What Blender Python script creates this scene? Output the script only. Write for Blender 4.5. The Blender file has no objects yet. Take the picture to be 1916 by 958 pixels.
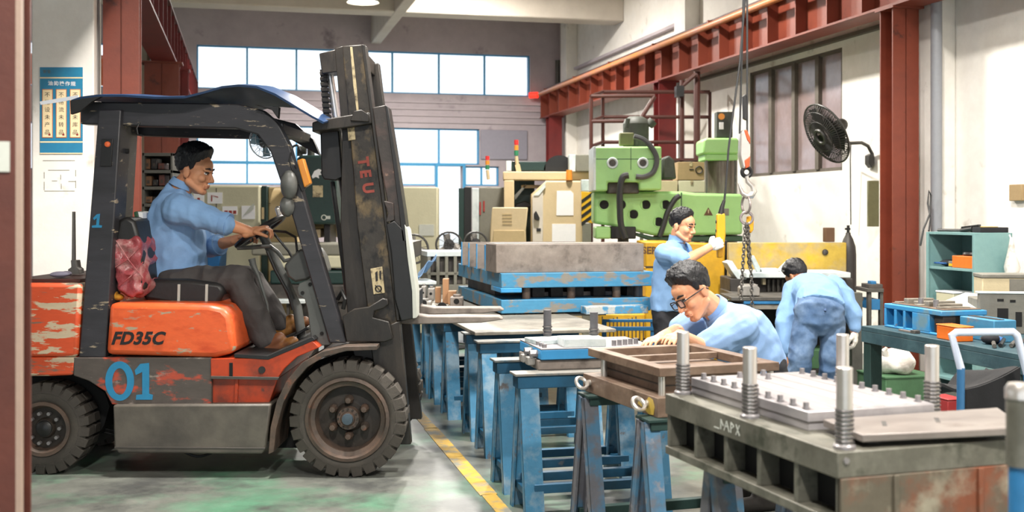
import bpy, bmesh, math, random
from mathutils import Vector, Matrix, noise

# ------------------------------------------------------------------ camera
FPX, CX, HY, CH = 2100.0, 958.0, 400.0, 1.49
SC = bpy.context.scene
COL = SC.collection
cam_data = bpy.data.cameras.new('camera')
cam = bpy.data.objects.new('camera', cam_data)
COL.objects.link(cam)
cam.location = (0, 0, CH)
cam.rotation_euler = (math.pi / 2, 0, 0)
cam_data.sensor_width = 36.0
cam_data.lens = 36.0 * FPX / 1916.0
cam_data.shift_y = -(479 - HY) / 1916.0
cam_data.clip_start = 0.05
cam_data.dof.use_dof = True
cam_data.dof.focus_distance = 6.4
cam_data.dof.aperture_fstop = 3.2
SC.camera = cam

# ------------------------------------------------------------------ daylight and exposure
world = bpy.data.worlds.new('overcast_sky')
SC.world = world
world.use_nodes = True
bgn = world.node_tree.nodes['Background']
bgn.inputs['Color'].default_value = (0.86, 0.93, 1.0, 1)
bgn.inputs['Strength'].default_value = 1.6
SC.view_settings.view_transform = 'Standard'
SC.view_settings.look = 'None'
SC.view_settings.gamma = 1
SC.view_settings.exposure = 0.06
LAMP_W = 390.0

# ------------------------------------------------------------------ helpers
RND = random.Random(11)
HA = math.atan(503 / 2100)           # the hall is turned against the view
def W(x, y, d):                       # a point of the photograph at depth d
    return Vector(((x - CX) * d / FPX, d, CH + (HY - y) * d / FPX))
def H(u, v, z=0.0, a=HA):             # hall coordinates: u across, v along
    c, s = math.cos(a), math.sin(a)
    return Vector((c * u - s * v, s * u + c * v, z))
def hallof(p, a=HA):
    c, s = math.cos(a), math.sin(a)
    return (c * p.x + s * p.y, -s * p.x + c * p.y)
def lin(c):
    return c / 12.92 if c <= 0.04045 else ((c + 0.055) / 1.055) ** 2.4
def C(h):
    h = h.lstrip('#')
    return tuple(lin(int(h[i:i + 2], 16) / 255) for i in (0, 2, 4)) + (1,)
def RZ(a):
    return Matrix.Rotation(a, 3, 'Z')

class MB:
    def __init__(s, M=None):
        s.v, s.f, s.M = [], [], M
    def add(s, vs, fs):
        o = len(s.v)
        for p in vs:
            p = Vector(p)
            s.v.append(s.M @ p if s.M else p)
        s.f += [tuple(i + o for i in f) for f in fs]
        return s
    def hexa(s, p):
        return s.add(p, [(0, 3, 2, 1), (4, 5, 6, 7), (0, 1, 5, 4), (1, 2, 6, 5), (2, 3, 7, 6), (3, 0, 4, 7)])
    def bb(s, a, b):
        (x0, y0, z0), (x1, y1, z1) = a, b
        return s.hexa([(x0, y0, z0), (x1, y0, z0), (x1, y1, z0), (x0, y1, z0), (x0, y0, z1), (x1, y0, z1), (x1, y1, z1), (x0, y1, z1)])
    def box(s, c, size, rot=None):
        c = Vector(c); h = Vector(size) / 2
        ps = []
        for z in (-1, 1):
            for x, y in ((-1, -1), (1, -1), (1, 1), (-1, 1)):
                p = Vector((x * h.x, y * h.y, z * h.z))
                ps.append(c + (rot @ p if rot else p))
        return s.hexa(ps)
    def prism(s, pts, vec):
        n = len(pts); vec = Vector(vec); pts = [Vector(p) for p in pts]
        fs = [tuple(range(n)), tuple(range(2 * n - 1, n - 1, -1))]
        fs += [(i, i + n, (i + 1) % n + n, (i + 1) % n) for i in range(n)]
        return s.add(pts + [p + vec for p in pts], fs)
    def pp(s, outline, d0, d1):       # outline in the photograph's pixels at depth d0, extruded straight back to d1
        return s.prism([W(x, y, d0) for x, y in outline], (0, d1 - d0, 0))
    def bar(s, p0, p1, w, h, up=(0, 0, 1)):   # rectangular bar between two points; w sideways, h along up
        p0, p1 = Vector(p0), Vector(p1)
        t = (p1 - p0).normalized(); u = Vector(up)
        if abs(t.dot(u)) > 0.99: u = Vector((0, 1, 0))
        a = t.cross(u).normalized(); b = a.cross(t).normalized()
        q = [-a * w / 2 - b * h / 2, a * w / 2 - b * h / 2, a * w / 2 + b * h / 2, -a * w / 2 + b * h / 2]
        return s.hexa([p0 + k for k in q] + [p1 + k for k in q])
    def tube(s, pts, r, n=8, cap=True):
        pts = [Vector(p) for p in pts]; m = len(pts)
        rs = r if isinstance(r, (list, tuple)) else [r] * m
        t0 = (pts[1] - pts[0]).normalized()
        a = t0.orthogonal().normalized(); vs = []
        for i in range(m):
            t = ((pts[min(i + 1, m - 1)] - pts[i]).normalized() + (pts[i] - pts[max(i - 1, 0)]).normalized())
            if t.length < 1e-6: t = t0
            t.normalize()
            a = (a - t * a.dot(t)).normalized(); b = t.cross(a)
            for k in range(n):
                w = 2 * math.pi * k / n
                vs.append(pts[i] + (a * math.cos(w) + b * math.sin(w)) * rs[i])
        fs = [(i * n + k, i * n + (k + 1) % n, (i + 1) * n + (k + 1) % n, (i + 1) * n + k) for i in range(m - 1) for k in range(n)]
        if cap: fs += [tuple(range(n - 1, -1, -1)), tuple(range((m - 1) * n, m * n))]
        return s.add(vs, fs)
    def cyl(s, p0, p1, r0, r1=None, n=16):
        return s.tube([p0, p1], [r0, r0 if r1 is None else r1], n)
    def lathe(s, prof, o, ax=(0, 0, 1), n=24):      # closed profile of (r, h)
        o, ax = Vector(o), Vector(ax).normalized()
        a = ax.orthogonal().normalized(); b = ax.cross(a); vs, fs = [], []
        m = len(prof)
        for r, h in prof:
            for k in range(n):
                w = 2 * math.pi * k / n
                vs.append(o + ax * h + (a * math.cos(w) + b * math.sin(w)) * max(r, 1e-4))
        for i in range(m - 1):
            for k in range(n):
                fs.append((i * n + k, i * n + (k + 1) % n, (i + 1) * n + (k + 1) % n, (i + 1) * n + k))
        if prof[0][0] < 2e-3: fs.append(tuple(range(n)))
        if prof[-1][0] < 2e-3: fs.append(tuple(range((m - 1) * n, m * n)))
        if prof[0][0] >= 2e-3 and prof[-1][0] >= 2e-3:      # a ring: join the last circle to the first
            fs += [((m - 1) * n + k, (m - 1) * n + (k + 1) % n, (k + 1) % n, k) for k in range(n)]
        return s.add(vs, fs)
    def ring(s, o, ax, R, r, n=24, m=8):
        o, ax = Vector(o), Vector(ax).normalized()
        a = ax.orthogonal().normalized(); b = ax.cross(a); vs, fs = [], []
        for i in range(n):
            w = 2 * math.pi * i / n; e = a * math.cos(w) + b * math.sin(w)
            for k in range(m):
                q = 2 * math.pi * k / m
                vs.append(o + e * (R + r * math.cos(q)) + ax * r * math.sin(q))
        for i in range(n):
            for k in range(m):
                fs.append((i * m + k, i * m + (k + 1) % m, ((i + 1) % n) * m + (k + 1) % m, ((i + 1) % n) * m + k))
        return s.add(vs, fs)
    def ball(s, c, r, n=16, rot=None):
        c = Vector(c); r = (r, r, r) if isinstance(r, (int, float)) else r
        m = n // 2; vs = []
        for i in range(1, m):
            t = math.pi * i / m
            for k in range(n):
                p = 2 * math.pi * k / n
                q = Vector((r[0] * math.sin(t) * math.cos(p), r[1] * math.sin(t) * math.sin(p), r[2] * math.cos(t)))
                vs.append(c + (rot @ q if rot else q))
        tq, bq = Vector((0, 0, r[2])), Vector((0, 0, -r[2]))
        vs += [c + (rot @ tq if rot else tq), c + (rot @ bq if rot else bq)]
        fs = [(i * n + k, (i + 1) * n + k, (i + 1) * n + (k + 1) % n, i * n + (k + 1) % n) for i in range(m - 2) for k in range(n)]
        T, B = (m - 1) * n, (m - 1) * n + 1
        fs += [(T, k, (k + 1) % n) for k in range(n)] + [(B, (m - 2) * n + (k + 1) % n, (m - 2) * n + k) for k in range(n)]
        return s.add(vs, fs)
    def caps(s, p0, p1, r0, r1=None, n=14):        # tapered limb with round ends
        p0, p1 = Vector(p0), Vector(p1); r1 = r0 if r1 is None else r1
        t = (p1 - p0).normalized(); pts, rs = [], []
        for k in (-80, -50, -25):
            w = math.radians(k); pts.append(p0 + t * r0 * math.sin(w)); rs.append(r0 * math.cos(w))
        pts += [p0, p1]; rs += [r0, r1]
        for k in (25, 50, 80):
            w = math.radians(k); pts.append(p1 + t * r1 * math.sin(w)); rs.append(r1 * math.cos(w))
        return s.tube(pts, rs, n)
    def loft(s, rings):                             # rings: lists of equal length, closed with end caps
        n = len(rings[0]); m = len(rings)
        vs = [p for r in rings for p in r]
        fs = [(i * n + k, i * n + (k + 1) % n, (i + 1) * n + (k + 1) % n, (i + 1) * n + k) for i in range(m - 1) for k in range(n)]
        return s.add(vs, fs + [tuple(range(n - 1, -1, -1)), tuple(range((m - 1) * n, m * n))])
    def sheet(s, fn, nu, nv, th=0.004):             # fn(a, b) -> point; a solid sheet of thickness th
        g = [[Vector(fn(i / nu, j / nv)) for j in range(nv + 1)] for i in range(nu + 1)]
        nr = []
        for i in range(nu + 1):
            for j in range(nv + 1):
                du = g[min(i + 1, nu)][j] - g[max(i - 1, 0)][j]; dv = g[i][min(j + 1, nv)] - g[i][max(j - 1, 0)]
                k = du.cross(dv); nr.append(k.normalized() if k.length > 1e-9 else Vector((0, 0, 1)))
        fl = [p for r in g for p in r]; N = len(fl); w = nv + 1
        vs = fl + [p - q * th for p, q in zip(fl, nr)]
        fs = []
        for i in range(nu):
            for j in range(nv):
                a, b, c, d = i * w + j, (i + 1) * w + j, (i + 1) * w + j + 1, i * w + j + 1
                fs += [(a, b, c, d), (a + N, d + N, c + N, b + N)]
        edge = [(i, 0) for i in range(nu)] + [(nu, j) for j in range(nv)] + [(i, nv) for i in range(nu, 0, -1)] + [(0, j) for j in range(nv, 0, -1)]
        ids = [i * w + j for i, j in edge]
        for k in range(len(ids)):
            a, b = ids[k], ids[(k + 1) % len(ids)]
            fs.append((a, a + N, b + N, b))
        return s.add(vs, fs)

FRAME = {}                                          # world matrix of every thing's Empty
def set_tags(o, label=None, cat=None, group=None, kind=None):
    if label: o['label'] = label
    if cat: o['category'] = cat
    if group: o['group'] = group
    if kind: o['kind'] = kind
def thing(name, label, cat, loc=(0, 0, 0), rot=0.0, group=None):
    o = bpy.data.objects.new(name, None)
    o.empty_display_size = 0.1
    COL.objects.link(o)
    o.location = loc; o.rotation_euler = (0, 0, rot)
    set_tags(o, label, cat, group)
    FRAME[o.name] = Matrix.Translation(Vector(loc)) @ Matrix.Rotation(rot, 4, 'Z')
    return o
def root_name(o):
    while o.parent: o = o.parent
    return o.name
def mesh_from(name, v, f, m, smooth=40, recalc=True):
    me = bpy.data.meshes.new(name)
    me.from_pydata(v, [], f)
    if recalc:
        bm = bmesh.new(); bm.from_mesh(me)
        bmesh.ops.recalc_face_normals(bm, faces=bm.faces); bm.to_mesh(me); bm.free()
    if smooth:
        me.polygons.foreach_set('use_smooth', [True] * len(me.polygons))
        me.set_sharp_from_angle(angle=math.radians(smooth))
    me.materials.append(m)
    me.update()
    return me
def part(name, mb, m, parent, bevel=0.0, smooth=40, label=None, kind=None, local=False):
    v = mb.v
    if parent is not None and not local:
        inv = FRAME[root_name(parent)].inverted()
        v = [inv @ p for p in v]
    loc = None
    if parent is None:
        xs, ys, zs = [p.x for p in v], [p.y for p in v], [p.z for p in v]
        loc = Vector(((min(xs) + max(xs)) / 2, (min(ys) + max(ys)) / 2, min(zs)))
        v = [p - loc for p in v]
    o = bpy.data.objects.new(name, mesh_from(name, v, mb.f, m, smooth))
    COL.objects.link(o)
    if parent is not None: o.parent = parent
    else:
        o.location = loc
        FRAME[o.name] = Matrix.Translation(loc)
    if bevel:
        b = o.modifiers.new('edge', 'BEVEL'); b.width = bevel; b.segments = 2; b.limit_method = 'ANGLE'; b.angle_limit = math.radians(50)
    set_tags(o, label, None, None, kind)
    return o
def solo(name, mb, m, label, cat, group=None, bevel=0.0, smooth=40):
    o = part(name, mb, m, None, bevel, smooth)
    set_tags(o, label, cat, group)
    return o
def struct(name, mb, m, parent=None, bevel=0.0, smooth=40):
    o = part(name, mb, m, parent, bevel, smooth)
    if parent is None: o['kind'] = 'structure'
    return o
def kids(o):
    return [c for c in COL.objects if c.parent is o]
def copy_sub(o, parent):
    for ch in list(o.children):
        c = ch.copy(); COL.objects.link(c); c.parent = parent
        copy_sub(ch, c)
def dup(root, loc, rot=None, label=None):
    r = root.copy(); COL.objects.link(r); r.location = loc
    if rot is not None: r.rotation_euler = (0, 0, rot)
    if label: r['label'] = label
    copy_sub(root, r)
    FRAME[r.name] = Matrix.Translation(Vector(loc)) @ Matrix.Rotation(r.rotation_euler.z, 4, 'Z')
    return r
def text_mesh(name, body, size, m, parent, origin, xdir, ydir, depth=0.0015, align='CENTER', shear=0.0, space=1.0, bold=0.0, label=None, yscale=1.0):
    cu = bpy.data.curves.new('t', 'FONT'); cu.body = body; cu.size = size
    cu.align_x = align; cu.align_y = 'CENTER'; cu.extrude = depth; cu.shear = shear; cu.space_character = space; cu.offset = bold
    cu.resolution_u = 3
    t = bpy.data.objects.new('t', cu); COL.objects.link(t)
    dg = bpy.context.evaluated_depsgraph_get(); dg.update()
    me0 = bpy.data.meshes.new_from_object(t.evaluated_get(dg))
    X, Y = Vector(xdir).normalized(), Vector(ydir).normalized(); Z = X.cross(Y); o = Vector(origin)
    v = [o + X * p.co.x + Y * p.co.y * yscale + Z * p.co.z for p in me0.vertices]
    f = [tuple(p.vertices) for p in me0.polygons]
    bpy.data.objects.remove(t); bpy.data.curves.remove(cu); bpy.data.meshes.remove(me0)
    mb = MB(); mb.v, mb.f = v, f
    return part(name, mb, m, parent, smooth=0, label=label)

# ------------------------------------------------------------------ materials
MATS = {}
BRIGHT = ('green_press', 'yellow', 'crate_orange', 'pendant', 'fork_orange', 'die_blue_clean', 'shirt', 'cream', 'white_metal', 'crate_tan', 'steel_ground', 'line')
PALE = ('wall', 'ceiling', 'concrete', 'paper', 'poster', 'lamp', 'eye', 'chrome', 'pillar_steel', 'button', 'beacon', 'window_m', 'yard', 'fan_white', 'glove', 'skin', 'alarm', 'shutter', 'cart_white', 'lips', 'bag_white', 'orange_cloth')
def mat(name, col, rough=0.6, metal=0.0, col2=None, amt=0.5, scale=5.0, soft=0.08, col3=None, amt3=0.6, scale3=14.0, soft3=0.05,
        vary=0.12, bump=0.15, bscale=40.0, stretch=(1, 1, 1), emit=None, spec=0.5, detail=6.0, rand=False):
    m = bpy.data.materials.new(name); m.use_nodes = True; MATS[name] = m
    nt = m.node_tree; N, L = nt.nodes, nt.links
    b = N['Principled BSDF']
    b.inputs['Roughness'].default_value = rough; b.inputs['Metallic'].default_value = metal
    b.inputs['Specular IOR Level'].default_value = spec
    tc = N.new('ShaderNodeTexCoord'); mp = N.new('ShaderNodeMapping'); mp.inputs['Scale'].default_value = stretch
    L.new(tc.outputs['Object'], mp.inputs['Vector'])
    vec = mp.outputs['Vector']
    if rand:
        oi = N.new('ShaderNodeObjectInfo'); vm = N.new('ShaderNodeVectorMath'); vm.operation = 'MULTIPLY_ADD'
        vm.inputs[1].default_value = (1, 1, 1)
        ml = N.new('ShaderNodeMath'); ml.operation = 'MULTIPLY'; ml.inputs[1].default_value = 37.0
        L.new(oi.outputs['Random'], ml.inputs[0]); L.new(vec, vm.inputs[0]); L.new(ml.outputs[0], vm.inputs[2]); vec = vm.outputs[0]
    def nz(sc, det=detail, ro=0.62):
        n = N.new('ShaderNodeTexNoise'); n.inputs['Scale'].default_value = sc; n.inputs['Detail'].default_value = det; n.inputs['Roughness'].default_value = ro
        L.new(vec, n.inputs['Vector']); return n.outputs['Fac']
    paint_k = 1.0 if name.startswith(PALE) else 0.9 if name.startswith(BRIGHT) else 0.7      # photographed colours back to paint albedo
    def rgb(c):
        r = N.new('ShaderNodeRGB'); r.outputs[0].default_value = tuple(q * paint_k for q in C(c)[:3]) + (1,) if isinstance(c, str) else c; return r.outputs[0]
    def thr(f, a, s):
        r = N.new('ShaderNodeMapRange'); r.inputs['From Min'].default_value = a - s; r.inputs['From Max'].default_value = a + s
        L.new(f, r.inputs['Value']); return r.outputs['Result']
    def mix(f, a, c, mode='MIX'):
        x = N.new('ShaderNodeMix'); x.data_type = 'RGBA'; x.blend_type = mode
        if isinstance(f, float): x.inputs[0].default_value = f
        else: L.new(f, x.inputs[0])
        L.new(a, x.inputs[6]); L.new(c, x.inputs[7]); return x.outputs[2]
    col_o = rgb(col)
    if col2: col_o = mix(thr(nz(scale), amt, soft), col_o, rgb(col2))
    if col3: col_o = mix(thr(nz(scale3), amt3, soft3), col_o, rgb(col3))
    if vary:
        r = N.new('ShaderNodeMapRange'); r.inputs['From Min'].default_value = 0.3; r.inputs['From Max'].default_value = 0.7
        r.inputs['To Min'].default_value = 1 - vary; r.inputs['To Max'].default_value = 1 + vary
        L.new(nz(scale * 2.7 + 3, 8.0, 0.7), r.inputs['Value'])
        g = N.new('ShaderNodeVectorMath'); g.operation = 'SCALE'
        L.new(col_o, g.inputs[0]); L.new(r.outputs['Result'], g.inputs['Scale']); col_o = g.outputs[0]
    L.new(col_o, b.inputs['Base Color'])
    if bump:
        bp = N.new('ShaderNodeBump'); bp.inputs['Strength'].default_value = bump; bp.inputs['Distance'].default_value = 0.01
        L.new(nz(bscale, 4.0), bp.inputs['Height']); L.new(bp.outputs['Normal'], b.inputs['Normal'])
    if emit:
        b.inputs['Emission Color'].default_value = C(emit[0]); b.inputs['Emission Strength'].default_value = emit[1]
    return m

mat('floor_paint', '#7d8079', 0.36, col2='#5f8f74', amt=0.57, scale=0.9, soft=0.07, col3='#585a58', amt3=0.56, scale3=2.3, soft3=0.09, vary=0.25, bump=0.05, bscale=60, stretch=(1, 1.0, 1))
mat('line_yellow', '#c9a23c', 0.6, col2='#86867a', amt=0.535, scale=7, vary=0.15)
mat('wall_white', '#f2efe9', 0.85, col2='#e4dfd6', amt=0.58, scale=1.2, soft=0.2, col3='#c4bdb2', amt3=0.68, scale3=3.0, soft3=0.06, vary=0.05, bump=0.1)
mat('wall_grey', '#b5abb0', 0.9, col2='#a2989e', amt=0.55, scale=0.8, soft=0.2, col3='#857c82', amt3=0.67, scale3=2.2, soft3=0.06, vary=0.06, bump=0.1)
mat('wall_beige', '#c3baa8', 0.9, col2='#b2a893', amt=0.5, scale=1.0, soft=0.2, vary=0.05)
mat('concrete_pale', '#cdc6bb', 0.85, col2='#bdb5aa', amt=0.5, scale=1.0, soft=0.2, vary=0.05)
mat('ceiling_paint', '#cfc8bb', 0.9, vary=0.04)
mat('steel_red', '#94452f', 0.5, col2='#7d3828', amt=0.55, scale=2.2, soft=0.15, col3='#4e2a22', amt3=0.68, scale3=5, vary=0.06, bump=0.08)
mat('steel_crimson', '#8a2724', 0.5, col2='#6d1f22', amt=0.5, scale=2.0, soft=0.2, vary=0.08, bump=0.08)
mat('steel_brown', '#5a2f27', 0.55, vary=0.1)
mat('pipe_orange', '#d98a3f', 0.4, col2='#c98a76', amt=0.5, scale=1.2, soft=0.15, vary=0.05)
mat('window_metal', '#3f93c4', 0.4, vary=0.03, bump=0)
mat('shutter_grey', '#8d8a96', 0.7, vary=0.05)
mat('orange_cloth', '#e8713a', 0.8, col2='#f0e0d0', amt=0.6, scale=3)
# forklift
mat('fork_orange', '#e06030', 0.36, col2='#a99a82', amt=0.61, scale=8, soft=0.02, col3='#c4461c', amt3=0.6, scale3=5, soft3=0.1, vary=0.07, bump=0.05, stretch=(0.8, 1, 2.0))
mat('fork_orange_worn', '#d4522a', 0.5, col2='#cbb89c', amt=0.535, scale=8, soft=0.015, col3='#77685a', amt3=0.60, scale3=7, soft3=0.03, vary=0.08, bump=0.06, stretch=(0.5, 1, 2.6))
mat('fork_cowl', '#cf4a22', 0.42, col2='#6f3a2c', amt=0.58, scale=5, soft=0.12, col3='#4a3a36', amt3=0.66, scale3=8, vary=0.1, bump=0.05)
mat('fork_dirty_side', '#5d5550', 0.55, col2='#c4523a', amt=0.585, scale=4.2, soft=0.03, col3='#a79c92', amt3=0.66, scale3=9, soft3=0.05, vary=0.15, bump=0.06, stretch=(0.8, 1, 1.8))
mat('fork_grey', '#484440', 0.5, col2='#59534d', amt=0.5, scale=4, soft=0.15, vary=0.12, bump=0.06)
mat('fork_skirt', '#57524c', 0.42, col2='#746d63', amt=0.55, scale=2.5, soft=0.15, vary=0.15, bump=0.05)
mat('fork_frame', '#323236', 0.42, col2='#3e3d43', amt=0.5, scale=3, soft=0.15, col3='#b5a58c', amt3=0.645, scale3=9, soft3=0.02, vary=0.12, bump=0.05, stretch=(0.7, 1, 3))
mat('fork_cowl_grey', '#6a6c69', 0.42, col2='#5b5c59', amt=0.5, scale=4, soft=0.15, vary=0.1, bump=0.04)
mat('mast_metal', '#2c2926', 0.4, metal=0.15, col2='#413a33', amt=0.56, scale=4, soft=0.1, col3='#26221f', amt3=0.6, scale3=9, vary=0.18, bump=0.1, stretch=(1, 1, 0.35))
mat('mast_face', '#3c3731', 0.4, metal=0.15, col2='#7b694b', amt=0.585, scale=7, soft=0.07, col3='#1f1c19', amt3=0.57, scale3=13, soft3=0.06, vary=0.2, bump=0.12, stretch=(1, 1, 0.7))
mat('carriage_metal', '#3a3431', 0.45, col2='#5f4a44', amt=0.58, scale=5, soft=0.08, col3='#c79d86', amt3=0.72, scale3=8, soft3=0.03, vary=0.18, bump=0.1)
mat('black_metal', '#1f1f20', 0.4, vary=0.2, bump=0.03)
mat('rubber', '#46413c', 0.75, col2='#575149', amt=0.5, scale=6, soft=0.2, vary=0.12, bump=0.15, bscale=70)
mat('rim_rust', '#6e594c', 0.55, col2='#4d443d', amt=0.5, scale=6, soft=0.12, col3='#9a5c42', amt3=0.66, scale3=8, vary=0.15)
mat('rim_dark', '#332e2a', 0.6, col2='#42382f', amt=0.55, scale=6, soft=0.15, vary=0.15)
mat('hub_blue', '#4c5d6a', 0.5, vary=0.15)
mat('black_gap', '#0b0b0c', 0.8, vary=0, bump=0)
mat('roof_blue', '#1b4474', 0.38, col2='#122c4c', amt=0.5, scale=2, soft=0.2, vary=0.1, bump=0.02)
mat('chrome', '#f0f0f2', 0.22, metal=0.7, vary=0.02, bump=0)
mat('seat_vinyl', '#2c2b2b', 0.42, vary=0.15, bump=0.1)
mat('plastic_red', '#b8555b', 0.25, col2='#d9a3a0', amt=0.56, scale=9, soft=0.08, col3='#3b2a2c', amt3=0.67, scale3=6, vary=0.12, bump=0.6, bscale=25)
mat('board_green', '#2f5a3c', 0.5, vary=0.1)
mat('lamp_amber', '#d98a2e', 0.3, vary=0.08, bump=0)
mat('lamp_rear', '#e0683a', 0.3, vary=0.05, bump=0)
mat('fan_white', '#cfd3da', 0.25, vary=0.02, bump=0)
mat('fan_blade', '#9fc4d8', 0.2, vary=0.02, bump=0)
mat('paint_blue', '#2a8fc0', 0.6, vary=0.1, bump=0)
mat('ink_black', '#1c1a1c', 0.6, vary=0, bump=0)
mat('ink_red', '#b03a34', 0.6, vary=0.1, bump=0)
mat('ink_mastred', '#a5483c', 0.6, vary=0.2, bump=0)
mat('sticker_yellow', '#d6c49a', 0.6, col2='#6b5d48', amt=0.56, scale=16, vary=0.1, bump=0)
mat('paper', '#e8e8ea', 0.8, vary=0.03, bump=0)
mat('paper_grey', '#b9bcb4', 0.8, vary=0.06, bump=0)
mat('poster_teal', '#1c6f9a', 0.4, col2='#1a86ab', amt=0.5, scale=4, soft=0.2, vary=0.03, bump=0)
mat('poster_cream', '#efd9ae', 0.5, vary=0.02, bump=0)
mat('poster_edge', '#c8743a', 0.5, vary=0.02, bump=0)
mat('cloth_violet', '#c9c6e0', 0.9, vary=0.05)
mat('cloth_yellow', '#e0a030', 0.9, vary=0.1)
# people
mat('skin', '#d9a07c', 0.5, col2='#cf9270', amt=0.55, scale=9, soft=0.15, vary=0.05, bump=0.05, spec=0.35)
mat('skin_tan', '#c98f6a', 0.5, col2='#bd8060', amt=0.55, scale=9, soft=0.15, vary=0.05, bump=0.05, spec=0.35)
mat('lips', '#a5604f', 0.5, vary=0.05, bump=0)
mat('hair_black', '#15161c', 0.42, vary=0.3, bump=0.7, bscale=90, stretch=(1, 1, 0.5))
mat('eye_white', '#e8e4de', 0.3, vary=0, bump=0)
mat('eye_dark', '#1a1210', 0.2, vary=0, bump=0)
mat('shirt_blue', '#86acd8', 0.85, col2='#7ba2d0', amt=0.5, scale=4, soft=0.2, vary=0.05, bump=0.25, bscale=14)
mat('shirt_pale', '#93b5e2', 0.85, col2='#88abda', amt=0.5, scale=4, soft=0.2, vary=0.05, bump=0.25, bscale=14)
mat('shirt_inner', '#2f5f9a', 0.85, vary=0.05)
mat('button', '#d5dbe4', 0.4, vary=0, bump=0)
mat('trouser_grey', '#55504f', 0.75, col2='#474342', amt=0.5, scale=4, soft=0.2, vary=0.1, bump=0.35, bscale=16)
mat('trouser_black', '#1e1f26', 0.8, vary=0.15, bump=0.3, bscale=16)
mat('jeans', '#55759f', 0.85, col2='#7f9abc', amt=0.54, scale=4, soft=0.12, col3='#466590', amt3=0.6, scale3=6, soft3=0.1, vary=0.1, bump=0.3, bscale=20)
mat('jeans_seam', '#4c6590', 0.85, vary=0.1)
mat('boot_brown', '#7b4a2a', 0.55, col2='#b07a33', amt=0.55, scale=5, soft=0.08, vary=0.15)
mat('boot_sole', '#2a2522', 0.8, vary=0.1)
mat('glove_white', '#e8e3dc', 0.9, vary=0.05, bump=0.4, bscale=60)
mat('glass_lens', '#9fb3c4', 0.1, vary=0, bump=0)
# workshop
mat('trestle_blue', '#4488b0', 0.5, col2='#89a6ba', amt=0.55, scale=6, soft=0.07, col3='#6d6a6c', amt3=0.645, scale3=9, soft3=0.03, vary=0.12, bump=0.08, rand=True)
mat('trestle_shaded', '#1b5d82', 0.5, col2='#154a66', amt=0.52, scale=3, soft=0.12, col3='#57606a', amt3=0.68, scale3=9, soft3=0.03, vary=0.12, bump=0.08, rand=True)  # shaded copy of the trestle blue, shade on the rails put into colour
mat('trestle_grey', '#6f7078', 0.55, col2='#4d80a3', amt=0.56, scale=6, soft=0.06, col3='#93939b', amt3=0.63, scale3=11, vary=0.14, bump=0.08, rand=True)
mat('trestle_top', '#8d8a84', 0.55, col2='#3c5a68', amt=0.55, scale=5, vary=0.15, rand=True)
mat('die_blue', '#4793bd', 0.5, col2='#8f8b82', amt=0.56, scale=6, soft=0.03, col3='#b98a5c', amt3=0.74, scale3=14, soft3=0.02, vary=0.1, bump=0.08, stretch=(0.7, 1, 1.6))
mat('die_blue_clean', '#378fc8', 0.5, col2='#6d8e9c', amt=0.6, scale=4, soft=0.06, col3='#7a6a5c', amt3=0.7, scale3=12, vary=0.08, bump=0.05)
mat('die_blue_peeled', '#c9ccc9', 0.6, col2='#4f9dcb', amt=0.53, scale=9, soft=0.03, col3='#8e8a80', amt3=0.62, scale3=12, vary=0.1, bump=0.08)
mat('steel_block', '#8b8078', 0.55, metal=0.1, col2='#9e948b', amt=0.52, scale=5, soft=0.12, col3='#6e655e', amt3=0.62, scale3=7, soft3=0.08, vary=0.14, bump=0.1)
mat('steel_rusty', '#7d6656', 0.5, metal=0.15, col2='#97816f', amt=0.53, scale=5, soft=0.1, col3='#5d483b', amt3=0.62, scale3=8, soft3=0.07, vary=0.14, bump=0.08, stretch=(1, 1, 1.5))
mat('steel_olive', '#6f6d62', 0.42, metal=0.2, col2='#8a887c', amt=0.54, scale=6, soft=0.1, col3='#4a4c40', amt3=0.6, scale3=9, soft3=0.07, vary=0.15, bump=0.08)
mat('steel_ground', '#b4b0b2', 0.33, metal=0.35, col2='#9b979a', amt=0.54, scale=7, soft=0.12, col3='#7e797c', amt3=0.68, scale3=10, vary=0.1, bump=0.05, stretch=(1.0, 0.35, 1))
mat('steel_plate', '#8f8681', 0.36, metal=0.3, col2='#a69d97', amt=0.53, scale=5, soft=0.12, col3='#6a5d55', amt3=0.64, scale3=8, vary=0.14, bump=0.06, stretch=(0.5, 1, 1))
mat('steel_rust_side', '#6b6354', 0.55, col2='#8a4f35', amt=0.56, scale=4, soft=0.08, col3='#a49c88', amt3=0.62, scale3=6, soft3=0.08, vary=0.15, bump=0.08)
mat('pillar_steel', '#cfcac4', 0.28, metal=0.75, vary=0.06, bump=0.02)
mat('spring_dark', '#5d5a5a', 0.4, metal=0.4, vary=0.15)
mat('spring_grey', '#5e5c60', 0.6, vary=0.15)
mat('bolt_steel', '#a8a4a6', 0.35, metal=0.5, vary=0.1)
mat('table_top_steel', '#9c968a', 0.5, metal=0.1, col2='#7c766b', amt=0.55, scale=4, soft=0.1, col3='#c2bcae', amt3=0.66, scale3=7, vary=0.15)
mat('wood_block', '#c99c74', 0.7, col2='#b98a63', amt=0.5, scale=4, soft=0.1, vary=0.08, stretch=(1, 1, 0.3))
mat('scrap_grey', '#a7a39d', 0.5, metal=0.2, vary=0.15)
mat('green_press', '#a6d88a', 0.4, col2='#9acd7e', amt=0.55, scale=2, soft=0.2, col3='#5f8b58', amt3=0.72, scale3=6, vary=0.05, bump=0.04)
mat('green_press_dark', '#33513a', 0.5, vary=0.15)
mat('drill_column', '#6c5e56', 0.4, metal=0.3, col2='#8c8378', amt=0.5, scale=5, vary=0.15, stretch=(4, 4, 0.4))
mat('motor_dark', '#4c5048', 0.6, vary=0.2)
mat('hose_grey', '#56585a', 0.5, vary=0.1)
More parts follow.
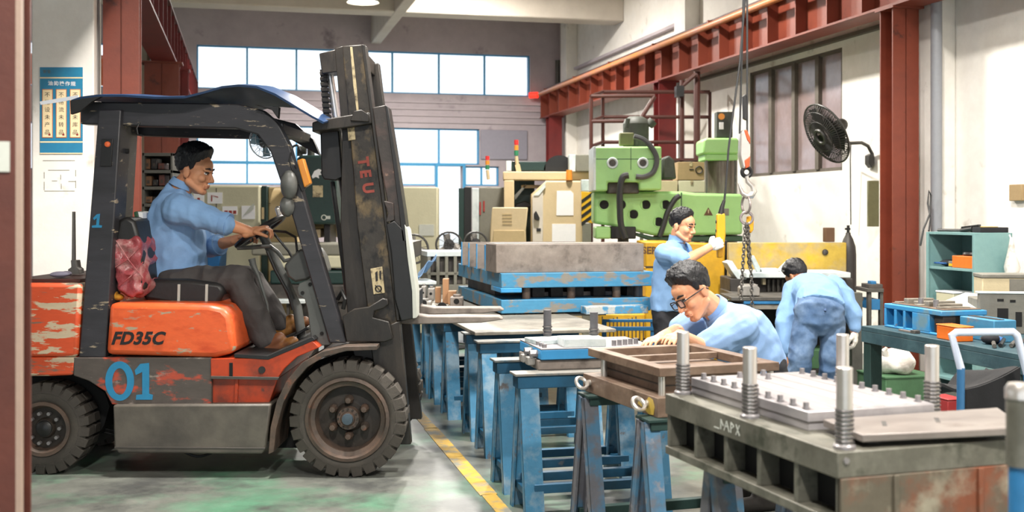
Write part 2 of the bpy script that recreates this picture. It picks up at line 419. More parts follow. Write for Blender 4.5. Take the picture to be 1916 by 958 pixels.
mat('cream_machine', '#d6c19a', 0.5, col2='#c9b48c', amt=0.55, scale=2, soft=0.2, vary=0.05)
mat('cream_machine_dull', '#c2ab7e', 0.5, vary=0.06)
mat('cream_cabinet', '#cfcbae', 0.6, col2='#c2bea2', amt=0.5, scale=1.4, soft=0.2, vary=0.04)
mat('grey_machine', '#8b897c', 0.6, vary=0.08)
mat('machine_green', '#25443f', 0.45, col2='#1e3a38', amt=0.5, scale=2, soft=0.2, vary=0.08)
mat('blue_bin', '#1f6fb0', 0.5, vary=0.08)
mat('yellow_machine', '#dba81d', 0.45, col2='#c79a26', amt=0.54, scale=3, soft=0.1, col3='#4f4325', amt3=0.72, scale3=8, soft3=0.03, vary=0.1)
mat('yellow_worn', '#c4a540', 0.55, col2='#b5a277', amt=0.52, scale=4, soft=0.1, col3='#d9ae2c', amt3=0.62, scale3=3, soft3=0.08, vary=0.12)
mat('yellow_pure', '#e5b01c', 0.45, vary=0.04, bump=0)
mat('dark_clutter', '#3f3b38', 0.6, col2='#5a544e', amt=0.52, scale=6, soft=0.1, vary=0.2)
mat('iron_grey', '#6d6a64', 0.5, metal=0.15, col2='#55524d', amt=0.52, scale=5, soft=0.12, col3='#8d8a82', amt3=0.66, scale3=9, vary=0.15)
mat('frame_grey', '#5b5a54', 0.6, vary=0.15)
mat('white_metal', '#d8e0e0', 0.4, col2='#b5c2c4', amt=0.56, scale=4, vary=0.06)
mat('teal_shelf', '#8fb9b8', 0.55, col2='#7ba8aa', amt=0.55, scale=2.5, soft=0.2, col3='#5d8a8c', amt3=0.7, scale3=6, vary=0.06)
mat('bench_teal', '#34525c', 0.55, col2='#4a6a72', amt=0.55, scale=4, soft=0.12, col3='#2f4a54', amt3=0.62, scale3=7, vary=0.12)
mat('bench_dark', '#21403c', 0.6, vary=0.12)
mat('bench_blue', '#2f7fb8', 0.5, vary=0.1)
mat('green_box', '#4f7a55', 0.6, vary=0.1)
mat('bag_white', '#ddd8d0', 0.7, col2='#b8b0a8', amt=0.54, scale=9, soft=0.05, col3='#a05a52', amt3=0.72, scale3=14, soft3=0.02, vary=0.08, bump=0.5, bscale=18)
mat('crate_orange', '#e8731f', 0.5, vary=0.08)
mat('tool_red', '#b03436', 0.5, vary=0.08)
mat('crate_tan', '#c8ba98', 0.6, vary=0.06)
mat('grey_slab', '#8e8c82', 0.6, col2='#7b786f', amt=0.5, scale=4, soft=0.15, vary=0.12)
mat('cart_white', '#c6cfe2', 0.35, vary=0.04)
mat('cart_blue', '#3a76a8', 0.45, vary=0.08)
mat('black_net', '#1a1a1d', 0.9, vary=0.2)
mat('cable_orange', '#d97742', 0.5, vary=0.03)
mat('cable_dark', '#333436', 0.5, vary=0.05)
mat('chain_steel', '#7f7a74', 0.35, metal=0.6, vary=0.15)
mat('pipe_grey', '#a6a9b0', 0.5, vary=0.05)
mat('post_shaded', '#6b3628', 0.55, col2='#5a2c22', amt=0.5, scale=3, soft=0.2, vary=0.1)  # post steel darkened, the shade on its face is in the colour
mat('hook_steel', '#b5a8a4', 0.3, metal=0.6, vary=0.1)
mat('hook_orange', '#c9592c', 0.45, vary=0.1)
mat('pendant_yellow', '#e0a21c', 0.45, vary=0.06)
mat('fan_dark', '#35332f', 0.45, vary=0.1)
mat('gas_bottle', '#4b4744', 0.5, vary=0.12)
mat('cardboard', '#b59a70', 0.8, vary=0.06)
mat('wood_brown', '#6e4e33', 0.7, vary=0.1)
mat('window_frame_old', '#766e63', 0.7, vary=0.12)
mat('bottle_olive', '#7c7a55', 0.6, vary=0.1)
mat('post_edge', '#b39a8a', 0.6, vary=0.05)
mat('beacon_red', '#d0302c', 0.3, vary=0.03, bump=0)
mat('beacon_green', '#2f7a55', 0.3, vary=0.03, bump=0)
mat('lamp_glow', '#ffffff', 0.5, emit=('#fff4e0', 14.0), vary=0, bump=0)
mat('alarm_glow', '#c02020', 0.4, emit=('#ff3020', 2.0), vary=0, bump=0)
mat('lamp_shade', '#d8d4ca', 0.5, vary=0.03)
mat('yard_concrete', '#c9c7c0', 0.9, vary=0.05)
def glass_pane(name, tint, rough, see):
    m = bpy.data.materials.new(name); m.use_nodes = True; MATS[name] = m
    N, L = m.node_tree.nodes, m.node_tree.links
    N.remove(N['Principled BSDF'])
    t = N.new('ShaderNodeBsdfTransparent'); t.inputs['Color'].default_value = tint
    g = N.new('ShaderNodeBsdfGlossy'); g.inputs['Roughness'].default_value = rough; g.inputs['Color'].default_value = (0.85, 0.9, 1, 1)
    x = N.new('ShaderNodeMixShader'); x.inputs[0].default_value = 1 - see
    L.new(t.outputs[0], x.inputs[1]); L.new(g.outputs[0], x.inputs[2]); L.new(x.outputs[0], N['Material Output'].inputs['Surface'])
glass_pane('glass_clear', (0.97, 0.99, 1, 1), 0.05, 0.93)
mat('glass_old', '#a58f8b', 0.16, col2='#c0b2b8', amt=0.55, scale=1.6, soft=0.2, vary=0.08, bump=0.05, bscale=6, spec=1.0)
M_ = MATS
# ------------------------------------------------------------------ large structure
def hbox(mb, u0, u1, v0, v1, z0, z1):
    return mb.hexa([H(u0, v0, z0), H(u1, v0, z0), H(u1, v1, z0), H(u0, v1, z0), H(u0, v0, z1), H(u1, v0, z1), H(u1, v1, z1), H(u0, v1, z1)])
def u_at(x, v):                      # across-hall position of a photograph column on the plane v
    r = (x - CX) / FPX; c, s = math.cos(HA), math.sin(HA)
    return v * (r * c + s) / (c - r * s)
floor = struct('floor', hbox(MB(), -13, 8, -5, 22.3, -0.12, 0.0), M_['floor_paint'])
ln = MB()
for k in range(17):
    v0 = 2.0 + k * 0.95
    a, b = 1.222 + RND.uniform(-.006, .006), 1.308 + RND.uniform(-.006, .006)
    ln.prism([H(a, v0, .001), H(b, v0 + RND.uniform(-.03, .03), .001), H(b, v0 + .96, .001), H(a, v0 + .96, .001)], (0, 0, .003))
part('painted_line', ln, M_['line_yellow'], floor, label='worn yellow line painted on the floor')
struct('ground', hbox(MB(), -30, 30, 22.35, 70, -0.2, -0.05), M_['yard_concrete'])

VB = 22.0                            # back wall plane
DU0, DU1 = u_at(819, VB), u_at(866, VB)
HOLES = [(-0.856, 5.647, 3.86, 4.69), (-0.856, 4.60, 2.47, 3.185), (-0.856, DU0 - 0.02, 2.05, 2.47), (DU0, DU1, 0.0, 2.44),
         (DU1 + 0.05, 5.0, 2.05, 2.44), (-5.6, -2.35, 3.83, 4.66), (-5.6, -2.35, 2.3, 3.18)]
def holed(mb, a0, a1, z0, z1, holes, put):
    us = sorted({a0, a1, *[h[0] for h in holes], *[h[1] for h in holes]}); zs = sorted({z0, z1, *[h[2] for h in holes], *[h[3] for h in holes]})
    for i in range(len(us) - 1):
        for j in range(len(zs) - 1):
            uc, zc = (us[i] + us[i + 1]) / 2, (zs[j] + zs[j + 1]) / 2
            if not any(h[0] < uc < h[1] and h[2] < zc < h[3] for h in holes):
                put(mb, us[i], us[i + 1], zs[j], zs[j + 1])
    return mb
wb = holed(MB(), -13, 6.43, 0, 5.6, HOLES, lambda mb, a, b, z0, z1: hbox(mb, a, b, VB, VB + .28, z0, z1))
wall_back = struct('wall_back', wb, M_['wall_grey'], smooth=0)
UW = 6.43
wr = holed(MB(), -5, 22.28, 0, 5.6, [(11.2, 13.53, 1.97, 3.33)], lambda mb, a, b, z0, z1: hbox(mb, UW, UW + .25, a, b, z0, z1))
wall_right = struct('wall_right', wr, M_['wall_white'], smooth=0)
struct('ceiling', hbox(MB(), -13, 8, -5, 22.3, 5.6, 5.75), M_['ceiling_paint'])
struct('ceiling_beam', hbox(MB(), -13, UW, 18.5, 18.95, 4.83, 5.6), M_['concrete_pale'], bevel=.02)
struct('ceiling_beam', hbox(MB(), -13, UW, 12.5, 12.95, 4.83, 5.6), M_['concrete_pale'], bevel=.02)
struct('ceiling_beam', hbox(MB(), -13, UW, 6.5, 6.95, 4.83, 5.6), M_['concrete_pale'], bevel=.02)
struct('ceiling_beam', hbox(MB(), 2.43, 2.62, -5, VB, 4.82, 5.6), M_['concrete_pale'], bevel=.015)
for v in (9.37, 15.37, 21.5):
    struct('pillar', hbox(MB(), 6.2, UW, v - .2, v + .22, 0, 5.6), M_['wall_white'], bevel=.01)
struct('pillar', hbox(MB(), -1.555, -1.11, 9.1, 9.55, 0, 5.6), M_['wall_white'], bevel=.01)
struct('pillar', hbox(MB(), -1.6, -1.2, 15.15, 15.6, 0, 5.6), M_['wall_beige'], bevel=.01)
wfr = holed(MB(), -13, UW, 0, 5.6, [(-7.5, 3.2, 0, 3.9)], lambda mb, a, b, z0, z1: hbox(mb, a, b, -5.25, -5, z0, z1))
struct('added_wall_front', wfr, M_['wall_white'], smooth=0)  # unseen end wall, added to cut the flat daylight from behind the camera
wlf = holed(MB(), -5, 22.28, 0, 5.6, [(2, 8, 2.2, 4.4), (11, 19, 2.2, 4.4)], lambda mb, a, b, z0, z1: hbox(mb, -13.25, -13, a, b, z0, z1))
struct('added_wall_left', wlf, M_['wall_white'], smooth=0)  # unseen side wall, added to hold back daylight from the open bay
# windows of the back wall: frame, mullions, panes
def window(n, u0, u1, z0, z1, mull, trans=(), v=VB + .06):
    f = MB(); t = .028
    for a, b, c, d in ((u0, u1, z0, z0 + t), (u0, u1, z1 - t, z1), (u0, u0 + t, z0, z1), (u1 - t, u1, z0, z1)):
        hbox(f, a, b, v, v + .05, c, d)
    w = struct('window_%d' % n, f, M_['window_metal'], smooth=0)
    us = [u0] + list(mull) + [u1]; zs = [z0] + list(trans) + [z1]
    for m in mull: struct('mullion', hbox(MB(), m - .018, m + .018, v, v + .05, z0 + t, z1 - t), M_['window_metal'], w, smooth=0)
    for z in trans: struct('transom', hbox(MB(), u0 + t, u1 - t, v - .002, v + .048, z - .018, z + .018), M_['window_metal'], w, smooth=0)
    for i in range(len(us) - 1):
        for j in range(len(zs) - 1):
            struct('glass_pane', hbox(MB(), us[i] + .012, us[i + 1] - .012, v + .02, v + .026, zs[j] + .012, zs[j + 1] - .012), M_['glass_clear'], w, smooth=0)
    return w
mu = [-0.856 + .929 * k for k in range(1, 7)]
window(1, -0.856, 5.647, 3.86, 4.69, mu)
window(2, -0.856, 4.60, 2.47, 3.185, [m for m in mu if m < 4.5])
window(3, -0.856, DU0 - .02, 2.05, 2.47, [m for m in mu if m < DU0 - .2])
window(4, DU1 + .05, 5.0, 2.05, 2.44, [(DU1 + 5.05) / 2])
window(5, -5.6, -2.35, 3.83, 4.66, [-4.5, -3.4])
window(6, -5.6, -2.35, 2.3, 3.18, [-4.5, -3.4])
dr = MB()
for a, b, c, d in ((DU0 - .05, DU0, 0, 2.49), (DU1, DU1 + .05, 0, 2.49), (DU0, DU1, 2.44, 2.49)): hbox(dr, a, b, VB - .03, VB + .05, c, d)
struct('door_1', dr, M_['window_metal'], smooth=0)
# window of the right wall
wf = MB()
for a, b, c, d in ((11.2, 13.53, 1.97, 2.01), (11.2, 13.53, 3.29, 3.33), (11.2, 11.24, 1.97, 3.33), (13.49, 13.53, 1.97, 3.33)): hbox(wf, UW + .01, UW + .07, a, b, c, d)
w7 = struct('window_7', wf, M_['window_frame_old'], smooth=0)
vv = [11.2, 11.75, 12.32, 12.93, 13.53]
for k in range(4):
    if k: struct('mullion', hbox(MB(), UW - .01, UW + .06, vv[k] - .04, vv[k] + .04, 2.0, 3.3), M_['window_frame_old'], w7, smooth=0)
    struct('glass_pane', hbox(MB(), UW + .04, UW + .05, vv[k] + .03, vv[k + 1] - .03, 2.0, 3.3), M_['glass_old'], w7, smooth=0)
# ledges, conduits and panels on the walls
for k in range(4):
    z = 3.29 + .13 * k
    struct('trim_%d' % (k + 1), hbox(MB(), -.8, 6.2, VB - .03, VB, z, z + .035), M_['wall_grey'], smooth=0)
struct('trim_5', hbox(MB(), u_at(899, VB), u_at(986, VB), VB - .04, VB, 2.58, 3.17), M_['shutter_grey'], bevel=.01)
struct('trim_6', hbox(MB(), 6.33, UW, 15.7, 21.2, 4.32, 4.37), M_['wall_grey'], smooth=0)
struct('trim_7', hbox(MB(), 6.36, UW, 9.6, 15.1, 3.40, 3.44), M_['window_frame_old'], smooth=0)
pipe = MB().cyl(H(6.2, 21.9, 0), H(6.2, 21.9, 4.6), .05)
struct('trim_8', pipe, M_['frame_grey'])
pipe = MB().cyl(H(6.16, 9.07, 0), H(6.16, 9.07, 5.6), .05)
struct('trim_9', pipe, M_['pipe_grey'])
oc = MB().sheet(lambda a, b: H(-5.4 + 3.0 * a, VB + .55 + .04 * math.sin(a * 26), 3.92 + .58 * b), 40, 4, .004)
solo('hanging_cloth', oc, M_['orange_cloth'], 'orange cloth hung behind the high window beyond the poster pillar', 'cloth')

# ------------------------------------------------------------------ crane runways and steel columns
def i_column(name, u, v, z1, m, label, w=.27, d=.22, group='red steel crane columns'):
    t = thing(name, label, 'column', H(u, v, 0), HA)
    mb = MB()
    mb.bb((-w / 2, -d / 2, 0), (w / 2, -d / 2 + .016, z1)).bb((-w / 2, d / 2 - .016, 0), (w / 2, d / 2, z1)).bb((-.006, -d / 2, 0), (.006, d / 2, z1))
    part('shaft', mb, m, t, local=True, smooth=0)
    part('base_plate', MB().bb((-w * .7, -d * .8, 0), (w * .7, d * .8, .025)), m, t, local=True)
    part('head_plate', MB().bb((-w * .6, -d * .7, z1), (w * .6, d * .7, z1 + .02)), m, t, local=True)
    return t
def runway(name, u, v0, v1, z0, z1, m, label, inner, stiff=.67, phase=0.0):
    t = thing(name, label, 'crane beam', H(u, v0, z0), HA)
    L = v1 - v0; h = z1 - z0; w = .3
    part('web', MB().bb((-.008, 0, .02), (.008, L, h - .02)), m, t, local=True, smooth=0)
    part('bottom_flange', MB().bb((-w / 2, 0, 0), (w / 2, L, .022)), m, t, local=True, smooth=0)
    part('top_flange', MB().bb((-w / 2, 0, h - .022), (w / 2, L, h)), M_['steel_brown'], t, local=True, smooth=0)
    part('crane_rail', MB().bb((-.035, 0, h), (.035, L, h + .06)), M_['steel_brown'], t, local=True, smooth=0)
    y = phase
    me = None
    while y < L:
        if me is None:
            o = part('stiffener', MB().bb((-w / 2 + .005, 0, .022), (w / 2 - .005, .014, h - .022)), m, t, local=True, smooth=0); me = o.data; o.location.y = y
        else:
            o = bpy.data.objects.new('stiffener', me); COL.objects.link(o); o.parent = t; o.location.y = y
        y += stiff
    return t
rr = runway('crane_runway', 5.97, -4, 21.9, 3.41, 3.96, M_['steel_red'], 'red riveted crane runway beam carried along the white side wall', -1, .67, .38)
part('conductor_pipe', MB().tube([H(5.74, v, 3.87) for v in (-4, 5, 12, 17, 21.6)], .042, 10), M_['pipe_orange'], rr, label='orange to pink conductor pipe')
for v in range(-3, 22, 2):
    o = part('pipe_bracket', MB().bar(H(5.98, v + .3, 3.90), H(5.74, v + .3, 3.90), .04, .1), M_['steel_red'], rr)
part('end_lamp', MB().cyl(H(5.74, 21.75, 3.87), H(5.60, 21.85, 3.87), .06), M_['alarm_glow'], rr, label='small red warning lamp at the end')
runway('crane_runway', -0.97, -4, 21.9, 3.41, 3.96, M_['steel_crimson'], 'dark red crane runway beam above the poster pillar side of the hall', 1, .67, .38)
i_column('steel_column', 5.97, 9.37, 3.39, M_['steel_red'], 'wide red steel column beside the teal shelf and wall fan')
i_column('steel_column', 5.97, 15.37, 3.39, M_['steel_crimson'], 'dark red steel column rising behind the green radial drill')
i_column('steel_column', 5.97, 21.37, 3.39, M_['steel_crimson'], 'crimson steel column in the far corner below the warning lamp')
i_column('steel_column', -.93, 9.37, 3.39, M_['steel_red'], 'rust red steel column between poster pillar and bookshelf', w=.27)
i_column('steel_column', -1.0, 14.9, 3.39, M_['steel_red'], 'brownish red steel column standing behind the dark bookshelf', w=.42)
i_column('steel_column', -0.80, 15.6, 3.39, M_['steel_crimson'], 'bright crimson steel column directly behind the driver', w=.18)
p = W(42, 400, 2.7) + Vector((.016, 0, 0))
np_ = thing('steel_post', 'blurred brown steel post with white notice cutting the picture edge', 'post', (p.x, p.y, 0), HA)
part('shaft', MB().bb((-.16, -.1, 0), (-.012, -.085, 4)).bb((-.16, .085, 0), (-.012, .1, 4)).bb((-.09, -.09, 0), (-.08, .09, 4)), M_['post_shaded'], np_, local=True, smooth=0)
part('edge_angle', MB().bb((-.012, -.1, 0), (0, -.07, 4)), M_['post_edge'], np_, local=True, label='pale edge strip')
part('base_plate', MB().bb((-.22, -.15, 0), (.05, .15, .02)), M_['steel_red'], np_, local=True)
n = part('notice', MB().bb((-.14, -.104, 1.587), (-.024, -.1005, 1.657)), M_['paper_grey'], np_, local=True, label='white paper notice')
fr = FRAME[np_.name]
for k in range(3): part('printed_line', MB().bb((-.10 + .01 * k, -.1055, 1.606 + k * .011), (-.052, -.1042, 1.611 + k * .011)), M_['bottle_olive'], n, local=True)

# ------------------------------------------------------------------ pendant lamps (each lamp carries its own light)
def pendant(u, v, z, label):
    t = thing('pendant_lamp', label, 'lamp', H(u, v, z))
    o = H(u, v, z)
    part('shade', MB().lathe([(.09, .30), (.12, .24), (.26, .0), (.25, .0), (.11, .23), (.02, .25), (.02, .30)], o, (0, 0, 1), 28), M_['lamp_shade'], t)
    part('lamp_glass', MB().lathe([(.0, .06), (.22, .055), (.235, .02), (.0, .0)], o, (0, 0, 1), 28), M_['lamp_glow'], t)
    part('stem', MB().cyl(o + Vector((0, 0, .3)), (o.x, o.y, 5.6), .018, n=8), M_['frame_grey'], t)
    l = bpy.data.lights.new('lamp_light', 'AREA'); l.shape = 'DISK'; l.size = .44; l.energy = LAMP_W; l.color = (1.0, .95, .88)
    lo = bpy.data.objects.new('lamp_light', l); COL.objects.link(lo); lo.parent = t; lo.location = (0, 0, -.03)
    return t
pendant(1.82, 17.6, 4.79, 'round glowing pendant lamp under the ceiling beam, farther down the hall')
pendant(3.4, 11.5, 5.35, 'round pendant lamp over the middle of the hall')
pendant(3.4, 5.8, 5.35, 'round pendant lamp above the trestle row')
pendant(0.2, 6.0, 5.2, 'unseen pendant lamp added above the forklift')  # out of view, added to light the forklift
pendant(3.4, 0.5, 5.35, 'round pendant lamp above the ribbed die')
pendant(-.2, 0.5, 5.2, 'unseen pendant lamp added near the open end of the hall')  # out of view, added for more light on the forklift side
pendant(3.4, 16.8, 5.35, 'round pendant lamp over the radial drill')
# ------------------------------------------------------------------ forklift
D0 = 6.33
FK = thing('forklift', 'worn orange and grey forklift truck carrying the seated driver', 'forklift', (W(400, 400, 6.9).x, 6.9, 0))
def fp(name, outline, d0, d1, m, bevel=.006, par=None, label=None, off=0.0, smooth=40):
    mb = MB().prism([W(x, y, d0) + Vector((0, off, 0)) for x, y in outline], (0, d1 - d0, 0))
    return part(name, mb, M_[m], par or FK, bevel, smooth, label)
def fw(x, y, d): return W(x, y, d)
cw = fp('counterweight', [(-30, 640), (-30, 565), (-12, 534), (0, 530), (152, 531), (143, 668), (-30, 668)], 6.36, 7.5, 'fork_orange_worn', .02)
fp('counterweight_lip', [(-8, 530), (150, 530), (151, 522), (20, 522)], 6.45, 7.4, 'steel_brown', .004, cw)
fp('counterweight_foot', [(-30, 668), (143, 668), (136, 702), (90, 704), (-20, 704)], 6.37, 7.49, 'fork_orange_worn', .012, cw)
fp('chassis', [(137, 669), (396, 669), (396, 757), (209, 757), (196, 732), (166, 713), (137, 703)], 6.37, 7.45, 'fork_dirty_side', .006)
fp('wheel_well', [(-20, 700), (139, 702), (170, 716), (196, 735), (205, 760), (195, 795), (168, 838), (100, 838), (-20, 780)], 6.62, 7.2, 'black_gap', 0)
sk = fp('side_tank', [(211, 758), (507, 756), (498, 838), (490, 850), (222, 848), (213, 838)], 6.33, 6.78, 'fork_skirt', .012)
fp('tank_seam', [(214, 836), (496, 838), (496, 841), (214, 839)], 6.325, 6.34, 'fork_grey', .001, sk)
fp('side_tank', [(211, 758), (507, 756), (498, 838), (490, 850), (222, 848), (213, 838)], 6.33, 6.73, 'fork_skirt', .012, off=.72)
fp('gearbox', [(215, 757), (640, 757), (640, 825), (215, 825)], 6.8, 7.05, 'black_metal', .01)
part('tow_loop', MB().tube([W(345 + 6 * k, 846 + 8 * math.sin(math.pi * k / 9), 6.5) for k in range(10)], .008), M_['black_metal'], FK)
for k in range(2): part('brake_pipe', MB().tube([W(150, 790 + 6 * k, 6.75), W(185, 800 + 7 * k, 6.7), W(215, 806 + 7 * k, 6.7)], .008), M_['black_metal'], FK)
bn = fp('bonnet', [(204, 567), (390, 570), (417, 576), (431, 592), (440, 660), (402, 670), (197, 664)], 6.36, 7.45, 'fork_orange', .03)
text_mesh('model_lettering', 'FD35C', .098, M_['ink_black'], bn, W(256, 634, 6.357), (1, 0, .0), (0, 0, 1), .0012, shear=.32, space=1.04, bold=.0035)
cl = fp('front_cowl', [(394, 671), (500, 669), (582, 635), (598, 650), (556, 668), (532, 690), (520, 708), (394, 706)], 6.36, 7.4, 'fork_cowl', .005)
lc = fp('step_panel', [(394, 708), (519, 709), (503, 756), (394, 756)], 6.40, 7.4, 'fork_cowl', .004)
fp('step_rib', [(440, 708), (446, 708), (444, 756), (438, 756)], 6.385, 6.41, 'fork_cowl', .002, lc)
fp('step_edge', [(394, 704), (522, 706), (520, 711), (394, 709)], 6.345, 6.37, 'fork_grey', .001, lc)
part('bolt_hole', MB().cyl(W(490, 692, 6.353), W(490, 692, 6.365), .02), M_['black_gap'], cl)
fp('slot', [(429, 679), (435, 679), (435, 704), (429, 704)], 6.352, 6.365, 'black_gap', 0, cl)
fp('floor_plate', [(438, 662), (500, 666), (584, 630), (590, 636), (502, 673), (438, 669)], 6.355, 7.4, 'black_metal', .002)
# front fender
arc = [(502, 850), (506, 800), (518, 750), (538, 710), (566, 678), (602, 658), (645, 648), (705, 647)]
inn = [(705, 655), (648, 657), (608, 667), (575, 687), (549, 717), (530, 754), (517, 802), (512, 846)]
fp('front_fender', arc + inn, 6.30, 6.72, 'rim_rust', .003)
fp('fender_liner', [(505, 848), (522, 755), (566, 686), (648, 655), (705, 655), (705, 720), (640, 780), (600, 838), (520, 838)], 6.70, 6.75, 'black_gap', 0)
# wheels
def wheel(name, cx, R, yc, width, rim, nl, front):
    o = Vector((cx, yc, R)); ax = (0, -1, 0); h = width / 2
    t = part(name, MB().lathe([(rim, -h * .9), (rim + .02, -h), (R - .05, -h), (R - .022, -h * .8), (R - .020, h * .8), (R - .05, h), (rim + .02, h), (rim, h * .9), (rim - .004, 0)], o, ax, 48), M_['rubber'], FK)
    me = None
    for k in range(nl):
        w = 2 * math.pi * (k + .3) / nl
        if me is None:
            lw = math.pi * R / nl * .80
            L = MB()
            for sg in (-1, 1):
                L.hexa([(-lw, sg * h * 1.02, R - .062), (lw, sg * h * 1.02, R - .062), (lw, sg * h * .1, R - .03), (-lw, sg * h * .1, R - .03),
                        (-lw * .92, sg * h * .9, R), (lw * .92, sg * h * .9, R), (lw * .92, sg * h * .05, R), (-lw * .92, sg * h * .05, R)])
            lug = part('tread_lug', L, M_['rubber'], t, .003, local=True); me = lug.data
        else:
            lug = bpy.data.objects.new('tread_lug', me); COL.objects.link(lug); lug.parent = t
            b = lug.modifiers.new('edge', 'BEVEL'); b.width = .003; b.segments = 1; b.limit_method = 'ANGLE'
        lug.location = FRAME[FK.name].inverted() @ o; lug.rotation_euler = (0, w, 0)
    f = o + Vector((0, -h, 0))
    if front:
        part('rim', MB().lathe([(rim + .004, -.03), (rim + .006, .008), (rim - .012, .012), (rim - .022, -.012), (rim - .045, -.02), (rim - .055, -.07), (rim - .055, -.11)], f, ax, 40), M_['rim_rust'], t)
        part('wheel_disc', MB().lathe([(.0, -.07), (.07, -.07), (.085, -.09), (rim - .055, -.10), (rim - .05, -.12), (0, -.12)], f, ax, 40), M_['rim_dark'], t)
        part('hub', MB().lathe([(.0, -.0), (.035, -.005), (.042, -.02), (.062, -.022), (.068, -.06), (0, -.06)], f, ax, 24), M_['rim_rust'], t)
        part('hub_cap', MB().lathe([(.0, .012), (.03, .01), (.034, -.01), (0, -.01)], f, ax, 12), M_['hub_blue'], t)
        for k in range(6):
            w = math.pi * (k / 3 + .5); q = f + Vector((.103 * math.cos(w), .05, .103 * math.sin(w)))
            part('wheel_nut', MB().lathe([(0, .035), (.016, .033), (.024, .012), (.026, -.03), (0, -.03)], q, ax, 8), M_['rim_rust'], t)
        for k in range(12):
            w = math.pi * k / 6; q = f + Vector((.055 * math.cos(w), .02, .055 * math.sin(w)))
            part('hub_stud', MB().cyl(q, q + Vector((0, -.008, 0)), .006, n=6), M_['rim_dark'], t)
    else:
        part('rim', MB().lathe([(rim + .004, -.03), (rim + .006, .008), (rim - .014, .008), (rim - .03, -.03), (rim - .035, -.06)], f, ax, 40), M_['rim_rust'], t)
        part('wheel_disc', MB().lathe([(.0, -.02), (.05, -.02), (.06, -.045), (rim - .03, -.05), (0, -.09)], f, ax, 40), M_['rim_dark'], t)
        part('hub', MB().lathe([(.0, .0), (.035, -.002), (.046, -.012), (.048, -.05), (0, -.05)], f, ax, 24), M_['black_metal'], t)
        for k in range(10):
            w = math.pi * k / 5; q = f + Vector((.088 * math.cos(w), .045, .088 * math.sin(w)))
            part('wheel_nut', MB().cyl(q + Vector((0, -.01, 0)), q + Vector((0, -.035, 0)), .011, n=6), M_['bolt_steel'], t)
    return t
wheel('front_wheel', W(650, 400, D0).x, .330, D0 + .125, .25, .232, 26, True)
wheel('rear_wheel', W(80, 400, 6.40).x, .262, 6.40 + .1, .20, .150, 24, False)
wheel('front_wheel', W(650, 400, D0).x, .330, 7.45, .25, .232, 26, True)
wheel('rear_wheel', W(80, 400, 6.40).x, .262, 7.28, .20, .150, 24, False)
# overhead guard
rp = fp('rear_pillar', [(184, 205), (227, 205), (197, 669), (147, 669)], 6.38, 6.57, 'fork_frame', .008)
fp('rear_pillar', [(188, 222), (240, 222), (215, 640), (172, 640)], 7.15, 7.35, 'fork_frame', .008)
fp('lamp_plate', [(190, 260), (211, 260), (208, 311), (187, 311)], 6.37, 6.385, 'black_metal', .002, rp)
part('rear_lamp', MB().lathe([(0, .012), (.014, .008), (.017, 0), (0, 0)], W(201, 270, 6.37), (0, -1, 0), 16), M_['lamp_rear'], rp, label='orange rear lamp')
part('pillar_hole', MB().cyl(W(231, 283, 6.5) + Vector((-.003, 0, 0)), W(231, 283, 6.5) + Vector((.03, 0, 0)), .014), M_['black_gap'], rp)
part('unit_digit', MB().pp([(174, 408), (181, 401), (187, 400), (185, 421), (191, 422), (190, 426), (172, 426), (172, 422), (180, 421), (181, 408), (176, 412)], 6.377, 6.379), M_['paint_blue'], rp, smooth=0, label='blue painted digit one')
gd = [(150, 190), (300, 192), (445, 194), (492, 206), (520, 230), (541, 270), (577, 400), (648, 642), (616, 642), (549, 412), (506, 284), (482, 252), (440, 240), (265, 236), (150, 232)]
g1 = fp('overhead_guard', gd, 6.42, 6.52, 'fork_frame', .008)
g2 = fp('overhead_guard', [(150, 190), (300, 192), (445, 194), (492, 206), (530, 240), (545, 275), (520, 262), (482, 240), (265, 236), (150, 232)], 6.42, 6.50, 'fork_frame', .008, off=.95)
fp('far_pillar', [(645, 262), (672, 262), (712, 600), (690, 600)], 7.3, 7.36, 'fork_frame', .005)
for x in (240, 300, 360, 420):
    part('guard_bar', MB().bar(W(x, 204, 6.5), W(x, 204, 6.5) + Vector((0, .9, 0)), .03, .05), M_['fork_frame'], g1, .004)
part('front_beam', MB().bar(W(520, 240, 6.5), W(520, 240, 6.5) + Vector((0, .9, 0)), .06, .06), M_['fork_frame'], g1, .006)
part('wire_hook', MB().tube([W(262, 228, 6.42), W(256, 240, 6.41), W(258, 252, 6.41), W(268, 254, 6.41)], .005), M_['black_metal'], g1)
prof = [(133, 187), (150, 181), (180, 177), (230, 177), (290, 181), (345, 180), (385, 170), (415, 161), (445, 158), (480, 161), (515, 175), (550, 196), (585, 217), (606, 228)]
def roofpt(a, b):
    s = a * (len(prof) - 1); i = min(int(s), len(prof) - 2); f = s - i
    q = W(prof[i][0] + (prof[i + 1][0] - prof[i][0]) * f, prof[i][1] + (prof[i + 1][1] - prof[i][1]) * f, 6.28)
    return q + Vector((0, 1.2 * b, .05 * math.sin(math.pi * b)))
rf = part('roof_sheet', MB().sheet(roofpt, 39, 8, .012), M_['roof_blue'], FK, label='dark blue bent roof sheet')
fp('roof_flap', [(131, 188), (190, 180), (172, 190), (150, 208), (132, 214)], 6.28, 6.31, 'black_metal', .002, rf)
part('tape_strip', MB().pp([(74, 190), (110, 184), (146, 178), (147, 184), (112, 191), (76, 196)], 6.30, 6.305), M_['fan_white'], rf, label='pale torn tape strip')
fp('roof_clip', [(476, 196), (522, 200), (520, 222), (508, 205)], 6.35, 6.40, 'black_metal', .003, rf)
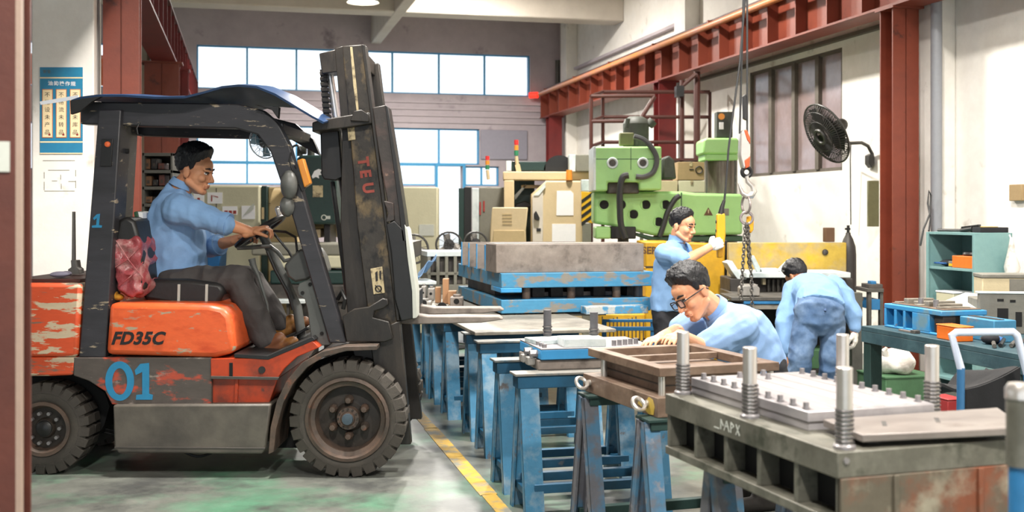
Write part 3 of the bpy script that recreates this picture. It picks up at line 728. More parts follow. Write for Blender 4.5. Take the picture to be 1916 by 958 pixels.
# seat
st = fp('seat_cushion', [(262, 532), (280, 522), (350, 522), (412, 530), (421, 545), (407, 573), (330, 571), (268, 562)], 6.60, 7.12, 'seat_vinyl', .025)
for x in (332, 384): fp('piping', [(x, 532), (x + 5, 532), (x + 4, 569), (x - 1, 569)], 6.592, 6.61, 'paper_grey', .002, st)
sb = fp('seat_back', [(221, 412), (236, 404), (252, 414), (262, 450), (272, 540), (246, 556), (228, 545), (216, 500), (215, 440)], 6.46, 6.98, 'seat_vinyl', .02)
for k, (a, b) in enumerate((((217, 450), (268, 520)), ((216, 500), (262, 462)), ((222, 535), (268, 490)))):
    part('wrap_cord', MB().tube([W(a[0], a[1], 6.43), W((a[0] + b[0]) / 2, (a[1] + b[1]) / 2 + 4, 6.41), W(b[0], b[1], 6.43)], .003), M_['plastic_red'], sb)
fp('back_board', [(250, 397), (256, 395), (280, 518), (274, 522)], 6.66, 7.05, 'board_green', .003, sb, 'green board behind the driver')
fp('white_sheet', [(257, 396), (266, 398), (270, 440), (266, 455)], 6.68, 6.9, 'paper', .002, sb)
part('yellow_rag', MB().ball(W(212, 552, 6.5), (.03, .05, .03)).ball(W(222, 556, 6.5), (.03, .04, .02)), M_['cloth_yellow'], FK, label='yellow rag tucked beside the seat')
solo('crumpled_cloth', MB().ball(W(112, 513.5, 6.55), (.055, .06, .018)).ball(W(124, 512, 6.6), (.03, .04, .016)), M_['cloth_violet'], 'pale violet cloth crumpled on top of the counterweight', 'cloth')
pl = thing('steel_pole', 'thin steel pole on a small foot standing on the counterweight', 'pole', (W(137, 400, 6.9).x, 6.9, W(137, 523, 6.9).z))
part('rod', MB().pp([(135, 396), (139, 396), (140, 492), (134, 492)], 6.88, 6.90), M_['scrap_grey'], pl)
part('foot', MB().pp([(132, 487), (141, 487), (143, 500), (148, 504), (148, 512.4), (127, 512.4), (127, 504), (133, 500)], 6.86, 6.94), M_['scrap_grey'], pl, .003)
# steering and controls
sc_ = W(487, 433, 6.88); e = Vector((87, 0, 57)).normalized(); nx = Vector((-e.z, 0, e.x))
sw = part('steering_wheel', MB().ring(sc_, nx, .165, .015, 32, 8), M_['black_metal'], FK)
part('spoke', MB().bar(sc_ - e * .16, sc_ + e * .16, .03, .014, nx).bar(sc_ - Vector((0, .16, 0)), sc_ + Vector((0, .16, 0)), .03, .014, nx).cyl(sc_ - nx * .03, sc_ + nx * .012, .045), M_['black_metal'], sw)
part('spinner_knob', MB().cyl(sc_ + e * .15 + nx * .01, sc_ + e * .165 + nx * .05, .016, .02).ball(sc_ + e * .165 + nx * .055, .02, 10), M_['pillar_steel'], sw)
part('steering_column', MB().tube([sc_ - nx * .02, W(520, 495, 6.9), W(556, 575, 6.9), W(566, 640, 6.9)], [.028, .026, .03, .03], 10), M_['fork_cowl_grey'], FK)
part('column_bracket', MB().tube([W(444, 464, 6.8), W(470, 463, 6.8), W(505, 460, 6.8), W(520, 472, 6.8), W(532, 488, 6.8), W(560, 482, 6.8)], .013, 8), M_['fork_cowl_grey'], FK)
part('lever', MB().tube([W(472, 492, 6.75), W(483, 515, 6.75), W(500, 570, 6.75), W(508, 660, 6.75)], [.02, .012, .008, .008], 8).cyl(W(471, 484, 6.75), W(476, 502, 6.75), .022, .016), M_['fork_cowl_grey'], FK, label='grey shift lever with knob')
part('lever', MB().tube([W(500, 420, 6.95), W(515, 440, 6.95), W(540, 470, 6.95), W(566, 520, 6.95)], .008, 8).ball(W(500, 418, 6.95), .016, 10), M_['black_metal'], FK)
dc = fp('dash_cowl', [(531, 497), (545, 480), (562, 465), (574, 470), (584, 485), (592, 514), (574, 524), (552, 528), (538, 518)], 6.62, 7.2, 'fork_cowl_grey', .014)
dp = fp('dash_plate', [(556, 540), (560, 530), (575, 524), (604, 524), (607, 560), (622, 640), (618, 646), (584, 648), (575, 580), (570, 560), (558, 552)], 6.46, 6.50, 'fork_cowl_grey', .005)
for x, y in ((580, 532), (566, 548), (602, 624)): part('bolt', MB().cyl(W(x, y, 6.452), W(x, y, 6.47), .011, n=8), M_['black_gap'], dp)
part('control_cable', MB().tube([W(512, 432, 6.7), W(535, 434, 6.68), W(553, 444, 6.66), W(556, 470, 6.66), W(553, 505, 6.66), W(549, 525, 6.66)], .008), M_['black_metal'], FK)
part('control_cable', MB().tube([W(500, 470, 6.75), W(515, 505, 6.75), W(540, 550, 6.75), W(548, 580, 6.75)], .01), M_['black_metal'], FK)
part('pedal', MB().bar(W(545, 632, 6.85), W(578, 612, 6.85), .09, .015), M_['black_metal'], FK, .003)
# lights and fan on the front pillar
hl = part('headlamp', MB().ball(W(541, 346, 6.38), (.050, .05, .085), 18).ball(W(537, 386, 6.40), (.042, .05, .062), 16), M_['fork_cowl_grey'], FK, label='grey lamp housing on the pillar')
part('lamp_bracket', MB().bar(W(540, 366, 6.46), W(565, 372, 6.46), .03, .03), M_['black_metal'], hl)
fp('indicator', [(555, 300), (567, 296), (581, 343), (569, 351)], 6.37, 6.44, 'lamp_amber', .006, None, 'amber indicator lamp')
part('indicator_bracket', MB().pp([(548, 318), (556, 314), (572, 352), (565, 358)], 6.40, 6.43).tube([W(545, 285, 6.42), W(541, 300, 6.42), W(548, 320, 6.42)], .005), M_['black_metal'], FK)
fc = W(492, 268, 6.72); fa = Vector((.72, -.62, .25)).normalized()
fn = part('cab_fan', MB().ring(fc, fa, .095, .004, 28, 6).ring(fc + fa * .03, fa, .075, .002, 24, 4).ring(fc - fa * .03, fa, .075, .002, 24, 4), M_['fan_white'], FK, label='small clip fan in a wire cage')
aa = fa.orthogonal().normalized(); ab = fa.cross(aa)
for k in range(12):
    w = math.pi * k / 6; d_ = aa * math.cos(w) + ab * math.sin(w)
    part('cage_wire', MB().tube([fc + fa * .035, fc + fa * .03 + d_ * .075, fc + d_ * .095, fc - fa * .03 + d_ * .075, fc - fa * .03], .0016, 4), M_['fan_white'], fn)
for k in range(3):
    w = 2 * math.pi * k / 3; d_ = aa * math.cos(w) + ab * math.sin(w); e_ = fa.cross(d_)
    part('fan_blade', MB().prism([fc + d_ * .015 - e_ * .01, fc + d_ * .08 - e_ * .045 + fa * .012, fc + d_ * .085 + e_ * .03 - fa * .01, fc + d_ * .02 + e_ * .02], fa * .002), M_['fan_blade'], fn)
part('fan_motor', MB().cyl(fc + fa * .0, fc + fa * .1, .03, .034).tube([fc + fa * .08, W(520, 290, 6.6)], .012), M_['fork_cowl_grey'], fn)
# mast
ms = fp('mast_channel', [(640, 86), (678, 83), (699, 250), (721, 420), (743, 600), (768, 832), (735, 832), (712, 700), (690, 600), (668, 420), (655, 250)], 6.50, 6.58, 'mast_face', .006)
fp('channel_web', [(626, 90), (642, 86), (656, 250), (670, 420), (700, 640), (716, 740), (690, 740), (654, 640), (637, 420), (640, 250)], 6.57, 6.66, 'mast_metal', .004, ms)
fp('channel_flange', [(676, 83), (683, 84), (704, 250), (726, 420), (748, 600), (742, 600), (720, 420), (698, 250)], 6.47, 6.60, 'mast_metal', .003, ms)
fp('bright_line', [(655, 88), (659, 88), (667, 160), (672, 215), (668, 215), (661, 160)], 6.496, 6.51, 'sticker_yellow', .001, ms)
fp('mast_channel', [(640, 86), (678, 83), (699, 250), (721, 420), (743, 600), (768, 832), (735, 832), (712, 700), (690, 600), (668, 420), (655, 250)], 6.50, 6.58, 'mast_metal', .006, off=.8)
part('top_beam', MB().bar(W(660, 100, 6.6), W(660, 100, 6.6) + Vector((0, .72, 0)), .09, .09), M_['mast_metal'], FK, .005)
fp('cylinder_head', [(597, 100), (629, 92), (634, 130), (640, 133), (602, 138)], 6.60, 6.78, 'mast_metal', .006)
part('lift_chain', MB().pp([(598, 130), (610, 130), (620, 300), (612, 300)], 6.70, 6.73), M_['mast_metal'], FK)
for k in range(16):
    y = 134 + 10 * k
    part('chain_link', MB().pp([(597 + k * .85, y), (611 + k * .85, y), (612 + k * .85, y + 7), (598 + k * .85, y + 7)], 6.685, 6.74), M_['mast_metal'], FK, .003)
part('lift_rod', MB().cyl(W(616, 132, 6.74), W(642, 305, 6.74), .0225), M_['chrome'], FK, label='chrome lift cylinder rod')
part('lift_cylinder', MB().cyl(W(642, 302, 6.74), W(676, 560, 6.74), .042), M_['mast_metal'], FK)
part('lift_rod', MB().cyl(W(616, 132, 6.74) + Vector((0, .5, 0)), W(642, 305, 6.74) + Vector((0, .5, 0)), .0225), M_['chrome'], FK)
fp('chain_case', [(599, 244), (634, 242), (641, 332), (628, 338), (606, 336), (601, 328)], 6.62, 6.72, 'black_metal', .008)
cb = fp('cross_beam', [(584, 229), (600, 224), (660, 214), (692, 210), (695, 231), (640, 240), (600, 244), (584, 247)], 6.44, 7.40, 'mast_metal', .006)
fp('beam_lug', [(655, 226), (662, 208), (676, 205), (690, 214), (690, 228)], 6.42, 6.47, 'mast_metal', .004, cb)
fp('maker_plate', [(650, 240), (663, 238), (665, 261), (652, 263)], 6.49, 6.503, 'sticker_yellow', .001, ms)
rx = Vector((.20, 0, .98)).normalized()
for ch, x, y in (('T', 679, 303), ('E', 683, 325), ('U', 688, 352)):
    text_mesh('painted_letter', ch, .085, M_['ink_mastred'], ms, W(x, y, 6.496), (.13, 0, -.99) if ch == 'T' else (.13, 0, -.99), (.99, 0, .13), .001, bold=.004)
sk_ = fp('warning_sticker', [(693, 503), (715, 499), (720, 548), (699, 551)], 6.49, 6.503, 'sticker_yellow', .001, ms)
part('sticker_symbol', MB().ring(W(708, 540, 6.488), (0, 1, 0), .017, .004, 16, 4).bar(W(702, 533, 6.488), W(714, 547, 6.488), .003, .006, (0, 1, 0)).pp([(702, 510), (706, 507), (707, 525), (703, 527)], 6.487, 6.49).pp([(710, 507), (713, 507), (713, 524), (710, 520)], 6.487, 6.49), M_['ink_black'], sk_)
br = fp('mast_bracket', [(640, 592), (662, 578), (690, 574), (716, 558), (725, 560), (727, 570), (718, 577), (701, 582), (698, 594), (728, 602), (735, 634), (720, 640), (648, 640)], 6.42, 6.47, 'mast_metal', .006)
fp('mast_foot', [(690, 625), (748, 600), (769, 832), (738, 832), (705, 720)], 6.47, 6.56, 'mast_metal', .005)
part('hydraulic_hose', MB().tube([W(632, 560, 6.5), W(640, 545, 6.47), W(646, 560, 6.45), W(642, 578, 6.46)], .012), M_['black_metal'], FK)
part('hydraulic_hose', MB().tube([W(622, 340, 6.70), W(634, 430, 6.66), W(648, 540, 6.62), W(660, 600, 6.6)], .014), M_['black_metal'], FK)
cr = fp('load_backrest', [(697, 201), (722, 196), (735, 290), (748, 390), (753, 440), (738, 452), (732, 420), (716, 330), (706, 270)], 6.46, 6.58, 'carriage_metal', .006)
fp('backrest_edge', [(720, 196), (726, 200), (742, 300), (757, 400), (763, 450), (753, 452), (746, 390), (733, 290)], 6.44, 6.62, 'black_metal', .003, cr)
fp('carriage_plate', [(722, 420), (738, 412), (756, 430), (762, 470), (774, 540), (776, 596), (750, 602), (738, 560), (731, 470)], 6.44, 6.60, 'black_metal', .008)
fp('carriage_edge', [(757, 420), (763, 430), (770, 480), (779, 545), (779, 595), (772, 596), (771, 545), (762, 480)], 6.43, 6.64, 'paper_grey', .003)
fp('carriage_clip', [(718, 376), (736, 380), (738, 412), (722, 416), (726, 398)], 6.44, 6.48, 'carriage_metal', .003)
for dy in (0.0, .62):
    fp('fork', [(740, 560), (768, 560), (772, 588), (800, 592), (934, 592), (942, 598), (900, 604), (780, 607), (752, 606), (742, 598)], 6.62, 6.75, 'steel_block', .006, off=dy)
part('carriage_bar', MB().bar(W(757, 470, 6.65), W(757, 470, 6.65) + Vector((0, .75, 0)), .08, .1).bar(W(763, 570, 6.65), W(763, 570, 6.65) + Vector((0, .75, 0)), .06, .1), M_['mast_metal'], FK, .005)
# painted unit number on the chassis
zero = MB(); pts = []
for k in range(33):
    w = 2 * math.pi * k / 32; pts.append((w, 1))
o_ = [W(224 + 27 * math.cos(w), 713 + 37 * math.sin(w), 6.368) for w, _ in pts[:-1]]; i_ = [W(224 + 14 * math.cos(w), 714 + 25 * math.sin(w), 6.368) for w, _ in pts[:-1]]
n_ = 32; dv = Vector((0, -.0015, 0))
zero.add(o_ + i_ + [p + dv for p in o_] + [p + dv for p in i_],
         [f for k in range(n_) for f in ((k, (k + 1) % n_, n_ + (k + 1) % n_, n_ + k), (2 * n_ + k, 3 * n_ + k, 3 * n_ + (k + 1) % n_, 2 * n_ + (k + 1) % n_),
          (k, 2 * n_ + k, 2 * n_ + (k + 1) % n_, (k + 1) % n_), (n_ + k, n_ + (k + 1) % n_, 3 * n_ + (k + 1) % n_, 3 * n_ + k))])
part('unit_digit', zero, M_['paint_blue'], FK, label='blue hand painted zero')
part('unit_digit', MB().pp([(252, 693), (262, 681), (279, 679), (279, 737), (286, 739), (285, 748), (254, 748), (255, 739), (266, 738), (266, 696), (254, 702)], 6.366, 6.3685), M_['paint_blue'], FK, smooth=0, label='blue hand painted one')
# ------------------------------------------------------------------ people
def voxel(mb, size, smooth=3, fac=.5):
    me = bpy.data.meshes.new('t'); me.from_pydata(mb.v, [], mb.f)
    bm = bmesh.new(); bm.from_mesh(me); bmesh.ops.recalc_face_normals(bm, faces=bm.faces); bm.to_mesh(me); bm.free()
    o = bpy.data.objects.new('t', me); COL.objects.link(o)
    r = o.modifiers.new('r', 'REMESH'); r.mode = 'VOXEL'; r.voxel_size = size
    if smooth:
        s = o.modifiers.new('s', 'SMOOTH'); s.iterations = smooth; s.factor = fac
    dg = bpy.context.evaluated_depsgraph_get(); dg.update()
    m2 = bpy.data.meshes.new_from_object(o.evaluated_get(dg))
    out = MB(); out.v = [v.co.copy() for v in m2.vertices]; out.f = [tuple(p.vertices) for p in m2.polygons]
    nr = [v.normal.copy() for v in m2.vertices]
    bpy.data.objects.remove(o); bpy.data.meshes.remove(me); bpy.data.meshes.remove(m2)
    return out, nr
def crease(mb, nr, amp, sc, axis=(1, 1, 1)):
    for i, p in enumerate(mb.v):
        q = Vector((p.x * axis[0], p.y * axis[1], p.z * axis[2])) * sc
        r = 1 - abs(noise.noise(q)) * 2.2
        mb.v[i] = p + nr[i] * (amp * (r - .45) + amp * .5 * noise.noise(q * 2.3))
    return mb
def rings(spec, lat, n=28, sq=2.4):
    """torso rings: (centre, half width, half depth); lat is the sideways direction"""
    out = []; m = len(spec)
    for i, (c, hw, hd) in enumerate(spec):
        t = (spec[min(i + 1, m - 1)][0] - spec[max(i - 1, 0)][0]).normalized()
        L = (lat - t * lat.dot(t)).normalized(); F = L.cross(t)
        ring = []
        for k in range(n):
            w = 2 * math.pi * k / n; cs, sn = math.cos(w), math.sin(w)
            ring.append(c + L * hw * math.copysign(abs(cs) ** (2 / sq), cs) + F * hd * math.copysign(abs(sn) ** (2 / sq), sn))
        out.append(ring)
    return out
def hand(mb, wrist, d, palm, curl, thumb_side, s=1.0, extra=0.0, spread=.12):
    """palm and five separate fingers; d points from the wrist to the knuckles, palm is where the palm looks"""
    d = d.normalized(); palm = (palm - d * palm.dot(d)).normalized(); a = d.cross(palm).normalized() * thumb_side  # a: towards the thumb
    R3 = Matrix((a, palm, d)).transposed()
    mb.ball(wrist + d * .045 * s, ((.040 + extra) * s, (.017 + extra) * s, .055 * s), 16, R3)
    mb.caps(wrist - d * .03 * s, wrist + d * .03 * s, (.025 + extra) * s, (.024 + extra) * s)
    for k, (off, ln, r) in enumerate(((.030, .070, .0092), (.010, .078, .0095), (-.011, .072, .009), (-.031, .056, .008))):
        p = wrist + d * (.082 - abs(off) * .25) * s + a * off * s
        mb.caps(wrist + d * .035 * s + a * off * .8 * s, p, (.011 + extra) * s, (.0105 + extra) * s, 8)
        dirn = (d + a * (off * spread * 12)).normalized(); ang = 0
        for j, fr in enumerate((.45, .31, .24)):
            ang += curl[j] if isinstance(curl, tuple) else curl
            t = dirn * math.cos(ang) + palm * math.sin(ang)
            q = p + t * ln * fr * s
            mb.caps(p, q, (r * (1 - .1 * j) + extra * .7) * s, (r * (.92 - .1 * j) + extra * .7) * s, 8); p = q
    p = wrist + d * .022 * s + a * .03 * s + palm * .005 * s
    q = p + (d * .6 + a * .6 + palm * .45).normalized() * .042 * s
    mb.caps(p, q, (.014 + extra) * s, (.011 + extra) * s, 8)
    r_ = q + (d * .8 + a * .05 + palm * .65).normalized() * .032 * s
    mb.caps(q, r_, (.0105 + extra) * s, (.009 + extra) * s, 8)
class Head:
    def __init__(s, c, f, u, k=1.0):
        f = Vector(f).normalized(); u = Vector(u); u = (u - f * u.dot(f)).normalized()
        s.c, s.f, s.u, s.k = Vector(c), f, u, k
        s.l = u.cross(f); s.R = Matrix((s.l, f, u)).transposed()
    def p(s, a, b, c): return s.c + s.R @ Vector((a, b, c)) * s.k
    def e(s, mb, a, b, c, r, n=18): mb.ball(s.p(a, b, c), tuple(x * s.k for x in r), n, s.R)
    def flesh(s, mb, neck):
        k = s.k
        s.e(mb, 0, -.008, .045, (.073, .094, .086), 24)
        s.e(mb, 0, .028, -.018, (.062, .064, .082), 22)
        s.e(mb, 0, .035, -.065, (.048, .050, .050), 18)
        s.e(mb, 0, .072, -.098, (.022, .017, .017), 12)
        s.e(mb, 0, .058, .045, (.058, .038, .045), 18)
        for g in (-1, 1):
            s.e(mb, g * .038, .062, -.022, (.024, .026, .026), 14)
            mb.caps(s.p(g * .010, .092, .022), s.p(g * .045, .078, .022), .010 * k, .008 * k, 10)
            s.e(mb, g * .012, .098, -.035, (.009, .010, .008), 10)
            s.e(mb, g * .073, -.012, -.008, (.009, .019, .032), 14)
            s.e(mb, g * .078, -.020, .006, (.006, .012, .016), 10)
            mb.caps(s.p(g * .055, .0, -.055), s.p(g * .022, .068, -.095), .020 * k, .018 * k, 10)
        mb.caps(s.p(0, .088, .018), s.p(0, .112, -.028), .008 * k, .0125 * k, 12)
        mb.caps(s.p(-.017, .090, -.058), s.p(.017, .090, -.058), .009 * k, .009 * k, 10)
        mb.caps(s.p(-.014, .088, -.070), s.p(.014, .088, -.070), .009 * k, .009 * k, 10)
        mb.caps(s.p(0, -.022, -.05), neck, .056 * k, .060 * k)
    def features(s, par, glasses=False):
        k = s.k
        for g in (-1, 1):
            e = part('eye', MB().ball(s.p(g * .031, .080, .006), tuple(x * k for x in (.0145, .011, .0075)), 12, s.R), M_['eye_white'], par)
            part('iris', MB().ball(s.p(g * .031, .0885, .006), tuple(x * k for x in (.006, .0035, .0062)), 10, s.R), M_['eye_dark'], e)
            part('eyelid', MB().tube([s.p(g * .017, .0895, .010), s.p(g * .031, .093, .0135), s.p(g * .046, .083, .010)], .0035 * k, 6), M_['hair_black'], e)
            part('eyebrow', MB().tube([s.p(g * .014, .098, .030), s.p(g * .030, .096, .036), s.p(g * .052, .080, .031)], [.004 * k, .0055 * k, .0025 * k], 6), M_['hair_black'], par)
        part('mouth', MB().tube([s.p(-.024, .087, -.068), s.p(-.012, .0955, -.0645), s.p(0, .0985, -.0635), s.p(.012, .0955, -.0645), s.p(.024, .087, -.068)], [.0015 * k, .0035 * k, .004 * k, .0035 * k, .0015 * k], 8), M_['lips'], par)
        if glasses:
            gl = MB()
            for g in (-1, 1):
                o = s.p(g * .034, .108, .003)
                c8 = [o + s.R @ Vector((x, 0, z)) * k for x, z in ((-.026, -.014), (-.018, -.02), (.018, -.02), (.026, -.014), (.027, .012), (.02, .018), (-.02, .018), (-.027, .012), (-.026, -.014))]
                gl.tube(c8, .0032 * k, 6)
                gl.tube([s.p(g * .061, .108, .008), s.p(g * .076, .06, .008), s.p(g * .080, -.02, .006), s.p(g * .079, -.035, -.012)], .0030 * k, 6)
            gl.tube([s.p(-.008, .109, .006), s.p(.008, .109, .006)], .003 * k, 6)
            G = part('glasses', gl, M_['ink_black'], par, label='black framed glasses')
            for g in (-1, 1):
                o = s.p(g * .034, .108, .0)
                part('lens', MB().prism([o + s.R @ Vector((x, 0, z)) * k for x, z in ((-.024, -.013), (-.017, -.018), (.017, -.018), (.024, -.013), (.025, .012), (.018, .017), (-.018, .017), (-.025, .012))], s.f * .001), M_['glass_clear'], G)
    def hair(s, par, seed=0, grey=False, side=98, front=52, back=128, tall=.02):
        nu, nv = 64, 26; vs = []; inner = []
        for i in range(nu):
            ph = 2 * math.pi * i / nu; fx = math.cos(ph)     # 1 = front, -1 = back
            if fx > 0: lim = side + (front - side) * (fx ** 1.2)
            else: lim = side + (back - side) * ((-fx) ** .6)
            if abs(fx - .22) < .16: lim += 16                    # sideburns
            lim += 5 * noise.noise(Vector((i * .7, seed, 0)))
            for j in range(nv + 1):
                th = math.radians(lim) * j / nv
                e = min(1, (1 - j / nv) * 3.5)
                dirv = Vector((math.sin(ph) * math.sin(th), math.cos(ph) * math.sin(th), math.cos(th)))
                tuft = noise.noise(Vector((dirv.x * 7, dirv.y * 7, dirv.z * 3)) + Vector((seed, 0, 0))) * .009 + noise.noise(dirv * 22 + Vector((0, seed, 0))) * .006
                t = (.010 + tall * max(0, dirv.z) + .008 * max(0, dirv.y) + tuft) * e + .001
                base = Vector((dirv.x * .075, dirv.y * .096 - .008, dirv.z * .088 + .045 if dirv.z > 0 else dirv.z * .098 + .045))
                vs.append(s.c + s.R @ (base + dirv * t) * s.k); inner.append(s.c + s.R @ (base - dirv * .012) * s.k)
        N = len(vs); w = nv + 1; fs = []
        for i in range(nu):
            a, b = i * w, ((i + 1) % nu) * w
            for j in range(nv):
                fs += [(a + j, b + j, b + j + 1, a + j + 1), (N + a + j, N + a + j + 1, N + b + j + 1, N + b + j)]
            fs.append((a + nv, b + nv, N + b + nv, N + a + nv))
        mb = MB(); mb.add(vs + inner, fs)
        return part('hair', mb, M_['hair_black'], par, smooth=70)
V = Vector
cv, nr = voxel(MB().prism([W(x, y, 6.44) for x, y in ((213, 446), (258, 444), (264, 470), (272, 535), (254, 558), (236, 554), (216, 540), (209, 500))], (0, .58, 0)), .014, 6)
crease(cv, nr, .022, 11, (1, .6, 1))
part('plastic_wrap', cv, M_['plastic_red'], sb, smooth=60, label='crumpled red plastic wrapped around the backrest')
def foot(mb, ankle, toe, r=.045):
    d = toe - ankle; d.z = 0; d.normalize()
    heel = ankle - d * .05; heel.z = ankle.z - .06
    mb.caps(ankle + V((0, 0, .02)), ankle - V((0, 0, .03)), r * 1.1, r)
    mb.caps(heel, toe, r * .85, r * .75); mb.caps(ankle - V((0, 0, .02)), (ankle + toe) / 2, r, r * .9)
    return mb
def collar(h, neck, up, fwd, lat, m, par, r=.075):
    pts = []
    up = up.normalized()
    for k in range(25):
        w = math.radians(28 + 304 * k / 24)
        pts.append((neck + fwd * math.cos(w) * r * 1.0 + lat * math.sin(w) * r, w))
    mb = MB().sheet(lambda a, b: pts[int(round(a * 24))][0] + up * (.045 * b - .012 + .018 * (1 - math.cos(pts[int(round(a * 24))][1])) * .5) + (pts[int(round(a * 24))][0] - neck) * (.10 - .12 * b), 24, 3, .006)
    return part('collar', mb, m, par)

# ---- the driver, seated
PD = 6.88
dv = thing('person', 'man in pale blue shirt and dark trousers driving the forklift', 'person', (W(300, 525, PD).x, PD, W(300, 525, PD).z))
hd = Head(W(363, 322, PD), (.93, -.10, -.20), (.16, 0, 1), 1.12)
neck = W(336, 356, PD)
B = MB(); hd.flesh(B, neck)
spec = [(W(314, 520, PD), .14, .11), (W(318, 470, PD), .14, .11), (W(324, 420, PD), .16, .115), (W(328, 380, PD), .16, .09), (W(334, 360, PD), .08, .07)]
lat = V((0, 1, 0))
B.loft(rings(spec, lat))
nS, fS = W(334, 392, 6.68), W(340, 390, 7.07)
nE, fE = W(416, 417, 6.63), W(392, 463, 7.12)
nW, fW = W(470, 434, 6.68), W(446, 447, 6.98)
for S_, E_, Wr in ((nS, nE, nW), (fS, fE, fW)):
    B.caps(S_, E_, .055, .046); B.caps(E_, Wr, .043, .030)
hand(B, nW, W(500, 425, 6.70) - nW, V((.25, .1, -1)), (.75, .85, .6), -1, 1.10)
hand(B, fW, W(478, 434, 6.95) - fW, V((.2, -.1, -1)), (.7, .8, .6), 1, 1.05)
nH, fH, nK, fK, nA, fA = W(318, 530, 6.75), W(318, 530, 7.02), W(446, 522, 6.70), W(466, 522, 7.06), W(497, 635, 6.74), W(520, 604, 7.02)
for a, b, c in ((nH, nK, nA), (fH, fK, fA)): B.caps(a, b, .07, .055); B.caps(b, c, .052, .038)
mb, nr = voxel(B, .0045, 3)
body = part('body', mb, M_['skin_tan'], dv, smooth=80)
hd.features(dv); hd.hair(dv, 3, tall=.026)
T = MB()
spec = [(W(328, 521, PD), .185, .185), (W(325, 500, PD), .19, .19), (W(326, 470, PD), .19, .185), (W(326, 435, PD), .20, .175), (W(329, 405, PD), .205, .15), (W(328, 382, PD), .195, .115), (W(332, 362, PD), .12, .078), (W(336, 350, PD), .075, .066)]
T.loft(rings(spec, lat))
T.caps(nS, nE, .098, .066); T.caps(nE - (nE - nS).normalized() * .03, nE + (nE - nS).normalized() * .012, .070, .068)
T.caps(fS, fE, .095, .066); T.caps(fE, fE + (fW - fE) * .25, .066, .062)
mb, nr = voxel(T, .008, 4); crease(mb, nr, .012, 9, (1, 1, .8))
sh = part('shirt', mb, M_['shirt_blue'], dv, smooth=80)
for q, tdir in ((nE + (nE - nS).normalized() * .02, nE - nS), (fE + (fW - fE) * .28, fW - fE)):
    part('rolled_cuff', MB().lathe([(.052, -.02), (.068, -.022), (.071, .0), (.068, .022), (.052, .02)], q, tdir, 20), M_['shirt_blue'], sh)
collar(hd, W(338, 349, PD), hd.p(0, -.02, 0) - neck, V((.95, 0, -.3)), lat, M_['shirt_blue'], sh, .072)
P = MB(); P.loft(rings([(W(285, 528, PD), .17, .06), (W(300, 526, PD), .185, .105), (W(330, 524, PD), .185, .10), (W(350, 524, PD), .17, .06)], lat))
for a, b, c in ((nH, nK, nA), (fH, fK, fA)): P.caps(a, b, .098, .082); P.caps(b, b + (c - b) * .6, .082, .084); P.caps(b + (c - b) * .6, c, .084, .070)
mb, nr = voxel(P, .008, 4); crease(mb, nr, .013, 8, (1, 1, .7))
part('trousers', mb, M_['trouser_grey'], dv, smooth=80)
for a, t, ex in ((nA, W(548, 640, 6.72), 0), (fA, W(570, 602, 7.02), 0)):
    F = MB(); F.caps(a + V((0, 0, .02)), a - V((-.01, 0, .05)), .052, .050); F.caps(a - V((.02, 0, .085)), t, .042, .036); F.caps(a - V((-.02, 0, .03)), (a + t) / 2 + V((0, 0, .01)), .048, .042)
    mb, nr = voxel(F, .007, 3)
    bt = part('boot', mb, M_['boot_brown'], dv, smooth=80)
    d_ = (t - a); pa, pb = a - V((.02, 0, .125)), t - V((-.03, 0, .034))
    part('sole', MB().bar(pa, pb, .085, .022), M_['boot_sole'], bt, .006)

# ---- man standing with the hoist control
PD = 8.58
mn = thing('person', 'man standing in blue shirt holding the yellow hoist control with a white glove', 'person', (W(1245, 400, PD).x, PD, 0))
fwd = V((.86, -.5, 0)).normalized(); lat = V((-fwd.y, fwd.x, 0))
hd = Head(W(1276, 424, PD - .03), (.80, -.58, -.16), (.05, 0, 1), .98)
neck = W(1268, 456, PD)
B = MB(); hd.flesh(B, neck)
hem = W(1250, 578, PD)
spec = [(W(1249, 585, PD), .12, .09), (W(1251, 540, PD), .12, .09), (W(1259, 490, PD), .14, .095), (W(1263, 468, PD), .14, .075), (W(1267, 458, PD), .07, .06)]
B.loft(rings(spec, lat))
nS = W(1262, 474, PD) - lat * .175; fS = W(1262, 474, PD) + lat * .165
nE = W(1283, 487, 8.28); nW = W(1329, 462, 8.38); fE = W(1288, 522, 8.61); fW = W(1312, 552, 8.53)
for S_, E_, Wr in ((nS, nE, nW), (fS, fE, fW)): B.caps(S_, E_, .05, .045); B.caps(E_, Wr, .044, .030)
hand(B, nW, W(1351, 452, 8.40) - nW, V((.2, .95, -.1)), (.6, .8, .6), 1, .95)
hand(B, fW, W(1325, 572, 8.51) - fW, V((.2, -.8, -.4)), (.3, .3, .3), 1, .95)
hipL, hipR = W(1249, 590, PD) + lat * .085, W(1249, 590, PD) - lat * .085
kL, kR = V((hipL.x + .03, hipL.y + .06, .42)), V((hipR.x + .02, hipR.y - .04, .42))
aL, aR = V((hipL.x - .0, hipL.y + .10, .08)), V((hipR.x - .02, hipR.y - .08, .08))
for a, b, c in ((hipL, kL, aL), (hipR, kR, aR)): B.caps(a, b, .07, .052); B.caps(b, c, .05, .036)
mb, nr = voxel(B, .0045, 3)
part('body', mb, M_['skin'], mn, smooth=80)
hd.features(mn); hd.hair(mn, 8, tall=.010)
T = MB()
spec = [(W(1250, 580, PD), .165, .125), (W(1250, 560, PD), .165, .125), (W(1251, 530, PD), .155, .118), (W(1257, 497, PD), .175, .12), (W(1261, 474, PD), .175, .095), (W(1265, 461, PD), .11, .07), (W(1268, 452, PD), .065, .06)]
T.loft(rings(spec, lat)); T.caps(nS, nS + (nE - nS) * .86, .082, .068); T.caps(fS, fS + (fE - fS) * .9, .082, .066)
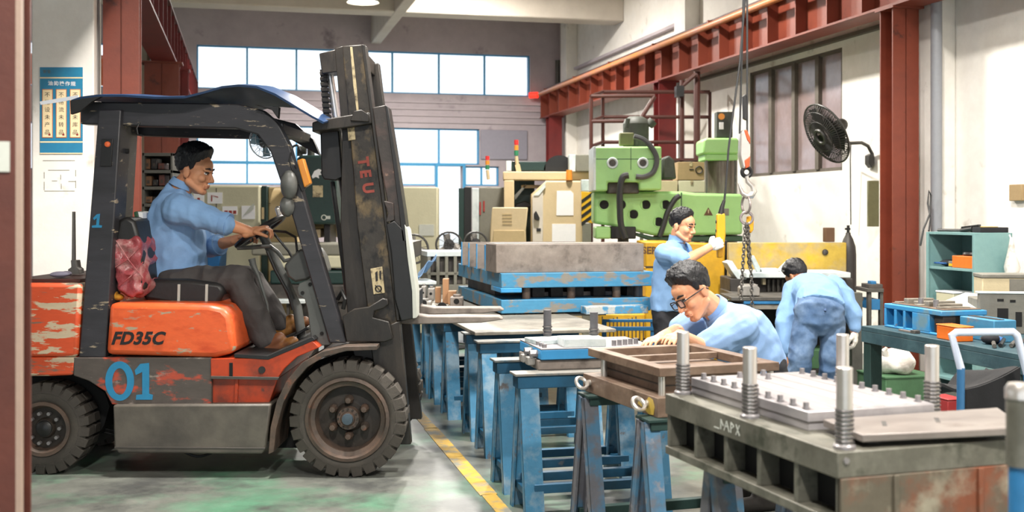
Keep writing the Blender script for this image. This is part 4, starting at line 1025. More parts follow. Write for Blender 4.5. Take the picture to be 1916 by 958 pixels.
mb, nr = voxel(T, .008, 4); crease(mb, nr, .010, 9, (1, 1, .8))
sh = part('shirt', mb, M_['shirt_blue'], mn, smooth=80)
collar(hd, W(1268, 451, PD), V((.02, 0, 1)), fwd, lat, M_['shirt_blue'], sh, .066)
part('placket', MB().tube([W(1283, 456, 8.55), W(1291, 478, 8.51), W(1289, 520, 8.49), W(1284, 574, 8.49)], .008, 6), M_['shirt_inner'], sh, label='darker open front edge')
P = MB(); P.loft(rings([(W(1250, 610, PD), .10, .08), (W(1249, 585, PD), .155, .11), (W(1250, 566, PD), .15, .105)], lat))
for a, b, c in ((hipL, kL, aL), (hipR, kR, aR)): P.caps(a, b, .085, .07); P.caps(b, c, .07, .062)
mb, nr = voxel(P, .009, 4); crease(mb, nr, .008, 8)
part('trousers', mb, M_['trouser_black'], mn, smooth=80)
for a in (aL, aR):
    mb, nr = voxel(foot(MB(), a + V((0, 0, .02)), V((a.x, a.y, .045)) + fwd * .19, .05), .008, 3)
    lo = min(p.z for p in mb.v)
    for p in mb.v: p.z -= lo
    part('shoe', mb, M_['boot_sole'], mn, smooth=80)
G = MB(); hand(G, nW, W(1351, 452, 8.40) - nW, V((.2, .95, -.1)), (.6, .8, .6), 1, 1.0, .0045)
mb, nr = voxel(G, .004, 3)
part('glove', mb, M_['glove_white'], mn, smooth=80, label='white cotton work glove')

# ---- man leaning over the steel frame
PD = 5.62
lm = thing('person', 'man with black glasses leaning over the open steel frame', 'person', (W(1430, 400, PD + .1).x, PD + .1, 0))
lat = V((.30, -.95, 0)).normalized()                  # his side towards the camera
hd = Head(W(1299, 549, PD - .05), (-.76, -.38, -.50), (-.45, .06, .86), 1.04)
neck = W(1348, 590, PD)
B = MB(); hd.flesh(B, neck)
spec = [(W(1418, 690, PD), .13, .10), (W(1400, 655, PD), .13, .10), (W(1375, 618, PD), .15, .105), (W(1356, 598, PD), .13, .08), (W(1346, 588, PD), .07, .06)]
B.loft(rings(spec, lat))
nS, fS = W(1352, 606, PD) + lat * .18, W(1350, 598, PD) - lat * .18
nE, fE = W(1314, 652, 5.45), W(1268, 622, 5.72)
nW, fW = W(1272, 628, 5.26), W(1238, 633, 5.30)
for S_, E_, Wr in ((nS, nE, nW), (fS, fE, fW)): B.caps(S_, E_, .054, .046); B.caps(E_, Wr, .046, .031)
hand(B, nW, V((-.55, -.8, .02)), V((0, .1, -1)), (.35, .4, .3), 1, 1.0)
hand(B, fW, V((-.6, -.75, .0)), V((0, -.1, -1)), (.3, .4, .3), -1, 1.0)
hp = W(1424, 690, PD)
hN, hF = hp + lat * .09, hp - lat * .09
kN, kF = V((hN.x + .02, hN.y + .05, .40)), V((hF.x + .02, hF.y + .05, .40)); aN, aF = V((hN.x + .06, hN.y + .12, .09)), V((hF.x + .06, hF.y + .12, .09))
for a, b, c in ((hN, kN, aN), (hF, kF, aF)): B.caps(a, b, .07, .052); B.caps(b, c, .05, .038)
mb, nr = voxel(B, .0045, 3)
part('body', mb, M_['skin'], lm, smooth=80)
hd.features(lm, True); hd.hair(lm, 15, tall=.022, front=56)
T = MB()
spec = [(W(1419, 696, PD), .17, .125), (W(1412, 676, PD), .175, .135), (W(1396, 645, PD), .185, .15), (W(1376, 617, PD), .195, .14), (W(1358, 600, PD), .19, .105), (W(1348, 591, PD), .115, .078), (W(1340, 582, PD), .07, .064)]
T.loft(rings(spec, lat)); T.caps(nS, nS + (nE - nS) * .80, .092, .076); T.caps(fS, fS + (fE - fS) * .80, .09, .07)
mb, nr = voxel(T, .0075, 4); crease(mb, nr, .011, 9, (1, 1, .9))
sh = part('shirt', mb, M_['shirt_pale'], lm, smooth=80)
collar(hd, W(1340, 582, PD), hd.p(0, -.02, -.03) - neck, V((-.62, -.25, -.72)), lat, M_['shirt_pale'], sh, .074)
P = MB(); P.loft(rings([(W(1424, 735, PD), .10, .09), (W(1424, 700, PD), .165, .12), (W(1419, 676, PD), .16, .115)], lat))
for a, b, c in ((hN, kN, aN), (hF, kF, aF)): P.caps(a, b, .088, .072); P.caps(b, c, .072, .064)
mb, nr = voxel(P, .009, 4); crease(mb, nr, .008, 8)
part('trousers', mb, M_['trouser_black'], lm, smooth=80)
for a in (aN, aF):
    mb, nr = voxel(foot(MB(), a + V((0, 0, .02)), V((a.x - .19, a.y - .08, .05)), .05), .008, 3)
    lo = min(p.z for p in mb.v)
    for p in mb.v: p.z -= lo
    part('shoe', mb, M_['boot_sole'], lm, smooth=80)

# ---- man bent double, seen from behind
PD = 8.3
bmn = thing('person', 'man in blue jeans bending down with his back turned', 'person', (W(1530, 400, PD).x, PD, 0))
lat = V((.97, .22, 0)).normalized()
hd = Head(W(1493, 519, 8.88), (-.30, .62, -.72), (-.35, .70, .60), 1.0)
neck = W(1508, 528, 8.72)
B = MB(); hd.flesh(B, neck)
pel = W(1531, 584, PD)
spec = [(pel, .13, .10), (W(1526, 562, 8.45), .13, .10), (W(1518, 543, 8.60), .15, .10), (W(1512, 533, 8.70), .13, .08)]
B.loft(rings(spec, lat))
lS, rS = W(1486, 545, 8.62), W(1564, 536, 8.66)
lE, rE = W(1468, 606, 8.52), W(1594, 582, 8.58)
lW, rW = W(1470, 662, 8.46), W(1598, 620, 8.54)
for S_, E_, Wr in ((lS, lE, lW), (rS, rE, rW)): B.caps(S_, E_, .054, .046); B.caps(E_, Wr, .044, .031)
hand(B, lW, V((.1, .0, -1)), V((.8, .3, 0)), .3, 1, .95); hand(B, rW, V((.15, .0, -1)), V((-.8, .4, 0)), .5, -1, .95)
hL, hR = W(1512, 592, PD), W(1556, 590, PD + .03)
kL, kR = W(1497, 670, PD - .06), W(1556, 668, PD - .02)
aL, aR = V((W(1487, 0, PD).x, PD + .0, .09)), V((W(1553, 0, PD).x, PD + .05, .09))
for a, b, c in ((hL, kL, aL), (hR, kR, aR)): B.caps(a, b, .075, .055); B.caps(b, c, .052, .04)
mb, nr = voxel(B, .0045, 3)
part('body', mb, M_['skin_tan'], bmn, smooth=80)
hd.features(bmn); hd.hair(bmn, 21, tall=.02, back=135)
T = MB()
spec = [(W(1536, 580, PD + .0), .185, .135), (W(1533, 566, 8.38), .175, .145), (W(1527, 552, 8.50), .175, .15), (W(1521, 541, 8.60), .18, .135), (W(1512, 533, 8.68), .15, .09), (W(1508, 528, 8.74), .07, .06)]
T.loft(rings(spec, lat)); T.caps(lS, lE, .092, .076); T.caps(lE, lE + (lW - lE) * .9, .078, .056); T.caps(rS, rE, .092, .074); T.caps(rE, rE + (rW - rE) * .8, .074, .055)
mb, nr = voxel(T, .008, 4); crease(mb, nr, .012, 8, (1, 1, .7))
sh = part('shirt', mb, M_['shirt_blue'], bmn, smooth=80)
P = MB(); P.loft(rings([(W(1533, 625, PD), .10, .08), (W(1533, 604, PD), .185, .125), (W(1534, 583, PD + .0), .19, .135), (W(1532, 568, PD + .08), .175, .12)], lat))
for a, b, c in ((hL, kL, aL), (hR, kR, aR)): P.caps(a, b, .102, .088); P.caps(b, c, .088, .078)
mb, nr = voxel(P, .0085, 4); crease(mb, nr, .010, 9)
jn = part('jeans', mb, M_['jeans'], bmn, smooth=80)
part('belt_loop', MB().bar(W(1544, 572, 8.20), W(1544, 582, 8.17), .014, .01), M_['jeans_seam'], jn)
for a in (aL, aR):
    mb, nr = voxel(foot(MB(), a + V((0, 0, .02)), V((a.x - .02, a.y + .2, .05)), .05), .008, 3)
    lo = min(p.z for p in mb.v)
    for p in mb.v: p.z -= lo
    part('shoe', mb, M_['boot_sole'], bmn, smooth=80)
G = MB(); hand(G, rW, V((.15, .0, -1)), V((-.8, .4, 0)), .5, -1, 1.0, .0045)
mb, nr = voxel(G, .004, 3)
part('glove', mb, M_['glove_white'], bmn, smooth=80, label='white work glove')
# ------------------------------------------------------------------ blue trestles
def trestle(label, pos, rot, L=.66, h=.70, group=None, leg='trestle_blue', rail='trestle_shaded', lw=.095, oh=.06, top='trestle_top', bh=.063):
    t = thing('trestle', label, 'trestle', (0, 0, 0), 0, group)
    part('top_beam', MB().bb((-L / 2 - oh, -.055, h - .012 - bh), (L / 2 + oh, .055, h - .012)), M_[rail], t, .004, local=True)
    part('top_plate', MB().bb((-L / 2 - oh - .015, -.065, h - .012), (L / 2 + oh + .015, .065, h)), M_[top], t, .002, local=True)
    for sx in (-1, 1):
        for sy in (-1, 1):
            x = sx * L / 2
            a, b = Vector((x, sy * .035, h - .015)), Vector((x, sy * .165, 0))
            mb = MB().bar(a, b, .012, lw, (1, 0, 0))
            n = Vector((0, sy, .2)).normalized()
            for k in (-1, 1):
                o = Vector((k * (lw / 2 - .005), -sy * .02, 0))
                mb.bar(a + o, b + o, .045, .010, (1, 0, 0))
            lo = [p for p in mb.v if p.z < .03]
            for p in lo: p.z = 0
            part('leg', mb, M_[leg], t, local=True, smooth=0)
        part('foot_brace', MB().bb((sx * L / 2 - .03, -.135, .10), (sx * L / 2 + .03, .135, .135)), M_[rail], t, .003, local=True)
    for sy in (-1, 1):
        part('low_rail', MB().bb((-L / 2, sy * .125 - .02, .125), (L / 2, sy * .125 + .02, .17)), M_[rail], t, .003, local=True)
    t.location = pos; t.rotation_euler.z = rot
    FRAME[t.name] = Matrix.Translation(Vector(pos)) @ Matrix.Rotation(rot, 4, 'Z')
    return t
def tpos(px, d, rot=HA, L=.66):
    return Vector(((px - CX) * d / FPX + math.cos(rot) * L / 2, d + math.sin(rot) * L / 2, 0))
GR = 'blue trestles along the yellow line'
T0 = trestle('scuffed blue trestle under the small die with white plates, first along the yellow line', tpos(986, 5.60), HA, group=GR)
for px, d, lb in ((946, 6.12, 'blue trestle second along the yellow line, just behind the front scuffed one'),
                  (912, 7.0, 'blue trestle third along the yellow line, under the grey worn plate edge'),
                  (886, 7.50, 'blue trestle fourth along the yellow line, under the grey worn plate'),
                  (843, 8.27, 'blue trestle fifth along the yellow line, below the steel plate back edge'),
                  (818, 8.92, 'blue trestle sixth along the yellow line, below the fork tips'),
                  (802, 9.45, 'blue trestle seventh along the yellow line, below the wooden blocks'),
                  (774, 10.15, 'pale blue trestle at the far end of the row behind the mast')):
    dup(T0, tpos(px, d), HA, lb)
GR2 = 'trestles under the dies in front'
A17 = math.radians(17)
TA = trestle('grey scuffed trestle under the far end of the open steel frame', tpos(1100, 4.93, A17), A17, group=GR2, leg='trestle_grey', rail='bench_dark', lw=.062, oh=.01, top='bench_dark', bh=.034)
dup(TA, tpos(1212, 4.36, A17), A17, 'grey scuffed trestle between the open steel frame and the ribbed die')
dup(TA, tpos(1345, 3.52, A17, .66), A17, 'dark trestle under the ribbed die, seen below its bottom rail')
dup(TA, tpos(1580, 2.98, A17, .66), A17, 'trestle under the front end of the ribbed die')
# far legs of the right-hand bearing row
def slab(mb, M4, a, b):
    (x0, y0, z0), (x1, y1, z1) = a, b
    return mb.hexa([M4 @ Vector(p) for p in ((x0, y0, z0), (x1, y0, z0), (x1, y1, z0), (x0, y1, z0), (x0, y0, z1), (x1, y0, z1), (x1, y1, z1), (x0, y1, z1))])
def at(o, x, y, z): return FRAME[o.name] @ Vector((x, y, z))

# ------------------------------------------------------------------ plates on the trestles
def hplate(name, u0, u1, v0, v1, z0, z1, m, label, cat, group=None):
    return solo(name, hbox(MB(), u0, u1, v0, v1, z0, z1), M_[m], label, cat, group, .004)
hplate('steel_plate', 1.46, 2.42, 7.12, 8.3, .70, .722, 'table_top_steel', 'grey worn steel plate lying across the third and fourth trestle', 'plate')
hplate('steel_plate', 1.42, 2.75, 8.33, 9.1, .70, .72, 'table_top_steel', 'grey worn steel plate under the large blue die', 'plate')
hplate('steel_plate', 1.42, 2.75, 9.12, 10.6, .70, .72, 'table_top_steel', 'grey worn steel plate under the clutter behind the fork tips', 'plate')

# ------------------------------------------------------------------ large blue die in the middle
p0 = W(938, 400, 8.5)
BD = thing('press_die', 'large blue two plate press die with brown steel block on top', 'die', (p0.x, p0.y, .7205), HA)
def L_(t, name, a, b, m, bev=.005, par=None, label=None):
    return part(name, MB().bb(a, b), M_[m], par or t, bev, local=True, label=label)
lp = L_(BD, 'lower_plate', (0, 0, .012), (1.2, 1.75, .115), 'die_blue')
L_(BD, 'foot_block', (.12, .05, 0), (.2, 1.7, .012), 'dark_clutter'); L_(BD, 'foot_block', (.95, .05, 0), (1.05, 1.7, .012), 'dark_clutter')
up = L_(BD, 'upper_plate', (0, 0, .205), (1.22, 1.75, .318), 'die_blue')
L_(BD, 'plate_lip', (-.004, -.004, .17), (.16, .35, .206), 'die_blue_clean', par=up)
blk = L_(BD, 'top_block', (-.03, .05, .318), (1.16, .42, .535), 'steel_block', .004)
for k, y in enumerate((.42, .75, 1.08, 1.40)):
    L_(BD, 'rib', (-.030, y, .318), (1.0, y + .025, .52), 'steel_block', .002, blk); L_(BD, 'rib_edge', (-.037, y, .318), (-.030, y + .025, .522), 'die_blue_clean', 0, blk)
L_(BD, 'back_block', (.14, .42, .318), (1.05, 1.42, .50), 'steel_block', .004)
for x, y in ((.22, .1), (.95, .1), (.22, 1.5), (.95, 1.5), (.58, .1)):
    q = MB().cyl((x, y, .115), (x, y, .205), .032, n=16)
    part('guide_post', q, M_['steel_rusty'], BD, local=True)
for x in (.30, .45, .62, .80, 1.08): L_(BD, 'spacer_block', (x, .22, .115), (x + .1, .5, .19), 'dark_clutter', .003)
L_(BD, 'die_core', (.06, .5, .115), (1.15, 1.6, .20), 'dark_clutter', .003)
L_(BD, 'die_insert', (.3, .3, .115), (.98, .34, .15), 'steel_plate', .003)
part('spring', MB().cyl((1.13, .1, .115), (1.13, .1, .205), .038, n=14), M_['spring_dark'], BD, local=True)
L_(BD, 'cap_plate', (-.02, .1, .535), (1.14, .40, .541), 'steel_block', .002)
solo('steel_sheet', slab(MB(), FRAME[BD.name], (.62, -.16, .006), (1.12, -.02, .065)), M_['die_blue_peeled'], 'white and blue peeling steel block in front of the large blue die', 'block', None, .004)
# die farther along the row with a slotted side
p1 = W(862, 400, 10.3)
SD = thing('press_die', 'slotted grey die standing behind the large blue die', 'die', (p1.x - .34, p1.y + .42, .7205), HA)
L_(SD, 'base', (-.03, -.02, 0), (.5, .5, .09), 'grey_machine'); L_(SD, 'lid', (0, 0, .36), (.47, .46, .41), 'white_metal')
L_(SD, 'floor_plate', (0, 0, .18), (.47, .46, .21), 'grey_machine'); L_(SD, 'core', (.02, .06, .09), (.45, .44, .36), 'dark_clutter')
for k in range(6): L_(SD, 'rib', (.005 + .085 * k, 0, .09), (.035 + .085 * k, .45, .36), 'grey_machine', .002)
# clutter behind the fork tips
for k, (x0, x1, y0, y1, d, m, lb) in enumerate(((828, 839, 522, 566, 9.6, 'wood_block', 'upright wooden block behind the fork tips'), (838, 853, 545, 574, 9.5, 'wood_block', 'short wooden block leaning beside the upright one'),
        (814, 824, 538, 566, 9.7, 'wood_block', 'narrow wooden block at the edge of the clutter'))):
    q0, q1 = W(x0, y1, d), W(x1, y0, d)
    solo('wood_block', MB().bb((q0.x, d, .7215), (q1.x, d + .12, q1.z)), M_[m], lb, 'block', 'wooden blocks behind the fork tips', .003)
for k, (x0, x1, y0, d, m, lb) in enumerate(((780, 806, 560, 9.3, 'scrap_grey', 'grey machined block with a hole next to the mast'), (788, 796, 532, 9.9, 'scrap_grey', 'thin grey upright casting behind the mast'),
        (800, 812, 536, 9.9, 'scrap_grey', 'grey casting between the thin upright and the wood'), (842, 866, 552, 9.2, 'steel_block', 'brown steel block touching the blue die'),
        (806, 848, 572, 9.1, 'grey_machine', 'low grey green bar in front of the wooden blocks'))):
    q0, q1 = W(x0, 590, d), W(x1, y0, d)
    o = thing('casting', lb, 'casting', ((q0.x + q1.x) / 2, d + .08, .7215), 0, 'machine parts behind the fork tips')
    part('body', MB().bb((q0.x, d, .7215), (q1.x, d + .16, q1.z - .02)), M_[m], o, .006)
    part('boss', MB().cyl(((q0.x + q1.x) / 2, d + .08, q1.z - .02), ((q0.x + q1.x) / 2, d + .08, q1.z), (q1.x - q0.x) * .3), M_[m], o)
    part('bore', MB().cyl(((q0.x + q1.x) / 2, d - .002, (.72 + q1.z) / 2), ((q0.x + q1.x) / 2, d + .01, (.72 + q1.z) / 2), (q1.x - q0.x) * .22), M_['black_gap'], o)
bc = MB().sheet(lambda a, b: W(782 + 34 * a, 516 - 40 * a * (1 - .25 * b) + 6 * math.sin(a * 9 + b * 4), 10.38 + .3 * b), 14, 8, .006)
solo('blue_cloth', bc, M_['shirt_blue'], 'light blue cloth heaped over a frame behind the fork tips', 'cloth')
wt = thing('pallet_stand', 'white topped stand with the blue cloth behind the mast', 'stand', (W(795, 400, 10.3).x, 10.3, .7215), HA)
L_(wt, 'top', (-.15, -.05, .12), (.10, .45, .15), 'white_metal'); L_(wt, 'leg', (-.13, 0, 0), (-.09, .06, .12), 'trestle_blue'); L_(wt, 'leg', (.04, 0, 0), (.08, .06, .12), 'trestle_blue')
L_(wt, 'leg', (-.13, .38, 0), (-.09, .44, .12), 'trestle_blue'); L_(wt, 'leg', (.04, .38, 0), (.08, .44, .12), 'trestle_blue')

# ------------------------------------------------------------------ small die with white plates
p2 = W(1010, 400, 5.66)
SM = thing('press_die', 'small blue die with white plates and two dark pillars on top', 'die', (p2.x, p2.y, .70), HA)
L_(SM, 'lower_block', (-.01, -.0, 0), (.62, .40, .05), 'steel_block'); L_(SM, 'upper_plate', (0, -.02, .054), (.60, .42, .105), 'die_blue_clean')
L_(SM, 'top_face', (.0, -.02, .105), (.60, .42, .112), 'steel_ground', .002)
for k, y in enumerate((.05, .16)):
    part('side_bolt', MB().cyl((0, y, .08), (-.04, y + .0, .08), .018, n=8), M_['bolt_steel'], SM, local=True)
    part('clamp', MB().bb((-.05, y + .0, .02), (-.01, y + .05, .06)), M_['scrap_grey'], SM, .004, local=True)
for k, (x, y, a) in enumerate(((.10, .22, .15), (.22, .06, -.05))):
    Mx = Matrix.Translation((x, y, .0)) @ Matrix.Rotation(a, 4, 'Z')
    part('white_plate', slab(MB(), Mx, (-.09, -.07, .112), (.13, .10, .135 + .02 * k)), M_['white_metal'], SM, .003, local=True)
L_(SM, 'dark_insert', (.14, -.005, .112), (.34, .04, .13), 'dark_clutter', .003)
for x, y in ((.13, .33), (.33, .14)):
    part('guide_pillar', MB().cyl((x, y, .112), (x, y, .275), .021, n=18), M_['spring_grey'], SM, local=True)
    part('pillar_collar', MB().cyl((x, y, .112), (x, y, .13), .032, n=18), M_['bolt_steel'], SM, local=True)
    part('pillar_spring', MB().ring((x, y, .15), (0, 0, 1), .022, .005, 18, 6).ring((x, y, .168), (0, 0, 1), .022, .005, 18, 6).ring((x, y, .186), (0, 0, 1), .022, .005, 18, 6), M_['spring_dark'], SM, local=True)
for k in range(6):
    part('top_bolt', MB().cyl((.03 + .0 * k, .02 + .06 * k, .112), (.03, .02 + .06 * k, .13), .013, n=8), M_['bolt_steel'], SM, local=True)
for k in range(5):
    part('top_bolt', MB().cyl((.40 + .035 * k, .02 + .015 * k, .112), (.40 + .035 * k, .02 + .015 * k, .14), .013, n=8), M_['bolt_steel'], SM, local=True)

# ------------------------------------------------------------------ open steel frame die
p3 = W(1234, 400, 4.36)
FD = thing('frame_die', 'rusty open steel frame die with eye bolts under the leaning man', 'die', (p3.x, p3.y, .70), math.radians(19.5))
fw_, fl_ = .54, .70
tf = L_(FD, 'top_frame', (0, 0, .155), (fw_, .055, .19), 'steel_rusty', .003)
L_(FD, 'frame_rail', (0, fl_ - .055, .155), (fw_, fl_, .19), 'steel_rusty', .003, tf); L_(FD, 'frame_rail', (0, .055, .155), (.055, fl_ - .055, .19), 'steel_rusty', .003, tf)
L_(FD, 'frame_rail', (fw_ - .055, .055, .155), (fw_, fl_ - .055, .19), 'steel_rusty', .003, tf)
L_(FD, 'cross_strip', (.055, .40, .16), (fw_ - .055, .43, .186), 'steel_rusty', .002, tf)
L_(FD, 'middle_block', (.05, .06, .075), (fw_ - .05, fl_ - .04, .15), 'steel_rusty', .003); L_(FD, 'middle_seam', (.047, .057, .108), (fw_ - .047, fl_ - .037, .113), 'dark_clutter', 0)
L_(FD, 'lower_plate', (-.02, -.02, 0), (fw_ + .02, fl_ + .01, .078), 'steel_rusty', .003)
part('yellow_patch', MB().prism([(-.0205, y, z) for y, z in ((.01, .008), (.05, .004), (.10, .02), (.15, .03), (.13, .055), (.08, .05), (.05, .072), (.015, .066), (.0, .04))], (-.001, 0, 0)), M_['yellow_worn'], FD, local=True, smooth=0, label='worn yellow paint patch')
for x, y in ((.025, .03), (.025, .58), (fw_ - .025, .03), (fw_ - .025, .58)):
    part('corner_post', MB().cyl((x, y, .075), (x, y, .157), .014, n=12), M_['pillar_steel'], FD, local=True)
for y in (.06, .63):
    e1 = part('eye_bolt', MB().ring((-.060, y, .045), (.25, -.75, .65), .028, .0085, 20, 8).cyl((-.03, y, .045), (.0, y, .045), .014, n=10), M_['pillar_steel'], FD, local=True, label='bright lifting eye bolt')

# ------------------------------------------------------------------ ribbed die in front
A18 = math.radians(18.3)
p4 = W(1567, 400, 2.786)
RD = thing('ribbed_die', 'long olive steel die with ribbed open side and guide pillars', 'die', (p4.x, p4.y, .70), A18)
w_, l_ = .53, .965
tp = L_(RD, 'top_plate', (0, 0, .131), (w_, l_, .197), 'steel_olive', .003)
L_(RD, 'bottom_rail', (0, .0, 0), (w_, l_, .026), 'steel_olive', .003)
L_(RD, 'hollow_shade', (.07, .012, .026), (w_ - .01, l_ - .01, .131), 'black_gap', 0)  # black block, puts the darkness of the unlit hollow into the colour
for k in range(6):
    y = (l_ - .02) * k / 5
    L_(RD, 'rib', (.008, y, .026), (.07, y + .02, .131), 'steel_olive', .002)
fpz = L_(RD, 'end_plate', (.008, -.004, .0), (w_ - .008, .014, .131), 'steel_rust_side', .002, label='rust streaked end plate')
L_(RD, 'end_rib', (.16, -.012, .0), (.175, .0, .131), 'steel_rust_side', .002, fpz)
L_(RD, 'end_rib', (.42, -.012, .0), (.435, .0, .131), 'steel_rust_side', .002, fpz)
part('plug', MB().cyl((.025, .004, .175), (.025, -.004, .175), .008, n=10), M_['bolt_steel'], tp, local=True)
chk = MB()
for k, (a, b, c, d) in enumerate(((0, 0, .03, .0), (.04, .0, .04, .03), (.04, .03, .055, .012), (.06, .0, .075, .03), (.075, .03, .09, .0), (.063, .014, .087, .014), (.1, .0, .1, .03), (.1, .03, .118, .022), (.118, .022, .1, .012), (.13, .0, .15, .03), (.15, .0, .13, .03))):
    chk.bar((-.0006, .63 - a, .148 + b), (-.0006, .63 - c - 1e-4, .148 + d), .0012, .004, (0, 0, 1) if b == d else (0, 1, 0))
part('chalk_scrawl', chk, M_['paper_grey'], tp, local=True, smooth=0, label='pale chalk scrawl on the olive plate')
ap = L_(RD, 'bolted_plate', (.085, .26, .197), (.50, .945, .25), 'steel_ground', .003)
L_(RD, 'plate_seam', (.083, .258, .22), (.502, .947, .223), 'dark_clutter', 0, ap)
for k in range(5): L_(RD, 'ground_strip', (.115 + .078 * k, .27, .25), (.185 + .078 * k, .935, .2515), 'steel_ground', .0006, ap)
me = None
for r_i, ux in enumerate((.105, .475)):
    for k in range(10):
        y = .30 + .066 * k
        if me is None:
            o = part('hex_bolt', MB().cyl((0, 0, 0), (0, 0, .004), .011, n=12).cyl((0, 0, .004), (0, 0, .018), .0085, n=6), M_['bolt_steel'], ap, local=True); me = o.data
        else:
            o = bpy.data.objects.new('hex_bolt', me); COL.objects.link(o); o.parent = ap
        o.location = (ux, y, .2512)
for x, y in ((.23, .88), (.33, .90), (.30, .82)):
    o = bpy.data.objects.new('hex_bolt', me); COL.objects.link(o); o.parent = ap; o.location = (x, y, .2512)
# loose plate on top of it
lp_ = MB()
lp_.hexa([Vector(p) for p in ((.885, 2.835, .912), (1.345, 2.935, .912), (1.40, 3.235, .912), (.845, 3.05, .912), (.885, 2.835, .932), (1.345, 2.935, .932), (1.40, 3.235, .932), (.845, 3.05, .932))])
LP = solo('cover_plate', lp_, M_['steel_plate'], 'loose brown steel plate lying on the ribbed die beside the bolted plate', 'plate', None, .003)
for a, b in (((.98, 2.95), (1.0, 3.02)), ((1.14, 3.0), (1.16, 3.07))):
    part('slot', MB().bar((a[0], a[1], .9315), (b[0], b[1], .9315), .012, .002), M_['dark_clutter'], LP)
part('spacer', MB().bb((.92, 2.90, .897), (.95, 3.02, .912)), M_['dark_clutter'], LP); part('spacer', MB().bb((1.2, 2.98, .897), (1.26, 3.12, .912)), M_['dark_clutter'], LP)
def gpillar(name, x, y, z0, h, par, m='pillar_steel', r=.0205, local=True):
    q = part(name, MB().cyl((x, y, z0), (x, y, z0 + h), r, n=24), M_[m], par, .003, local=local)
    part('pillar_collar', MB().lathe([(0, 0), (r * 1.4, 0), (r * 1.4, .007), (r * 1.15, .012), (0, .012)], (x, y, z0), n=20), M_['bolt_steel'], q, local=local)
    for k in range(8):
        part('spring_coil', MB().ring((x, y, z0 + .018 + .011 * k), (.05, 0, 1), r * 1.0, .0042, 20, 6), M_['spring_dark'], q, local=local)
    return q
inv = FRAME[RD.name].inverted()
for px, d, X in ((1278, 3.70, None), (1403, 3.27, None), (1580, 2.84, None), (1577, 3.62, None), (1744, 3.32, None)):
    q = inv @ Vector(((px - CX) * d / FPX, d, .70))
    gpillar('guide_pillar', q.x, q.y, .197, .205, RD)
# blurred stanchion at the picture edge
ps = W(1908, 400, 2.25)
SP = thing('stanchion', 'blurred green and blue steel post with a white cap beside the ribbed die', 'post', (ps.x, ps.y, 0))
part('lower_tube', MB().cyl((ps.x, ps.y, .01), (ps.x, ps.y, .99), .021), M_['bench_blue'], SP); part('upper_tube', MB().cyl((ps.x, ps.y, .985), (ps.x, ps.y, 1.135), .026), M_['steel_olive'], SP)
part('cap', MB().lathe([(0, .012), (.022, .01), (.028, 0), (.028, -.02), (0, -.02)], (ps.x, ps.y, 1.14)), M_['pillar_steel'], SP); part('foot', MB().cyl((ps.x, ps.y, 0), (ps.x, ps.y, .015), .07), M_['black_metal'], SP)
# ------------------------------------------------------------------ machines at the back
def mach(name, label, cat, px, d, py=None, group=None):
    return thing(name, label, cat, (W(px, 400, d).x, d, 0 if py is None else W(px, py, d).z), 0, group)
def ps_(t, name, outline, d, dep, m, bev=.008, par=None, label=None):
    return part(name, MB().pp(outline, d, d + dep), M_[m], par or t, bev, label=label)
def rect(x0, y0, x1, y1): return [(x0, y1), (x1, y1), (x1, y0), (x0, y0)]
def floor_y(d): return HY + CH * FPX / d
def hose(name, pts, d, r, m, par, n=6):
    P_ = [W(x, y, d) for x, y in pts]; out = []
    for i in range(len(P_) - 1):
        a, b = P_[max(i - 1, 0)], P_[min(i + 2, len(P_) - 1)]
        for k in range(n):
            t = k / n
            p, q = P_[i], P_[i + 1]
            out.append(.5 * ((2 * p) + (q - a) * t + (2 * a - 5 * p + 4 * q - b) * t * t + (3 * p - a - 3 * q + b) * t ** 3))
    out.append(P_[-1])
    return part(name, MB().tube(out, r, 8), M_[m], par)
# cream cabinets with notices
d = 12.6; fy = floor_y(d)
cc = mach('control_cabinet', 'cream cabinet with paper notices behind the driver', 'cabinet', 427, d)
ps_(cc, 'body', rect(322, 347, 486, fy), d, .6, 'cream_cabinet', .02)
ps_(cc, 'plinth', rect(322, fy - 14, 486, fy), d - .01, .02, 'dark_clutter', 0)
ps_(cc, 'door_gap', rect(404, 352, 405.5, fy - 16), d - .002, .004, 'dark_clutter', 0)
for k, (x0, y0, x1, y1) in enumerate(((362, 362, 382, 386), (388, 360, 416, 381), (416, 386, 444, 402), (452, 385, 477, 410))):
    nt = ps_(cc, 'notice', rect(x0, y0, x1, y1), d - .006, .004, 'paper', 0, label='white paper notice')
    if k == 2:
        for j in range(3): ps_(cc, 'red_print', rect(420 + 8 * j, 394, 426 + 8 * j, 400), d - .008, .002, 'ink_red', 0, nt)
    elif k == 1: ps_(cc, 'red_print', [(395, 377), (397, 377), (397, 366), (408, 370), (408, 368), (395, 365)], d - .008, .002, 'ink_red', 0, nt)
    elif k == 0: ps_(cc, 'red_print', rect(369, 370, 374, 376), d - .008, .002, 'ink_red', 0, nt)
    else: ps_(cc, 'folded_corner', [(455, 404), (470, 384), (476, 380), (474, 392)], d - .012, .002, 'paper_grey', 0, nt)
tb = mach('tool_cabinet', 'tan cabinet with a dark green side strip behind the steering wheel', 'cabinet', 525, 12.7)
ps_(tb, 'body', rect(501, 350, 556, floor_y(12.7)), 12.7, .5, 'cream_machine_dull', .02); ps_(tb, 'side_strip', rect(488.8, 348, 500, floor_y(12.7)), 12.65, .5, 'machine_green', .01)
ps_(tb, 'nameplate', rect(489.5, 388, 494, 410), 12.645, .006, 'cream_machine', 0, label='small brass coloured plate'); ps_(tb, 'door_seam', rect(503, 380, 554, 381.5), 12.695, .006, 'dark_clutter', 0)
bb_ = mach('storage_bin', 'blue storage bin in front of the cream cabinet', 'bin', 398, 12.2)
